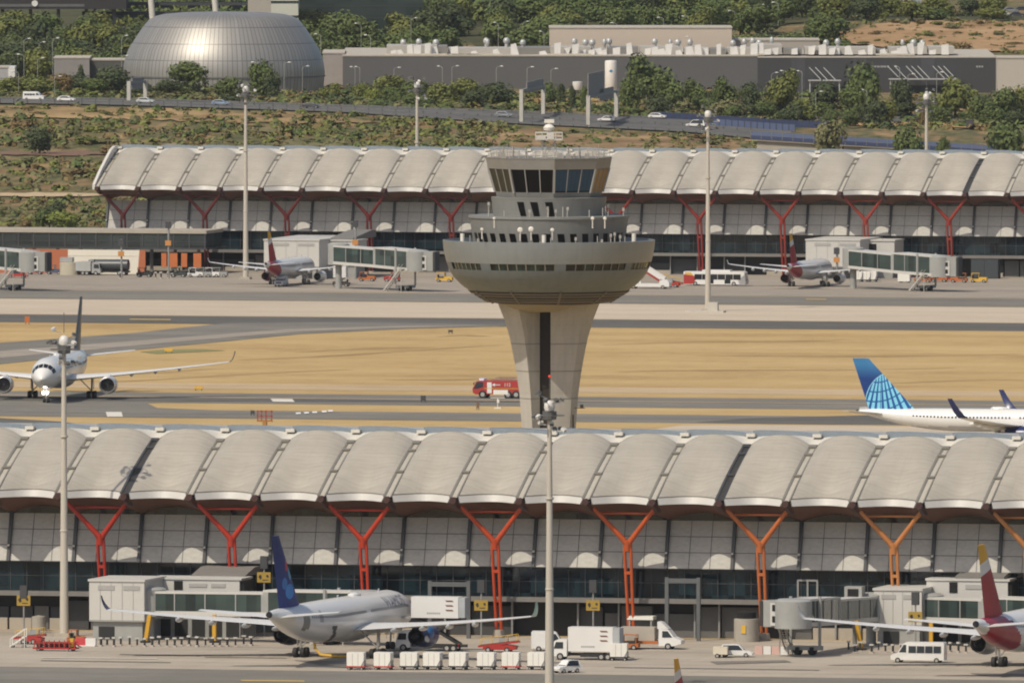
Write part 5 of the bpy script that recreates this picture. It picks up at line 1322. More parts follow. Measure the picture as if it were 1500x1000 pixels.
b = MB(); b.lathe([(.01,0),(1.7,0),(1.7,3.1),(.01,3.3)], 24); b.build('shell', M('tank_shell', (.33,.30,.25), .7), T, smooth=40); b = MB(); b.box(-.3,.3,-1.78,-1.7,1.2,2.3); b.build('warning_sign', VYEL, T); b = MB(); b.lathe([(1.3,3.2),(1.35,4.0),(.01,4.2)], 16); b.build('lid', BLACKM, T)
T = thing('storage_tank', 'low grey tank in front of the dark opening at far left', 'tank', G(51, 925)+Vector((0,2,0)))
b = MB(); b.lathe([(.01,0),(.95,0),(.95,2.0),(.01,2.2)], 20); b.build('shell', MAT['tank_shell'], T, smooth=40)
# red ground equipment by the left mast
T = thing('towbar_rack', 'red steel rack of ground equipment at the foot of the left mast', 'equipment rack', G(82, 953))
b = MB()
for y in (-.8,.8):
    b.bar((-3,y,.4),(3,y,.4),.22); b.bar((-2.8,y,1.1),(2.8,y,1.2),.14)
for k in range(9): x = -2.8+k*.7; b.bar((x,-.8,.4),(x,-.8,1.5),.12); b.bar((x,-.8,1.1),(x+.5,.8,.5),.12)
b.build('frame', VRED, T)
b = MB()
for k in range(6): b.obox((-2.3+k*.9,.1,.9),(.6,.9,.7), .3*k)
b.build('tool_box', M('tool_dark', (.10,.03,.025), .6), T)
b = MB(); b.obox((2.3,-.2,1.2),(.5,.7,1.1)); b.build('motor_unit', VYEL, T); wheelset(T, (-2.2,2.2), .9, .3)
T = thing('steps', 'small white boarding steps beside the red equipment rack', 'steps', G(27, 948))
b = MB()
for k in range(5): b.box(-1+.4*k,-.6+.4*k,-.5,.5,.3*k+.2,.3*k+.3)
for y in (-.5,.5): b.bar((-1,y,.2),(1,y,1.6),.1); b.bar((-1,y,1.2),(1,y,2.6),.07); b.bar((1,y,0),(1,y,2.6),.08); b.bar((-1,y,0),(-1,y,1.2),.08)
b.build('stair_frame', CREAM, T); wheelset(T, (-.8,.8), .5, .18, .1)
beltloader('red conveyor cart at far left behind the white steps', G(45, 943), 0, M('conveyor_red', (.33,.03,.025), .5), 4.4, .5)
T = thing('barrier', 'red and white striped plastic barrier right of the left mast', 'barrier', G(126, 946))
b = MB(); b.box(-1.4,0,-.3,.3,.15,1.1,0); b.box(.004,1.4,-.3,.3,.15,1.1,1); b.box(-1.3,1.3,-.4,.4,0,.149,1); b.build('body', [M('barrier_red', (.50,.05,.06), .5), VWHITE], T)
T = thing('barrier', 'pale pink barrier blocks beside the right jet bridge cab', 'barrier', G(1130, 958))
b = MB()
for k in range(4): b.box(-2.2+k*1.15,-1.15+k*1.15,-.3,.3,0,1.1,k % 2)
b.build('body', [M('barrier_pink', (.55,.36,.31), .6), VWHITE], T)
tractor('low orange tug with raised loading arm right of the left mast', G(112, 944), 0, VORG, 2.4)
# barrier posts under the bridges
ORD = ['first','second','third','fourth','fifth','sixth','seventh','eighth','ninth','tenth','eleventh','twelfth','thirteenth','fourteenth','fifteenth','sixteenth','seventeenth','eighteenth','nineteenth','twentieth','twenty-first']
for i, x in enumerate((148,157,167,177,190,201,212,223,233,245,256,266,277,289,301,312,322,333,345,357,368)):
    post('white-capped black post, %s from the red and white barrier, under the gate building' % ORD[i], G(x, 946+1.2*math.sin(x*1.7)), 'barrier posts under left gate')
for i, x in enumerate((1243,1252,1260,1277,1287,1297,1308,1320,1379,1392,1404,1415)):
    post('white-capped black post, %s along the row from the jet bridge wheels past the minibus' % ORD[i], G(x, 955+1.2*math.sin(x)), 'barrier posts under right gate')
def strut(label, px, pyb, lean, h):
    T = thing('support_leg', label, 'support', G(px, pyb)); b = MB(); b.bar((0,0,0),(lean,0,h),.5,.5); b.build('leg', YEL, T); b = MB(); b.box(-.6,.6,-.5,.5,0,.3); b.build('foot', VBLACK, T)
strut('slanted yellow support under the glazed bridge left of the navy jet', 213, 941, .6, 3.8)
strut('upright yellow support under the glazed bridge nearer the blue tail', 314, 941, 0, 3.8)
strut('leaning yellow support under the right jet bridge', 1262, 952, -.7, 4.0)
strut('short yellow support behind the white minibus', 1364, 950, 0, 3.6)
T = thing('fuel_hose', 'yellow hose arching from the blue-tailed jet belly to the apron', 'hose', G(480, 962))
b = MB(); b.tube([(-1.8,0,2.2),(-1.7,-.2,1.2),(-.9,-.3,.35),(1.5,-.3,.15),(4.2,0,.12)], .2, 8); b.build('hose', VYEL, T, smooth=True)
# stand signs
stand_sign('yellow stand sign before the dark opening at far left', 35, 928, 858, 879)
stand_sign('yellow stand sign just left of the dark blue tail fin', 387, 932, 815, 845)
stand_sign('yellow stand sign right of the raised catering box', 705, 935, 850, 886)
stand_sign('yellow stand sign right of the nearest light mast', 869, 935, 850, 886)
stand_sign('dark display with orange sign in front of the right gate building', 1341, 950, 868, 903)
# steel portals at the facade
PORT = M('portal_steel', (.10,.105,.105), .5)
def portal(label, px0, px1, pyb, pyt):
    a, b_ = G(px0, pyb), G(px1, pyb); h = AT(px0, pyt, (a-CAM).dot(FWD)).z; L = (b_-a).dot(Vector((1,0,0)))
    T = thing('steel_portal', label, 'portal frame', a)
    b = MB(); b.box(-.25,.25,-.25,.25,0,h); b.build('post', PORT, T); b = MB(); b.box(L-.25,L+.25,-.25,.25,0,h); b.build('post', PORT, T)
    b = MB(); b.box(.26,L-.26,-.22,.22,h-.75,h-.15); b.build('crossbeam', PORT, T)
portal('grey steel portal frame behind the raised catering box', 630, 690, 934, 850)
portal('grey steel portal frame right of the white flatbed truck', 977, 1026, 938, 845)
# distant ramp vehicles
bus('white airport bus with red rear at the far apron right of the tower', G(1049, 418.5), 0)
def stairs_truck(label, p, rz, L=9):
    T = thing('stair_truck', label, 'stair truck', p, rz); h = L/2
    b = MB(); b.prism([(-h,.5),(h,.5),(h,1.4),(h-.5,2.0),(h-2,2.1),(h-2.2,1.2),(-h,1.1)], -1.1, 1.1, 'y'); b.build('body', VWHITE, T)
    b = MB(); b.bar((h-1.5,0,1.4),(-h+2.5,0,4.6),2.0,.5); b.build('stair', VRED, T)
    b = MB(); 
    for y in (-1.05,1.05): b.bar((h-1.5,y,2.2),(-h+2.5,y,5.4),.1,.9)
    b.build('side_panel', VWHITE, T); b = MB(); b.box(-h+.4,-h+2.9,-1.2,1.2,4.5,4.8); b.box(-h+.4,-h+2.9,-1.2,1.2,6.2,6.4); b.bar((-h+.7,0,1),(-h+.7,0,4.5),.3); b.bar((-h+2.6,0,1),(-h+2.6,0,4.5),.3); b.build('platform', VWHITE, T)
    wheelset(T, (-h+1.4,h-1.4), 1.1, .42); return T
stairs_truck('white and red passenger stair truck just right of the tower bowl', G(951, 423), 0, 9.2)
beltloader('red and white loader beside the passenger stair truck', G(985, 421), PI, M('loader_red', (.42,.04,.03), .5), 4.5, 1.0)
van('small silver van parked under the left distant jet tail', G(412, 419.5), -PI/2, 4.6, 2.2, M('van_silver', (.45,.46,.46), .4))
tractor('dark tug with red lamp below a white lift box near the distant jet', G(500, 420), PI, M('tug_dark', (.05,.04,.04), .6), 3.6, False)
T = thing('lift_box', 'white box container on a lift behind the dark tug', 'container', G(499, 416)); b = MB(); b.box(-1.4,1.4,-1,1,1.4,3.9); b.build('box', VWHITE, T); b = MB(); b.bar((-1,0,0),(1,0,1.39),.25); b.bar((1,.3,0),(-1,.3,1.39),.25); b.build('scissor_lift', VGREY, T); wheelset(T, (-.9,.9), .9, .3)
for i, (x, y, m_, lab) in enumerate([(538,412,VORG,'orange tug under the glazed jet bridge left of the tower, left one'),(575,412.5,VRED,'red tug under the glazed jet bridge left of the tower'),(651,413,VYEL,'yellow tractor just left of the tower bowl'),(1352,414,VORG,'orange tractor beside the far right bridge stair'),(1376,413,VORG,'tall orange tractor under the far right bridge cab'),(1405,414,VORG,'orange tractor right of the far right bridge cab'),(1434,414,VYEL,'yellow tractor farthest right beside the dark container'),(1390,412,VRED,'red tractor behind the orange ones at far right')]):
    tractor(lab, G(x, y), (i % 2)*PI, m_, 3.6)
T = thing('shipping_container', 'dark container standing by the far terminal wall at right', 'container', G(1444, 408)); b = MB(); b.box(-3,3,-1.2,1.2,0,4.2); b.build('box', M('container_dark', (.025,.03,.035), .6), T); b = MB(); b.box(-2.9,-.05,-1.26,-1.203,.2,4.0); b.box(.05,2.9,-1.26,-1.203,.2,4.0); b.build('door', M('container_door', (.035,.042,.048), .6), T)
for i, x in enumerate((1256,1268,1277)): cart(['white cart left of three below the far right bridge','middle white cart of three below the far right bridge','right-hand white cart of three below the far right bridge'][i], G(x, 413), 0, 'carts below far right bridge')
T = thing('container', 'small white container below the far right glazed bridge', 'container', G(1325, 414)); b = MB(); b.box(-1.3,1.3,-.9,.9,.3,2.6); b.build('box', CREAM, T); wheelset(T, (-.8,.8), .8, .25)
# cluster at far left
T = thing('storage_tank', 'wide beige round tank on the far left apron', 'tank', G(103, 402.5)); b = MB(); b.lathe([(.01,0),(2.3,0),(2.3,2.7),(.01,2.8)], 24); b.build('shell', M('tank_beige_far', (.42,.38,.29), .7), T, smooth=40); b = MB(); b.box(-2.2,.6,-.6,1,2.81,3.8); b.build('cabinet', VGREY, T)
truck('small white box truck right of the round beige tank', G(131, 403), 0, 5.6, (.9,3.0), M('truck_grey', (.28,.28,.27), .5), M('truck_box_grey', (.36,.36,.34), .6), bars=False)
T = thing('tanker', 'dark grey tanker lorry with high cab on far left apron', 'tanker', G(166, 403), 0); b = MB(); b.lathe([(.01,-4),(1.2,-3.9),(1.25,3.4),(.01,3.6)], 16, (0,0,2.2), 'x'); b.build('tank', M('tanker_dark', (.05,.055,.06), .4), T, smooth=40); b = MB(); b.prism([(-5.9,.5),(-4.1,.5),(-4.1,3.4),(-5.2,3.4),(-5.8,1.9)], -1.1,1.1,'y'); b.build('cab', M('tanker_cab', (.22,.22,.21), .5), T); b = MB(); b.box(-4,3.6,-.9,.9,.6,.95); b.build('chassis', VBLACK, T); wheelset(T, (-5,1.6,2.6), 1.15, .48)
car('car under a red and white cover by the far left bridge', G(26, 407), 0, VRED, 4.4, 1.9, estate=True)
tractor('red tug at the foot of the far left jet bridge', G(52, 402), 0, VRED, 3.4)
tractor('blue-grey tug near the round beige tank', G(80, 402), 0, M('tug_blue', (.06,.08,.13), .5), 3.4)
for i, (x, m_, lab) in enumerate([(212,VBLACK,'dark tug in front of the orange wall end at far left'),(262,M('tug_green', (.03,.04,.035), .6),'dark green equipment unit right of the striped posts'),(287,VWHITE,'white-bodied tug leftmost of the far row by the mast'),(299,VGREY,'grey tug in the far row by the mast'),(311,VWHITE,'white tug third in the far row by the mast'),(322,VGREY,'grey tug with light roof nearest the far mast in the row')]):
    tractor(lab, G(x, 406), 0, m_, 3.4)
for i, x in enumerate((176, 228, 236, 246, 252)): post('small white-capped post on the far apron, %s from left near the orange wall' % ORD[i], G(x, 408), 'far left barrier posts')
def pylon(label, px, pyb, pyt, board=None):
    p = G(px, pyb); h = AT(px, pyt, (p-CAM).dot(FWD)).z; T = thing('sign_pole', label, 'pole', p); b = MB(); b.tube([(0,0,0),(0,0,h)], .22, 8); b.build('pole', STEELG, T); b = MB(); b.obox((0,-.3,h-.8),(1.2,.4,1.4)); b.build('display_box', GREYD, T)
    b = MB(); b.obox((0,-.35,h*.62),(1.3,.2,1.1)); b.build('panel', M('board_orange', (.45,.2,.05), .5) if board is None else board, T)
pylon('grey pole with display by the orange wall at far left', 247, 408, 324)
pylon('grey pole with orange board left of the far gate block', 178, 407, 350)
pylon('grey pole with board between far gate block and bridge', 521, 409, 322)
pylon('slim grey pole with board before the far right gate block', 1226, 411, 362)
# fire engine
p = G(731, 583); T = thing('fire_engine', 'red airport fire engine with white locker panels driving left of the tower stem', 'fire engine', p, PI)
h = 4.6
body, hw = shell(T, 'body', [(-h,.9),(h-.6,.7),(h-.1,1.0),(h,1.7),(h-.75,3.05),(h-1.2,3.2),(h-3.2,3.2),(-h,3.2)], 2.9, VRED, .1, 2)
sidewin(T, hw, [(h-.25,1.75),(h-.85,2.95),(h-2.0,2.95),(h-2.0,2.1),(h-1.0,1.75)]); glasspane(T, [[(h+.01,-1.3,1.65),(h+.01,1.3,1.65),(h-.72,1.25,3.0),(h-.72,-1.25,3.0)]], 'windscreen')
b = MB()
for sg in (-1,1): b.box(h-3.6,h-2.75,sg*1.452-.006,sg*1.452+.006,.95,2.9)
b.build('locker_door', VWHITE, T); b = MB()
for sg in (-1,1): b.box(-h+2.6,h-3.9,sg*1.46-.006,sg*1.46+.006,.75,1.55)
b.build('locker_door', CREAM, T)
b = MB(); b.box(-h+.2,h-3.4,-1.0,1.0,3.202,3.4); 
for x in (-3.6,-2.4,-1.2,0): b.bar((x,-1.1,3.3),(x,-1.1,3.75),.09); 
b.bar((-4,-1.1,3.72),(.4,-1.1,3.72),.09); b.bar((-4,1.1,3.72),(.4,1.1,3.72),.09); b.build('roof_rack', M('rack_brown', (.22,.13,.11), .6), T)
b = MB(); b.obox((h-1.6,0,3.38),(.9,2.2,.34)); b.build('light_bar', M('beacon_pale', (.62,.66,.85), .3), T)
b = MB()
for sg in (-1,1): b.box(-h+.05,h-2.2,sg*1.46-.004,sg*1.46+.004,1.75,1.86)
b.build('stripe', VYEL, T)
text('lettering', '112', .85, VWHITE, T, (-1.9,1.47,2.45), (PI/2,0,PI)); text('lettering', '112', .85, VWHITE, T, (-1.9,-1.47,2.45), (PI/2,0,0))
b = MB()
for sg in (-1,1): b.add([(x, sg*1.458, z) for x, z in [(1.0,2.45),(.4,2.75),(.4,2.52),(-.6,2.52),(-.6,2.38),(.4,2.38),(.4,2.15)]], [tuple(range(7))])
b.build('arrow_mark', VWHITE, T)
b = MB(); b.bar((h-.6,-1.5,2.9),(h+.5,-1.7,2.7),.08); b.obox((h+.5,-1.7,2.5),(.1,.3,.4)); b.build('mirror', VBLACK, T)
wheelset(T, (-h+1.1,-h+2.6,h-1.9), 1.45, .72, .5)
# small airfield fixtures
T = thing('antenna_frame', 'red lattice aerial frame on a short mast beyond the near roof', 'antenna', G(388, 626)); b = MB()
for z in (1.2,2.0,2.8): b.bar((-1.4,0,z),(1.4,0,z),.16); b.bar((-1.2,.8,z),(1.2,.8,z),.12)
for x in (-1.3,-.6,.2,1.2): b.bar((x,0,1.1),(x,0,3.0),.16); b.bar((x,0,1.2),(x,.8,1.2),.1); b.bar((x,0,2.8),(x,.8,2.8),.1)
b.build('frame', M('aerial_red', (.30,.05,.03), .6), T); b = MB(); b.box(-.35,.35,-.3,.3,0,1.1); b.bar((-1.4,0,1.1),(1.4,0,1.1),.2); b.build('base', M('aerial_base', (.33,.16,.03), .6), T)
def fieldbox(label, px, py, w_, h_, m_, nm='marker_board', cat='marker'):
    T = thing(nm, label, cat, G(px, py)); b = MB(); b.box(-w_/2,w_/2,-.1,.1,.35,h_); b.build('panel', m_, T); b = MB(); b.bar((-w_*.35,0,0),(-w_*.35,0,.4),.1); b.bar((w_*.35,0,0),(w_*.35,0,.4),.1); b.build('leg', VBLACK, T)
fieldbox('small dark marker board on grass beside the taxiway, left of the fire engine', 620, 589, .9, 1.2, GREYD)
fieldbox('tiny dark marker board on grass left of the red aerial frame', 370, 609, .7, 1.0, GREYD)
fieldbox('small brown marker board below the fire engine', 700, 600, .5, 1.3, M('board_brown', (.15,.09,.05), .7))
fieldbox('orange and white marker board at far left grass', 40, 475, 1.0, 1.6, VORG)
fieldbox('yellow sign board on grass behind the jet wing', 291, 572, 1.6, .8, VYEL)
fieldbox('orange and yellow sign board on the green patch', 247, 517, 1.6, .9, VYEL)
fieldbox('dark marker board near the tower stem on grass', 660, 489, .9, .8, GREYD)
T = thing('weather_mast', 'thin white weather instrument stand just below the fire engine', 'instrument', G(729, 598)); b = MB(); b.bar((0,0,0),(0,0,1.9),.1); b.bar((-1.3,0,1.9),(1.3,0,1.9),.1); b.bar((-.6,0,0),(.6,0,0.1),.3); b.build('stand', VWHITE, T); b = MB(); b.obox((.1,0,1.3),(.4,.3,.6)); b.build('sensor', VWHITE, T)
# ------------------------------------------------------------------ background: dome, buildings, highway furniture
def zd(py, D): return HCAM-(py-HOR)*D/FOC
def hs(px, py, d0, d1):        # point of the hillside seen at a pixel, between two depths
    best = None
    for k in range(61):
        D = d0+(d1-d0)*k/60; e = abs(PROJ(hp(px, D))[1]-py)
        if best is None or e < best[0]: best = (e, D)
    return hp(px, best[1], .38)
m = bpy.data.materials.new('dome_metal'); t = NT(m); t.b.inputs['Metallic'].default_value = .5; t.b.inputs['Roughness'].default_value = .47
x = t.xyz(t.coord()); an = t.math('MULTIPLY', t.math('ARCTAN2', x[1], x[0]), 64/math.pi)
ln = t.math('LESS_THAN', t.math('FRACT', an), .16); hb = t.math('LESS_THAN', t.math('FRACT', t.math('MULTIPLY', x[2], 1/4.4)), .05)
n_ = t.n("ShaderNodeTexWhiteNoise", noise_dimensions='1D'); t.l(t.math('FLOOR', an), n_.inputs['W'])
c = t.mix(t.math('MULTIPLY', n_.outputs[0], .5), (.34,.325,.295), (.25,.24,.22)); c = t.mix(t.math('MULTIPLY', t.math('MAXIMUM', ln, hb), .75), c, (.12,.115,.11)); t.col(c)
DD = 4955
P = [(146,127),(148,105),(146,90),(140,72),(128,53),(119,40),(110,29),(100,23.5),(88,20.5),(60,18),(30,17.2),(1,17)]
o = AT(328, 125, DD); T = thing('dome_building', 'large ribbed silver metal dome building beyond the highway', 'dome', (o.x, o.y, 0), THETA)
z0_ = hz(328, DD)-1.5
b = MB(); b.lathe([(26.7, z0_)]+[(r*DD/FOC, zd(y, DD)) for r, y in P], 128); b.build('shell', m, T, smooth=60)
b = MB(); b.lathe([(27.3, zd(110, DD)), (27.35, zd(111.5, DD)), (26.9, zd(112, DD))], 64); b.build('base_ring', GREYP, T)
b = MB(); b.prism([(-23.5,-14.5),(-22,-16),(-21,-17)], zd(122,DD), zd(122,DD)+.1, 'z'); b.obox((-21.5,-16.2,zd(121,DD)), (2.2,1.2,3.0), .6); b.build('doorway', BLACKM, T)
def block(name, label, cat, px0, px1, pyt, D, depth, mat, base=None, rz=THETA, sink=2.0, extra=None):
    a, b_ = AT(px0, pyt, D), AT(px1, pyt, D); L = (b_-a).length; zb = (min(hz(px0, D), hz(px1, D)) if base is None else base)-sink
    T = thing(name, label, cat, (a.x, a.y, zb), rz); h = a.z-zb
    b = MB(); b.box(0, L, 0, depth, 0, h); b.build('wall', mat, T)
    b = MB(); b.box(-.15, L+.15, -.15, depth+.15, h+.004, h+.35); b.build('roof', M('roof_gravel', (.40,.36,.30), .9), T)
    return T, L, h
IND1 = M('industrial_grey', (.098,.096,.094), .6, var=.06, scale=.15); IND2 = M('industrial_dark', (.042,.043,.045), .6, var=.1, scale=.1)
DI = 5020; sI = DI/FOC
T, L, h = block('industrial_building', 'very long low dark grey industrial building with silver rooftop vents', 'factory', 502, 1110, 83, DI, 100, IND1)
b = MB(); L2 = (1459-1110)*sI; b.box(L+.01, L+L2, -.3, 100, -.5, h-.35); b.build('wall', IND2, T)
b = MB(); b.box(L, L+L2+.1, -.4, 100, h-.346, h-.05); b.build('roof', MAT['roof_gravel'], T)
b = MB(); 
for px in (1160, 1250, 1350): b.box((px-502)*sI-.1, (px-502)*sI+3.6, -.36, -.304, 0, h-.5)
b.build('cladding_strip', M('cladding_blue_grey', (.06,.06,.066), .5), T)
b = MB()
for px, w_ in ((1277,4),(1286,9),(1460-30,12),(1300-8,5)):
    for k in range(3): b.box((px-502)*sI+k*.7, (px-502)*sI+k*.7+.5, -.37, -.31, h-3.0, h-2.5)
b.build('lettering', VGREY, T)
RB = [(566,640,67,0),(641,655,68,1),(656,756,71,0),(757,806,70,1),(807,866,69,0),(868,888,72,0),(890,936,70,1),(938,1000,69,0),(1003,1038,71,0),(1040,1064,72,1),(1066,1112,71,0),(1114,1146,66,0),(1148,1176,72,1),(1180,1240,70,0),(1242,1284,70,0),(1286,1300,73,1),(1304,1360,70,0),(1362,1400,69,0)]
PLA = M('plant_pale', (.40,.375,.33), .6, var=.12, scale=.3); PLB = M('plant_grey', (.20,.19,.17), .6, var=.1, scale=.3)
r2 = random.Random(4)
for x0_, x1_, yt, k in RB:
    b = MB(); d0 = r2.uniform(9, 16); zt = zd(yt, DI+d0)-zd(83, DI)+h
    b.box((x0_-502)*sI, (x1_-502)*sI, d0, d0+22, h+.36, zt); b.build('roof_plant', PLB if k else PLA, T)
for x0_, x1_ in ((655,735),(803,866),(1108,1120),(1283,1340),(560,700)): b = MB(); b.box((x0_-502)*sI, (x1_-502)*sI, .5, 2.0, h+.36, h+.75); b.build('parapet', M('parapet_cream', (.52,.47,.39), .7), T)
VENT = M('vent_steel', (.42,.42,.40), .45, .3); 
for px in (590,613,638,742,766,842,858,868,886,893,960,983,994,1012,1075,1092,1104,1114,1133,1212,1230,1325,1341,1354,714,712):
    s_v = r2.choice([.65,.85,.9,1.0]); X = (px-502)*sI; y_ = r2.uniform(20, 34); zb = h+.4+r2.uniform(-.4,.3); b = MB(); b.lathe([(.5*s_v,zb),(.55*s_v,zb+2.4),(.8*s_v,zb+2.55),(.95*s_v,zb+3.0),(.85*s_v,zb+3.6),(.45*s_v,zb+4.0),(.01,zb+4.05)], 12, (X,y_,0)); b.build('roof_vent', VENT, T, smooth=50)
for px in (580,606,632,838,850,862,882,955,965,1005,1085,1100,1120,1215,1222,1290,1320,1330,1315,572,596,622,660,690,722,748,790,812,826,872,898,918,945,975,990,1018,1030,1050,1070,1110,1132,1160,1185,1200,1238,1258,1272,1306,1345,1362,1380):
    X = (px-502)*sI; y_ = r2.uniform(5, 8.5); b = MB(); zt = h+.36+r2.uniform(.9,3.4); b.prism([(X,h+.36),(X+r2.uniform(1.2,2.4),h+.36),(X+r2.uniform(1.2,2),zt),(X,zt-.3)], y_, y_+1.6, 'y'); b.build('air_handler', M('air_handler_white', (.68,.66,.62), .4), T)
block('warehouse', 'pale pink-beige windowless block rising behind the dark industrial building', 'warehouse', 805, 1072, 42, 5135, 30, M('beige_wall', (.50,.42,.34), .8, var=.04), base=20)
block('warehouse', 'lower beige flat-roofed shed behind the right end of rooftop vents', 'warehouse', 1072, 1200, 60, 5140, 25, M('beige_dim', (.36,.32,.27), .8, var=.04), base=20)
block('office_block', 'pale beige building with dark window at right edge beyond the factory', 'office', 1461, 1560, 86, 5005, 25, M('beige_light', (.44,.40,.34), .8, var=.04))
Tw = bpy.context.scene.objects[-1] if False else None
T, L, h = block('low_building', 'low grey flat building left of the silver dome', 'building', 79, 131, 86, 5010, 25, M('lowb_grey', (.22,.21,.20), .7))
T, L, h = block('low_building', 'low dark-fronted building adjoining the left side of the silver dome', 'building', 132, 186, 89, 5015, 20, M('lowb_dark', (.075,.075,.065), .7))
T, L, h = block('low_building', 'pinkish-grey low building between the dome and the dark factory', 'building', 473, 504, 79, 5030, 40, M('lowb_pink', (.30,.265,.24), .7))
T, L, h = block('low_building', 'small pale building with white end wall at far left beyond the highway', 'building', -40, 12, 100, 5000, 20, M('lowb_blue', (.33,.33,.33), .7)); b = MB(); b.box(L+.01, L+1.8, -.1, 18, 0, h+.3); b.build('end_wall', VWHITE, T)
T, L, h = block('tower_block', 'tall beige office block cut by the top edge above the dome', 'office', 363, 397, -60, 5300, 30, M('towerb_beige', (.36,.33,.28), .7, var=.05))
b = MB(); x = L+.01
for k in range(10): b.box(x, x+7.8, 0, 30, h-4.2-k*4.2+.5, h-k*4.2-.3)
b.build('panel_band', M('panel_pale', (.50,.50,.43), .6, var=.05), T); b = MB(); b.box(L+.02, L+7.6, .6, 30, 0, h); b.build('window_band', M('window_teal', (.10,.13,.12), .2), T)
T, L, h = block('glass_building', 'dark green glazed office block at the top edge right of the dome', 'office', 440, 619, -60, 5340, 40, mat_glass('green_glass', (.018,.030,.026), (.042,.058,.050), 5.2, 3.4, .35))
b = MB()
for k in range(14): b.box(0, L, -.12, -.004, h-3.4*k-.18, h-3.4*k)
b.build('floor_edge', M('floor_edge_grey', (.06,.075,.068), .6), T)
T = thing('parking_structure', 'dark multi-storey structure with round sign at the top left corner', 'car park', AT(-60, 10, 5400)+Vector((0,0,0)), THETA); T.location.z = 0
L = 245*5400/FOC; b = MB(); zt = zd(11, 5400); b.box(0, L, 0, 30, zt-.5, zt+18); b.build('upper_deck', M('deck_dark', (.025,.022,.022), .7), T)
b = MB(); b.box(0, L*.75, -.1, -.004, zt+.2, zt+1.0); b.build('edge_beam', GREYP, T)
for k in range(6): b = MB(); b.box(L*k/6+4, L*k/6+5, 4, 5, hz(0, 5400)-1, zt-.51); b.build('column', GREYP, T)
b = MB(); b.lathe([(.01,-.2),(.9,-.2),(.9,.1),(.01,.1)], 16, ((51+60)*5400/FOC, -.3, zt+1.2), 'y'); b.build('round_sign', VWHITE, T)
T = thing('parking_structure', 'row of blue-panelled parking bays behind the trees left of the dome', 'car park', AT(120, 20, 5420), THETA); T.location.z = 0
b = MB(); L = 245*5420/FOC
for yt in (-12, 3, 17): z = zd(yt+5, 5420); b.box(0, L, 0, 12, z, z+.9)
b.build('deck', GREYD, T); b = MB()
rb = random.Random(8)
for yt in (-8, 7, 21):
    x = 1
    while x < L-5: z = zd(yt+5, 5420); b.box(x, x+rb.uniform(2,5), 2, 3, z, z+1.6); x += rb.uniform(4,8)
b.build('blue_panel', M('blue_panel', (.07,.13,.25), .5, var=.3), T)
for i, (pt, pb) in enumerate((((219,-30),(228,18)),((312,-30),(322,17)))):
    a, b_ = AT(pt[0], pt[1], 5150), AT(pb[0], pb[1]+40, 5150); T = thing('inclined_pole', ['thick white inclined pole rising behind the left shoulder of the dome','thick white inclined pole rising behind the middle of the dome'][i], 'pole', b_)
    b = MB(); b.tube([(0,0,-6), a-b_], .85, 12); b.build('pole', MAT['mast_white'], T, smooth=60)
T, L, h = block('house', 'pinkish building among trees at the top right', 'building', 1297, 1335, -8, 5470, 14, M('house_pink', (.44,.37,.30), .8, var=.05), base=34); b = MB(); b.box(3.4,5.2,-.06,-.004,2.5,7.5); b.build('door', M('door_brown', (.2,.11,.07), .6), T); b = MB(); b.box(L+.02,L+3,0,10,0,h-1); b.build('annex', M('annex_grey', (.30,.32,.33), .6), T)
T, L, h = block('house', 'dark blue-grey panelled building left of the pinkish one at top right', 'building', 1276, 1296, -10, 5475, 14, M('house_blue', (.07,.08,.10), .6), base=34)
def canopy(label, px0, px1, py, n, pxs):
    a = AT(px0, py, DI-6); L = (px1-px0)*sI; T = thing('entrance_canopy', label, 'canopy', (a.x, a.y, a.z), THETA)
    b = MB(); b.box(0, L, 0, 4.5, 0, .25); b.build('slab', M('canopy_grey', (.40,.40,.38), .5), T)
    for q in pxs:
        b = MB(); X = (q-px0)*sI; b.tube([(X,1,.3),(X-3.2,4.4,3.6)], .09, 6); b.build('tie_rod', MAT['canopy_grey'], T)
    b = MB(); b.box(.3,.6,.5,.8,-6,-.01); b.box(L-.6,L-.3,.5,.8,-6,-.01); b.build('post', MAT['canopy_grey'], T)
canopy('white tied entrance canopy on the dark factory wall at right', 1302, 1402, 117, 6, (1318,1328,1345,1353,1362,1384,1392,1400))
canopy('smaller white tied canopy on the factory wall behind the tall tree', 1184, 1232, 119, 3, (1203,1212,1224))
# tanks and signs before the factory
T = thing('silo', 'tall white cylindrical silo with small blue emblem', 'silo', hp(895, 4905)); z = T.location.z; r = 1.62; zt = zd(88, 4905)-z
b = MB(); b.lathe([(.01,1.0),(r*.6,1.2),(r,2.0),(r,zt-.4),(r*.9,zt-.1),(.01,zt)], 24); b.build('shell', M('silo_white', (.68,.64,.58), .5, var=.04), T, smooth=50)
b = MB()
for k in range(4): a_ = k*PI/2+.6; b.bar((r*.8*math.cos(a_),r*.8*math.sin(a_),0),(r*.8*math.cos(a_),r*.8*math.sin(a_),2.1),.2)
b.build('leg', GREYP, T)
b = MB(); yy = -r-.03; b.add([(-.55,yy,zt-3.0),(-.1,yy,zt-2.45),(.1,yy,zt-2.5),(.55,yy,zt-2.9),(.2,yy,zt-3.0),(.05,yy,zt-3.4),(-.2,yy,zt-3.1)], [tuple(range(7))]); e = b.build('emblem', M('emblem_blue', (.03,.22,.40), .5), T); e.rotation_euler = (0,0,THETA)
b = MB()
for s in (-1,1): b.bar((s*.25,r+.1,1),(s*.25,r+.1,zt),.06)
b.build('ladder', GREYP, T)
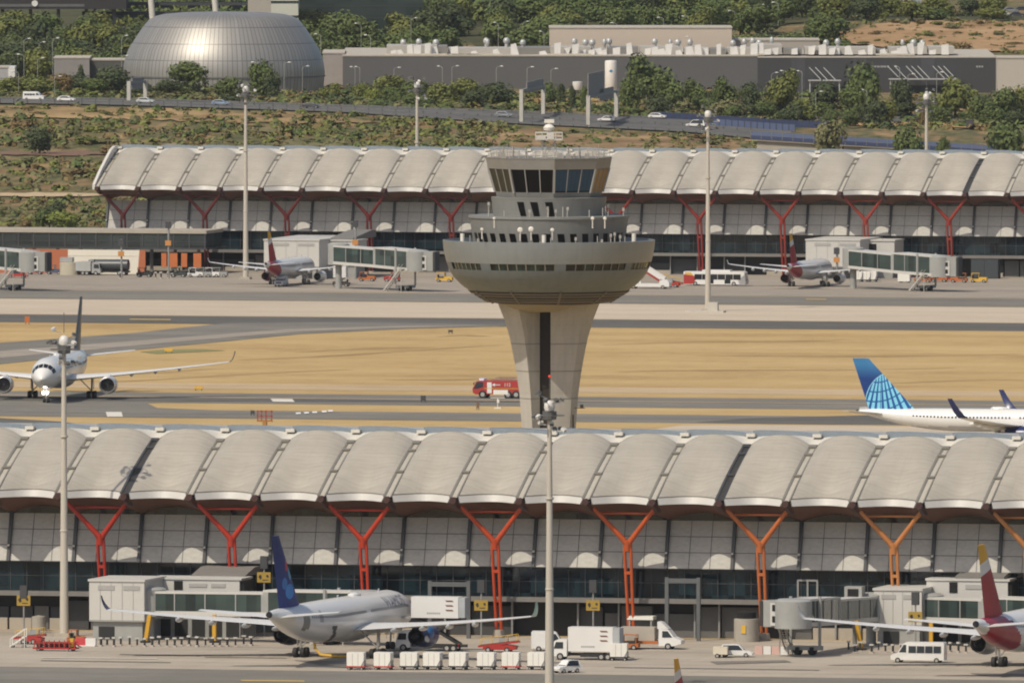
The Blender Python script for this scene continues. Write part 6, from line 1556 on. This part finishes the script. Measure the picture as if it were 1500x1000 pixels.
T = thing('water_tank', 'small white round tank on a stand left of the tall silo', 'tank', hp(846, 4930)); z = T.location.z; zt = zd(119, 4930)-z; b = MB(); b.lathe([(.01,zt-2.4),(.9,zt-2.3),(1.35,zt-1.2),(1.35,zt-.1),(.01,zt)], 16); b.build('tank', VWHITE, T, smooth=40); b = MB()
for k in range(4): a_ = k*PI/2; b.bar((.8*math.cos(a_),.8*math.sin(a_),0),(.8*math.cos(a_),.8*math.sin(a_),zt-2.0),.2)
b.build('stand', GREYP, T)
def gantry(label, px0, px1, pyt, D, sign=None, d1=None):
    a, b_ = hp(px0, D), hp(px1, d1 or D+14); zt = zd(pyt, D)
    T = thing('sign_gantry', label, 'gantry', a); v = b_-a; h = zt-a.z
    for q, nm in ((Vector((0,0,0)),'post'), (v, 'post')):
        bb = MB(); bb.box(q.x-.48,q.x+.48,q.y-.48,q.y+.48,q.z-1,h); bb.build('post', MAST2, T)
    bb = MB(); bb.bar((0,0,h-.35),(v.x,v.y,h-.35),.6,.7); bb.build('crossbeam', STEELG, T)
    if sign:
        for s0, s1, t0, t1 in sign:
            bb = MB(); p0, p1 = v*s0, v*s1; bb.bar((p0.x,p0.y-.5,h+(t0+t1)/2),(p1.x,p1.y-.5,h+(t0+t1)/2),.25,t1-t0); bb.build('sign_panel', M('sign_back_grey', (.22,.21,.20), .6), T)
    return T
MAST2 = M('gantry_grey', (.44,.42,.37), .6)
gantry('highway sign gantry before the left foot of the dome', 189, 213, 119, 4760, [(.2,.85,-2.2,.8)], 4775)
gantry('highway sign gantry with two pale posts left of the silo', 764, 796, 131, 4712, [(.25,1.0,-1.2,1.6)], 4768)
gantry('highway sign gantry with large grey panels before the white silo', 862, 903, 140, 4704, [(.0,.55,-.6,5.6),(.4,.9,-2.0,1.0)], 4770)
# highway furniture
def rail(name, label, cat, px0, px1, D, h, mat, n, post=True, d1=None, thick=.12, zlow=.45):
    a = hp(px0, D); T = thing(name, label, cat, a); pts = [hp(px0+(px1-px0)*k/n, D+((d1 or D)-D)*k/n)-a for k in range(n+1)]
    b = MB()
    for p, q in zip(pts, pts[1:]): b.bar(p+Vector((0,0,(h+zlow)/2)), q+Vector((0,0,(h+zlow)/2)), thick, h-zlow)
    for p in pts: b.box(p.x-.1,p.x+.1,p.y-.1,p.y+.1,p.z,p.z+h*1.0,1)
    b.build('rail', [mat, GREYD], T)
RAILG = M('rail_galvanised', (.17,.17,.165), .5, .1); BLUEF = M('barrier_blue', (.035,.05,.115), .5, var=.15, scale=.4); BLUEL = M('barrier_blue_light', (.095,.125,.22), .5, var=.1, scale=.4)
rail('guard_rail', 'grey guard rail along the near edge of the highway', 'guard rail', -300, 1100, 4702.5, .85, RAILG, 70)
rail('guard_rail', 'grey guard rail along the far edge of the highway', 'guard rail', -300, 960, 4772, .8, RAILG, 60)
rail('guard_rail', 'grey median rail between the highway carriageways', 'guard rail', -300, 1100, 4738, .9, RAILG, 70)
rail('guard_rail', 'grey guard rail of the upper right road', 'guard rail', 1180, 1700, 4849, 1.1, RAILG, 26)
rail('blue_barrier', 'dark blue barrier along the highway far edge right of the white car', 'barrier', 955, 1215, 4774, 1.9, BLUEF, 26, zlow=.1)
rail('blue_barrier', 'lighter blue panel barrier in front of the dark blue one', 'barrier', 1035, 1165, 4752, 2.0, BLUEL, 14, zlow=.3)
a, b_ = AT(1100, 192, 4655), AT(1470, 214, 4640); T = thing('road_bridge', 'road overpass with blue parapet and pale abutment above the far roof at right', 'bridge', a)
v = b_-a; b = MB(); b.bar((0,0,-.55), v+Vector((0,0,-.55)), .25, 1.0); b.build('parapet', BLUEL, T)
b = MB(); b.bar((0,0,-1.55), v+Vector((0,0,-1.55)), .3, .9); b.build('lower_panel', BLUEF, T)
b = MB(); b.bar(Vector((0,5,-2.2)), v+Vector((0,5,-2.2)), 10, .35); b.build('deck', CONCW, T)
b = MB(); b.bar(Vector((0,-.1,0)), v+Vector((0,-.1,0)), .12, .1)
for k in range(25): q = v*(k/24); b.box(q.x-.08,q.x+.08,q.y-.2,q.y-.05,q.z-2.0,q.z+.35)
b.build('handrail', RAILG, T)
for q0, q1, hh_ in ((.02,.32,3.5),(.36,.72,3.2),(.75,1,3)): b = MB(); b.bar(v*q0+Vector((0,1,-2.4-hh_/2)), v*q1+Vector((0,1,-2.4-hh_/2)), .5, hh_); b.build('abutment', CONCW, T)
T = thing('utility_cabinet', 'dark grey box standing on the dry field right of the bridge', 'cabinet', hp(1421, 4800)); b = MB(); b.box(-.9,.9,-.5,.5,0,2.3); b.build('body', GREYD, T); b = MB(); b.box(-1.0,1.0,-.6,.6,2.301,2.45); b.build('lid', GREYP, T)
cars = [(97,151,VWHITE,'white hatchback on the highway near its left end',0),(213,153.5,M('car_silver', (.45,.47,.47), .3),'silver saloon on the highway below the dome gantry',0),(323,156.5,M('car_blue', (.18,.24,.33), .35),'blue-grey car on the highway below the dome',0),(456,161,M('car_dark', (.04,.04,.045), .3),'dark car with light roof on the highway right of the dome',0),(738,174,M('car_grey', (.20,.22,.24), .35),'grey car on the highway left of the sign gantries',0),(889,180.5,VWHITE,'white saloon on the highway just right of the gantry post',0),(963,176,VWHITE,'white saloon on the highway ahead of the blue barrier',0)]
for x, y, m_, lab, k in cars: car(lab, hs(x, y, 4703, 4772), math.pi*(x in (889,)), m_, 4.6, 1.5, name='car')
van('white camper van on the highway at far left', hs(50, 149.5, 4703, 4772), 0, 5.6, 2.3, VWHITE, True, name='van')
car('white estate car on the highway just left of the mid-right mast', hs(1020, 188.5, 4700, 4760), PI-.1, VWHITE, 5.2, 1.9, estate=True, name='car')
car('white car on the upper right road', hs(1437, 184.5, 4850, 4890), 0, VWHITE, 4.6, 1.5, name='car')
for i, (x, y) in enumerate(((1472,26),(1490,27),(1481,20),(1498,19),(1462,18))):
    car(['white parked car at the far top right corner','dark parked car at the far top right corner edge','grey car in the second parking row at top right','dark car in the second parking row at right edge','silver car at the left of the top right parking'][i], hs(x, y, 5400, 5560), .3, [VWHITE,MAT['car_dark'],MAT['car_grey'],MAT['car_dark'],MAT['car_silver']][i], 4.5, 1.5, full=False)
# street lamps
LAMPS = [(35,57,5050),(57,60,5055),(77,55,5060),(35,82,4905),(55,84,4910),(178,52,5040),(178,82,4895),(27,102,4800),(80,114,4790),(378,92,4890),(416,90,4895),(443,95,4900),(543,52,5110),(520,99,4950),(527,99,4952),(577,99,4950),(648,98,4930),(662,96,4935),(727,98,4940),(772,98,4940),(807,101,4930),(730,32,5240),(766,29,5245),(797,45,5190),(947,106,4900),(1014,62-10,5130),(1008,22,5330),(1042,17,5335),(1076,13,5340),(1110,9,5345),(1140,5,5350),(912,22,5300),(972,25,5310),(904,34,5240),(1130,108,4880),(1153,103,4960),(1175,103,4960),(1270,131,4830),(1195,132,4840),(1330,108,4950),(1372,103,4960),(1318,98,4970),(470,48,5120),(529,36,5160),(602,25,5200)]
r2 = random.Random(2); proto = {}
def lamp_zone(x, y, D):
    if D >= 5300: return 'in the row along the wood edge at the top'
    if x < 200: return 'among the trees left of the dome'
    if x < 470 and D < 4950: return 'before the right half of the dome'
    if 500 < x < 830 and D < 4990: return 'against the plain left wall of the dark factory'
    if x >= 830 and D < 4990: return 'on the roadside right of the white silo'
    return 'behind the factory roof vents'
zones = {}
for q in sorted(LAMPS): zones.setdefault(lamp_zone(*q), []).append(q)
for i, (x, y, D) in enumerate(LAMPS):
    zn = lamp_zone(x, y, D); lab = 'pale street lamp %s, %s from left' % (zn, ORD[zones[zn].index((x, y, D))])
    p = hp(x, D); hh_ = zd(y, D)-p.z; hh_ = max(5, min(16, hh_))
    key = round(hh_)
    if key not in proto:
        T = thing('street_lamp', lab, 'street lamp', p, r2.choice((0, PI, .5)), 'street lamps beyond the highway')
        b = MB(); b.tube([(0,0,-1),(0,0,key*.93),(.3,0,key*.98),(1.2,0,key)], [.11,.08,.06,.05], 6); b.build('post', M('lamp_post_grey', (.30,.295,.265), .5), T)
        b = MB(); b.ball((1.5,0,key), 1, 8, 5, 0, (.55,.28,.18)); b.build('lamp_head', LAMPW, T, smooth=60); proto[key] = T
    else: dup(proto[key], p, r2.choice((0, PI, .4, 2.6)), lab)
# ------------------------------------------------------------------ trees and scrub
def leaf_mat(name, lo, hi):
    m = bpy.data.materials.new(name); t = NT(m); t.b.inputs['Roughness'].default_value = .7; t.b.inputs['Specular IOR Level'].default_value = .2; t.b.inputs['Subsurface Weight'].default_value = 0
    n = t.noise(t.coord(), .45, 3); oi = t.n("ShaderNodeObjectInfo").outputs['Random']
    c = t.ramp(n, [(.35, lo), (.65, hi)])
    t.col(t.mix(t.math('MULTIPLY', oi, .45), c, tuple(q*1.35*(1.15 if k == 0 else 1) for k, q in enumerate(lo)))); return m
L1 = leaf_mat('leaf_olive', (0.102, 0.119, 0.032), (0.177, 0.187, 0.050)); L2 = leaf_mat('leaf_green', (0.067, 0.096, 0.031), (0.123, 0.151, 0.045)); L3 = leaf_mat('leaf_dark', (0.045, 0.063, 0.028), (0.086, 0.104, 0.040)); L4 = leaf_mat('leaf_grey_green', (0.112, 0.117, 0.050), (0.188, 0.174, 0.078)); L5 = leaf_mat('leaf_bright', (0.140, 0.172, 0.039), (0.215, 0.245, 0.056)); L6 = leaf_mat('leaf_dry', (0.129, 0.094, 0.039), (0.204, 0.151, 0.060))
BARK = M('bark', (.09,.065,.045), .9)
def crown_mesh(seed, blobs, nl, size, mat, shape):
    r = random.Random(seed); mb = MB(); cs_ = []
    for k in range(blobs):
        a = r.uniform(0, 2*PI)
        if shape == 'round': d = r.uniform(0, .62); z = r.uniform(.35, .82); rad = r.uniform(.22, .36)*(1.15-d*.5)
        elif shape == 'tall': d = r.uniform(0, .25); z = .18+.72*k/blobs; rad = .27*(1.05-.75*k/blobs)+.05
        else: d = r.uniform(0, .7); z = r.uniform(.18, .55); rad = r.uniform(.25, .45)
        cs_.append((d*.5*math.cos(a), d*.5*math.sin(a), z, rad))
    for k in range(nl):
        cx, cy, cz, rad = r.choice(cs_); th = r.uniform(0, 2*PI); ph = math.acos(r.uniform(-.75, 1)); q = rad*(r.uniform(.55, 1.05)); 
        n = Vector((math.sin(ph)*math.cos(th), math.sin(ph)*math.sin(th), math.cos(ph)*.9)); c = Vector((cx, cy, cz))+n*q
        if c.z < .02: continue
        n = (n+Vector((r.uniform(-.7,.7), r.uniform(-.7,.7), r.uniform(-.3,.8)))).normalized(); a = n.orthogonal().normalized(); b = n.cross(a); s = size*r.uniform(.6, 1.3); an = r.uniform(0, PI)
        u = (a*math.cos(an)+b*math.sin(an))*s; v = (b*math.cos(an)-a*math.sin(an))*s*.7
        mb.add([c-u-v*.4, c+u*.2-v, c+u+v*.3, c-u*.3+v], [(0,1,2,3)])
    return mb.mesh('crown', mat)
def trunk_mesh(seed, tall=False):
    r = random.Random(seed); mb = MB(); mb.tube([(0,0,-.1),(.01,0,.2),(.0,.01,.45),(0,0,.75 if not tall else .92)], [.045,.035,.025,.008], 7)
    for k in range(5): a = r.uniform(0, 2*PI); z = r.uniform(.22,.5); mb.tube([(0,0,z),(.12*math.cos(a),.12*math.sin(a),z+.1),(.27*math.cos(a),.27*math.sin(a),z+.22)], [.02,.014,.006], 5)
    return mb.mesh('trunk', BARK, smooth=50)
CR = {}
def cr(kind, var, mat):
    k = (kind, var, mat.name)
    if k not in CR:
        base = (kind, var)
        if base not in CR:
            CR[base] = crown_mesh(var*17+len(kind), {'round':11,'tall':9,'bush':7}[kind], {'round':1700,'tall':1000,'bush':420}[kind], {'round':.045,'tall':.042,'bush':.095}[kind], mat, kind)
            CR[k] = CR[base]
        else: me = CR[base].copy(); me.materials.clear(); me.materials.append(mat); CR[k] = me
    return CR[k]
TR = {False: [trunk_mesh(k) for k in range(3)], True: [trunk_mesh(9, True)]}
def tree(label, p, w_, h, kind, mat, group=None, name='tree', sink=.6):
    T = thing(name, label, 'tree', (p.x, p.y, p.z-sink), rnd.uniform(0, 6.28), group); T.scale = (w_, w_, h)
    link_mesh('crown', cr(kind, rnd.randrange(4), mat), T); link_mesh('trunk', TR[kind == 'tall'][rnd.randrange(3) if kind != 'tall' else 0], T); return T
def tree_px(label, px, pyt, D, wpx, kind='round', mat=None, group=None, over=1.0):
    p = hp(px, D); h = max(2.5, zd(pyt, D)-p.z+.6); return tree(label, p, wpx*D/FOC*1.12, h*1.08, kind, mat or L2, group)
LISTED = [
 (275,96,4880,58,'round',L2,'leafy green tree before the middle-left of the dome'),(383,96,4850,44,'round',L2,'tall bushy dark green tree before the right half of the dome'),(398,112,4835,30,'round',L3,'lower dark tree against the right side of the dome tree'),(338,117,4850,44,'round',L2,'low spreading green tree before the dome centre'),(246,120,4840,40,'round',L3,'low dark tree before the dome left of centre'),
 (165,103,4870,56,'round',L3,'dark rounded tree touching the left foot of the dome'),(118,95,4860,22,'tall',L3,'pointed dark conifer left of the dome'),(112,112,4850,50,'round',L3,'broad dark tree below the grey low building'),(56,78,4950,46,'round',L1,'round yellow-green tree left of the low grey building'),(20,116,4830,50,'round',L1,'low olive tree at the left edge above the highway'),(60,118,4825,48,'round',L1,'olive bushy tree above the white hatchback'),(90,112,4835,34,'round',L6,'reddish-brown tinted small tree behind the hatchback'),(140,118,4825,40,'round',L2,'green tree beside the dome gantry, left side'),(200,122,4830,26,'round',L2,'small green tree under the dome gantry'),
 (570,115,4850,48,'round',L1,'olive tree before the left end of the dark factory'),(604,118,4845,36,'round',L2,'green tree beside the distant mast top before the factory'),(645,121,4830,44,'round',L1,'yellow-green round tree in the belt before the factory'),(682,120,4830,44,'round',L1,'second yellow-green tree in the belt before the factory'),(708,130,4825,30,'tall',L3,'dark pointed tree at the right end of the round green belt'),(730,120,4835,48,'round',L3,'dark broad tree left of the gantries'),(618,138,4815,40,'round',L2,'low green tree under the distant mast lamp'),(545,132,4820,24,'round',L5,'small bright green tree left of the belt'),(578,136,4820,26,'round',L2,'small round tree left of the belt'),(690,132,4815,36,'round',L3,'low dark tree at the foot of the belt'),
 (822,122,4860,22,'tall',L3,'dark narrow cypress between the gantries'),(838,126,4855,20,'tall',L3,'second dark cypress between the gantries'),(855,126,4850,18,'tall',L2,'slim green cypress beside the grey sign panel'),(805,120,4870,26,'round',L2,'green tree behind the left gantry'),
 (952,84,4880,66,'round',L2,'largest green tree right of the white silo'),(925,118,4850,40,'round',L2,'green tree at the foot of the white silo'),(985,110,4870,44,'round',L2,'green tree right of the largest one'),(965,140,4820,42,'round',L3,'low dark tree behind the white saloon and blue barrier'),(1022,118,4880,34,'round',L2,'green tree under the pale lamp right of the silo'),(1062,116,4880,42,'round',L2,'mid-green tree on the factory front, left of pair'),(1100,120,4875,36,'round',L3,'dark tree on the factory front, right of pair'),(1143,106,4880,50,'round',L1,'tall olive tree where the factory wall darkens'),(1068,146,4815,60,'round',L4,'wide grey-green tree above the dark blue barrier'),(1207,120,4865,48,'round',L3,'dark green round tree under the smaller canopy'),(1262,92,4850,58,'round',L2,'tallest green tree before the dark factory part'),(1250,132,4825,40,'round',L2,'green tree at the foot of the tallest right tree'),(1178,148,4800,44,'round',L1,'yellow-green tree by the end of the blue barrier'),(1160,152,4795,36,'round',L3,'dark low tree by the end of the blue barrier'),(1283,152,4795,40,'round',L3,'dark tree on the roadside between bridge and upper road'),(1215,186,4635,46,'round',L4,'grey-green tree rising before the blue overpass'),(1330,196,4632,50,'round',L2,'green tree before the right half of the overpass'),(1382,208,4630,22,'round',L2,'small green bush tree at the right mast before the overpass'),(1474,188,4640,56,'round',L2,'dark green tree at the right end of the overpass'),(1400,118,4870,60,'round',L1,'olive tree below the long white canopy'),(1436,146,4830,44,'round',L2,'green tree above the upper right road'),(1472,128,4870,40,'round',L2,'green tree before the pale office at right'),(1498,132,4880,36,'round',L1,'olive tree at the right edge below the pale office'),(1320,122,4880,36,'round',L3,'dark tree below the left part of the long canopy'),(1352,158,4810,20,'tall',L6,'thin brownish tree beside the right mast'),(1490,165,4830,36,'round',L3,'dark tree at the right edge above the upper road'),(1300,150,4830,34,'round',L1,'olive shrub-like tree on dry field right of tallest tree'),
 (1342,60,5220,30,'round',L2,'green tree at the right end of the factory roof'),(1320,66,5215,40,'round',L1,'olive tree behind the last rooftop vents'),(1405,66,5215,40,'round',L6,'dry brownish tree behind the last rooftop units'),
 (72,298,4330,40,'round',L3,'dark green bushy tree by the left end of the far terminal'),(92,312,4322,42,'round',L5,'bright yellow-green round bush by the left end of the far terminal'),(62,306,4328,26,'round',L2,'small dark tree left of the bright round bush'),(58,190,4570,44,'round',L3,'large dark bush on the slope at left')]
for x, y, D, w_, k, m_, lab in LISTED: tree_px(lab, x, y, D, w_, k, m_)
WOODL = 'dark green tree in the dense wood on the top left'; WOODM = 'green tree in the dense wood behind the factory'; WOODR = 'green tree in the row above the bare slope at top right'
r3 = random.Random(21)
for k in range(62):      # top left wood
    px = r3.uniform(-30, 205); D = r3.uniform(5050, 5330) if px < 180 else r3.uniform(5100, 5300); p = hp(px, D)
    if 128 < px and D < 5060: continue
    tree(WOODL, p, r3.uniform(8, 13), r3.uniform(7, 11.5), 'round', r3.choice([L3,L3,L2,L2,L1]), 'wood at top left')
for k in range(128):     # wood behind the factory
    px = r3.uniform(430, 1235); D = 5165+r3.random()**1.1*330
    if 795 < px < 1080 and D < 5190: D += 40
    p = hp(px, D); tree(WOODM, p, r3.uniform(8, 14), r3.uniform(7, 11), 'round', r3.choice([L3,L2,L2,L2,L1]), 'wood behind the factory')
for k in range(30):
    px = r3.uniform(1200, 1520); D = r3.uniform(5350, 5480)
    if 1455 < px: continue
    p = hp(px, D); tree(WOODR, p, r3.uniform(7, 12), r3.uniform(4, 8), 'round', r3.choice([L2,L1,L1,L3]), 'trees above the bare slope')
# undergrowth along the belts: low hedging
SHR = 'low scrub bush on the dry slope behind the far terminal'
def shrub(label, p, w_, h, mat, group, name='shrub'):
    o = link_mesh(name, cr('bush', r3.randrange(4), mat), None, (p.x, p.y, p.z-.25)); o.scale = (w_, w_, h); o.rotation_euler = (0,0,r3.uniform(0, 6.28)); return tag(o, label, 'shrub', group)
for k in range(130):
    px = r3.uniform(-20, 720) if k < 90 else r3.uniform(700, 1150); D = r3.uniform(4330, 4690)
    if px < 140 and (4440 < D < 4485 or 4555 < D < 4592): continue
    if 560 > px and D > 4655: continue
    p = hp(px, D); g = px > 250 and px < 720
    shrub(SHR, p, r3.uniform(2.5, 7), r3.uniform(1.2, 3.0), r3.choice([L4,L4,L1,L2] if g else [L4,L4,L6,L6,L1]), 'scrub bushes on the slope')
for k in range(40):
    px = r3.uniform(-20, 560); D = r3.uniform(4655, 4698); p = hp(px, D); shrub('small bush on the dry bank just below the highway', p, r3.uniform(1.5, 4), r3.uniform(.8, 1.7), r3.choice([L4,L1,L2]), 'bushes below the highway')
for k in range(80):
    px = r3.uniform(-20, 1500); D = r3.uniform(4785, 4830) if px < 1150 else r3.uniform(4895, 4930); p = hp(px, D); shrub('low roadside bush beyond the highway', p, r3.uniform(4, 8), r3.uniform(1.5, 3.2), r3.choice([L2,L3,L1,L4]), 'bushes beyond the highway')
for k in range(36):
    px = r3.uniform(1190, 1520); D = r3.uniform(5268, 5336); p = hp(px, D, .4); shrub('tiny bush on the bare slope at top right', p, r3.uniform(2, 5), r3.uniform(.8, 1.8), r3.choice([L4,L1,L6]), 'bushes on the bare slope')

# low scrub that covers the slopes, and the far wood that reads as one mass
def cover(name, n, region, hmin, hmax, wmin, wmax, mats, q=26, seed=5, leaf=.30):
    r = random.Random(seed); mb = MB()
    for k in range(n):
        p, sc = region(r)
        if p is None: continue
        wd, ht = r.uniform(wmin, wmax)*sc, r.uniform(hmin, hmax)*sc; mi = r.randrange(len(mats))
        for j in range(q):
            th = r.uniform(0, 2*PI); ph = math.acos(r.uniform(-.1, 1)); n_ = Vector((math.sin(ph)*math.cos(th), math.sin(ph)*math.sin(th), math.cos(ph)+.15)); rr_ = r.uniform(.6, 1.05)
            c = p+Vector((n_.x*wd*.5*rr_, n_.y*wd*.5*rr_, n_.z*ht*rr_)); n2 = (n_+Vector((r.uniform(-.6,.6), r.uniform(-.6,.6), r.uniform(-.2,.6)))).normalized()
            a = n2.orthogonal().normalized(); b_ = n2.cross(a); s = leaf*min(wd, 4)*r.uniform(.5, 1.1); an = r.uniform(0, PI); u = (a*math.cos(an)+b_*math.sin(an))*s; v = (b_*math.cos(an)-a*math.sin(an))*s*.6
            mb.add([c-u-v*.4, c+u*.2-v, c+u+v*.3, c-u*.3+v], [(0,1,2,3)], mi)
    return tag(mb.build(name, mats), None, None, None, 'stuff')
def reg_slope(r):
    px = r.uniform(-60, 1150); D = r.uniform(4328, 4697)
    if px < 190 and (4446 < D < 4486 or 4552 < D < 4594): return None, 1
    if px > 740 and r.random() < .25: return None, 1
    if D > 4660 and px < 560 and r.random() < .4: return None, 1
    if px < 250 and r.random() < .35: return None, 1
    return hp(px, D), (1 if px < 740 else .8)
cover('slope_scrub', 5200, reg_slope, .5, 1.5, 1.2, 3.6, [L4,L4,L1,L1,L2,L6], 22, 5)
def reg_bare(r): return hp(r.uniform(1195, 1540), r.uniform(5266, 5337), .3), r.uniform(.5, 1)
cover('slope_grass', 260, reg_bare, .3, .9, 1.0, 3.0, [L4,L6,L1], 16, 6)
def reg_verge(r):
    px = r.uniform(-60, 1540); return hp(px, r.uniform(4778, 4990)), r.uniform(.6, 1.2)
cover('verge_undergrowth', 1900, reg_verge, .6, 1.7, 2.0, 4.5, [L2,L1,L4,L3,L6], 20, 7)
def reg_wood(r):
    px = r.uniform(150, 1240); return hp(px, r.uniform(5450, 5760)), r.uniform(.8, 1.2)
cover('far_wood', 620, reg_wood, 5, 9, 7, 12, [L2,L3,L2,L1], 60, 8, .26)
# front belt of small trees along the verge, between the listed ones
for k in range(38):
    px = r3.choice([r3.uniform(-10, 240), r3.uniform(420, 760), r3.uniform(990, 1250), r3.uniform(1290, 1510)]); D = r3.uniform(4800, 4900)
    p = hp(px, D); tree('small tree in the roadside belt beyond the highway', p, r3.uniform(5, 8), r3.uniform(3.2, 5.5), 'round', r3.choice([L1,L2,L2,L3]), 'roadside belt')
# ------------------------------------------------------------------ haze
if HAZE_D > 0:
    b = MB(); b.box(-4200, 4200, -3000, 9600, -1.5, 330); o = b.build('haze', [], None); o.rotation_euler = (0,0,THETA)
    m = bpy.data.materials.new('haze_air'); m.use_nodes = True; nt = m.node_tree; nt.nodes.remove(nt.nodes['Principled BSDF'])
    v = nt.nodes.new('ShaderNodeVolumePrincipled'); v.inputs['Color'].default_value = (.86,.87,.88,1); v.inputs['Density'].default_value = HAZE_D; v.inputs['Anisotropy'].default_value = .3
    nt.links.new(v.outputs[0], nt.nodes['Material Output'].inputs['Volume']); o.data.materials.append(m); tag(o, None, None, None, 'stuff')
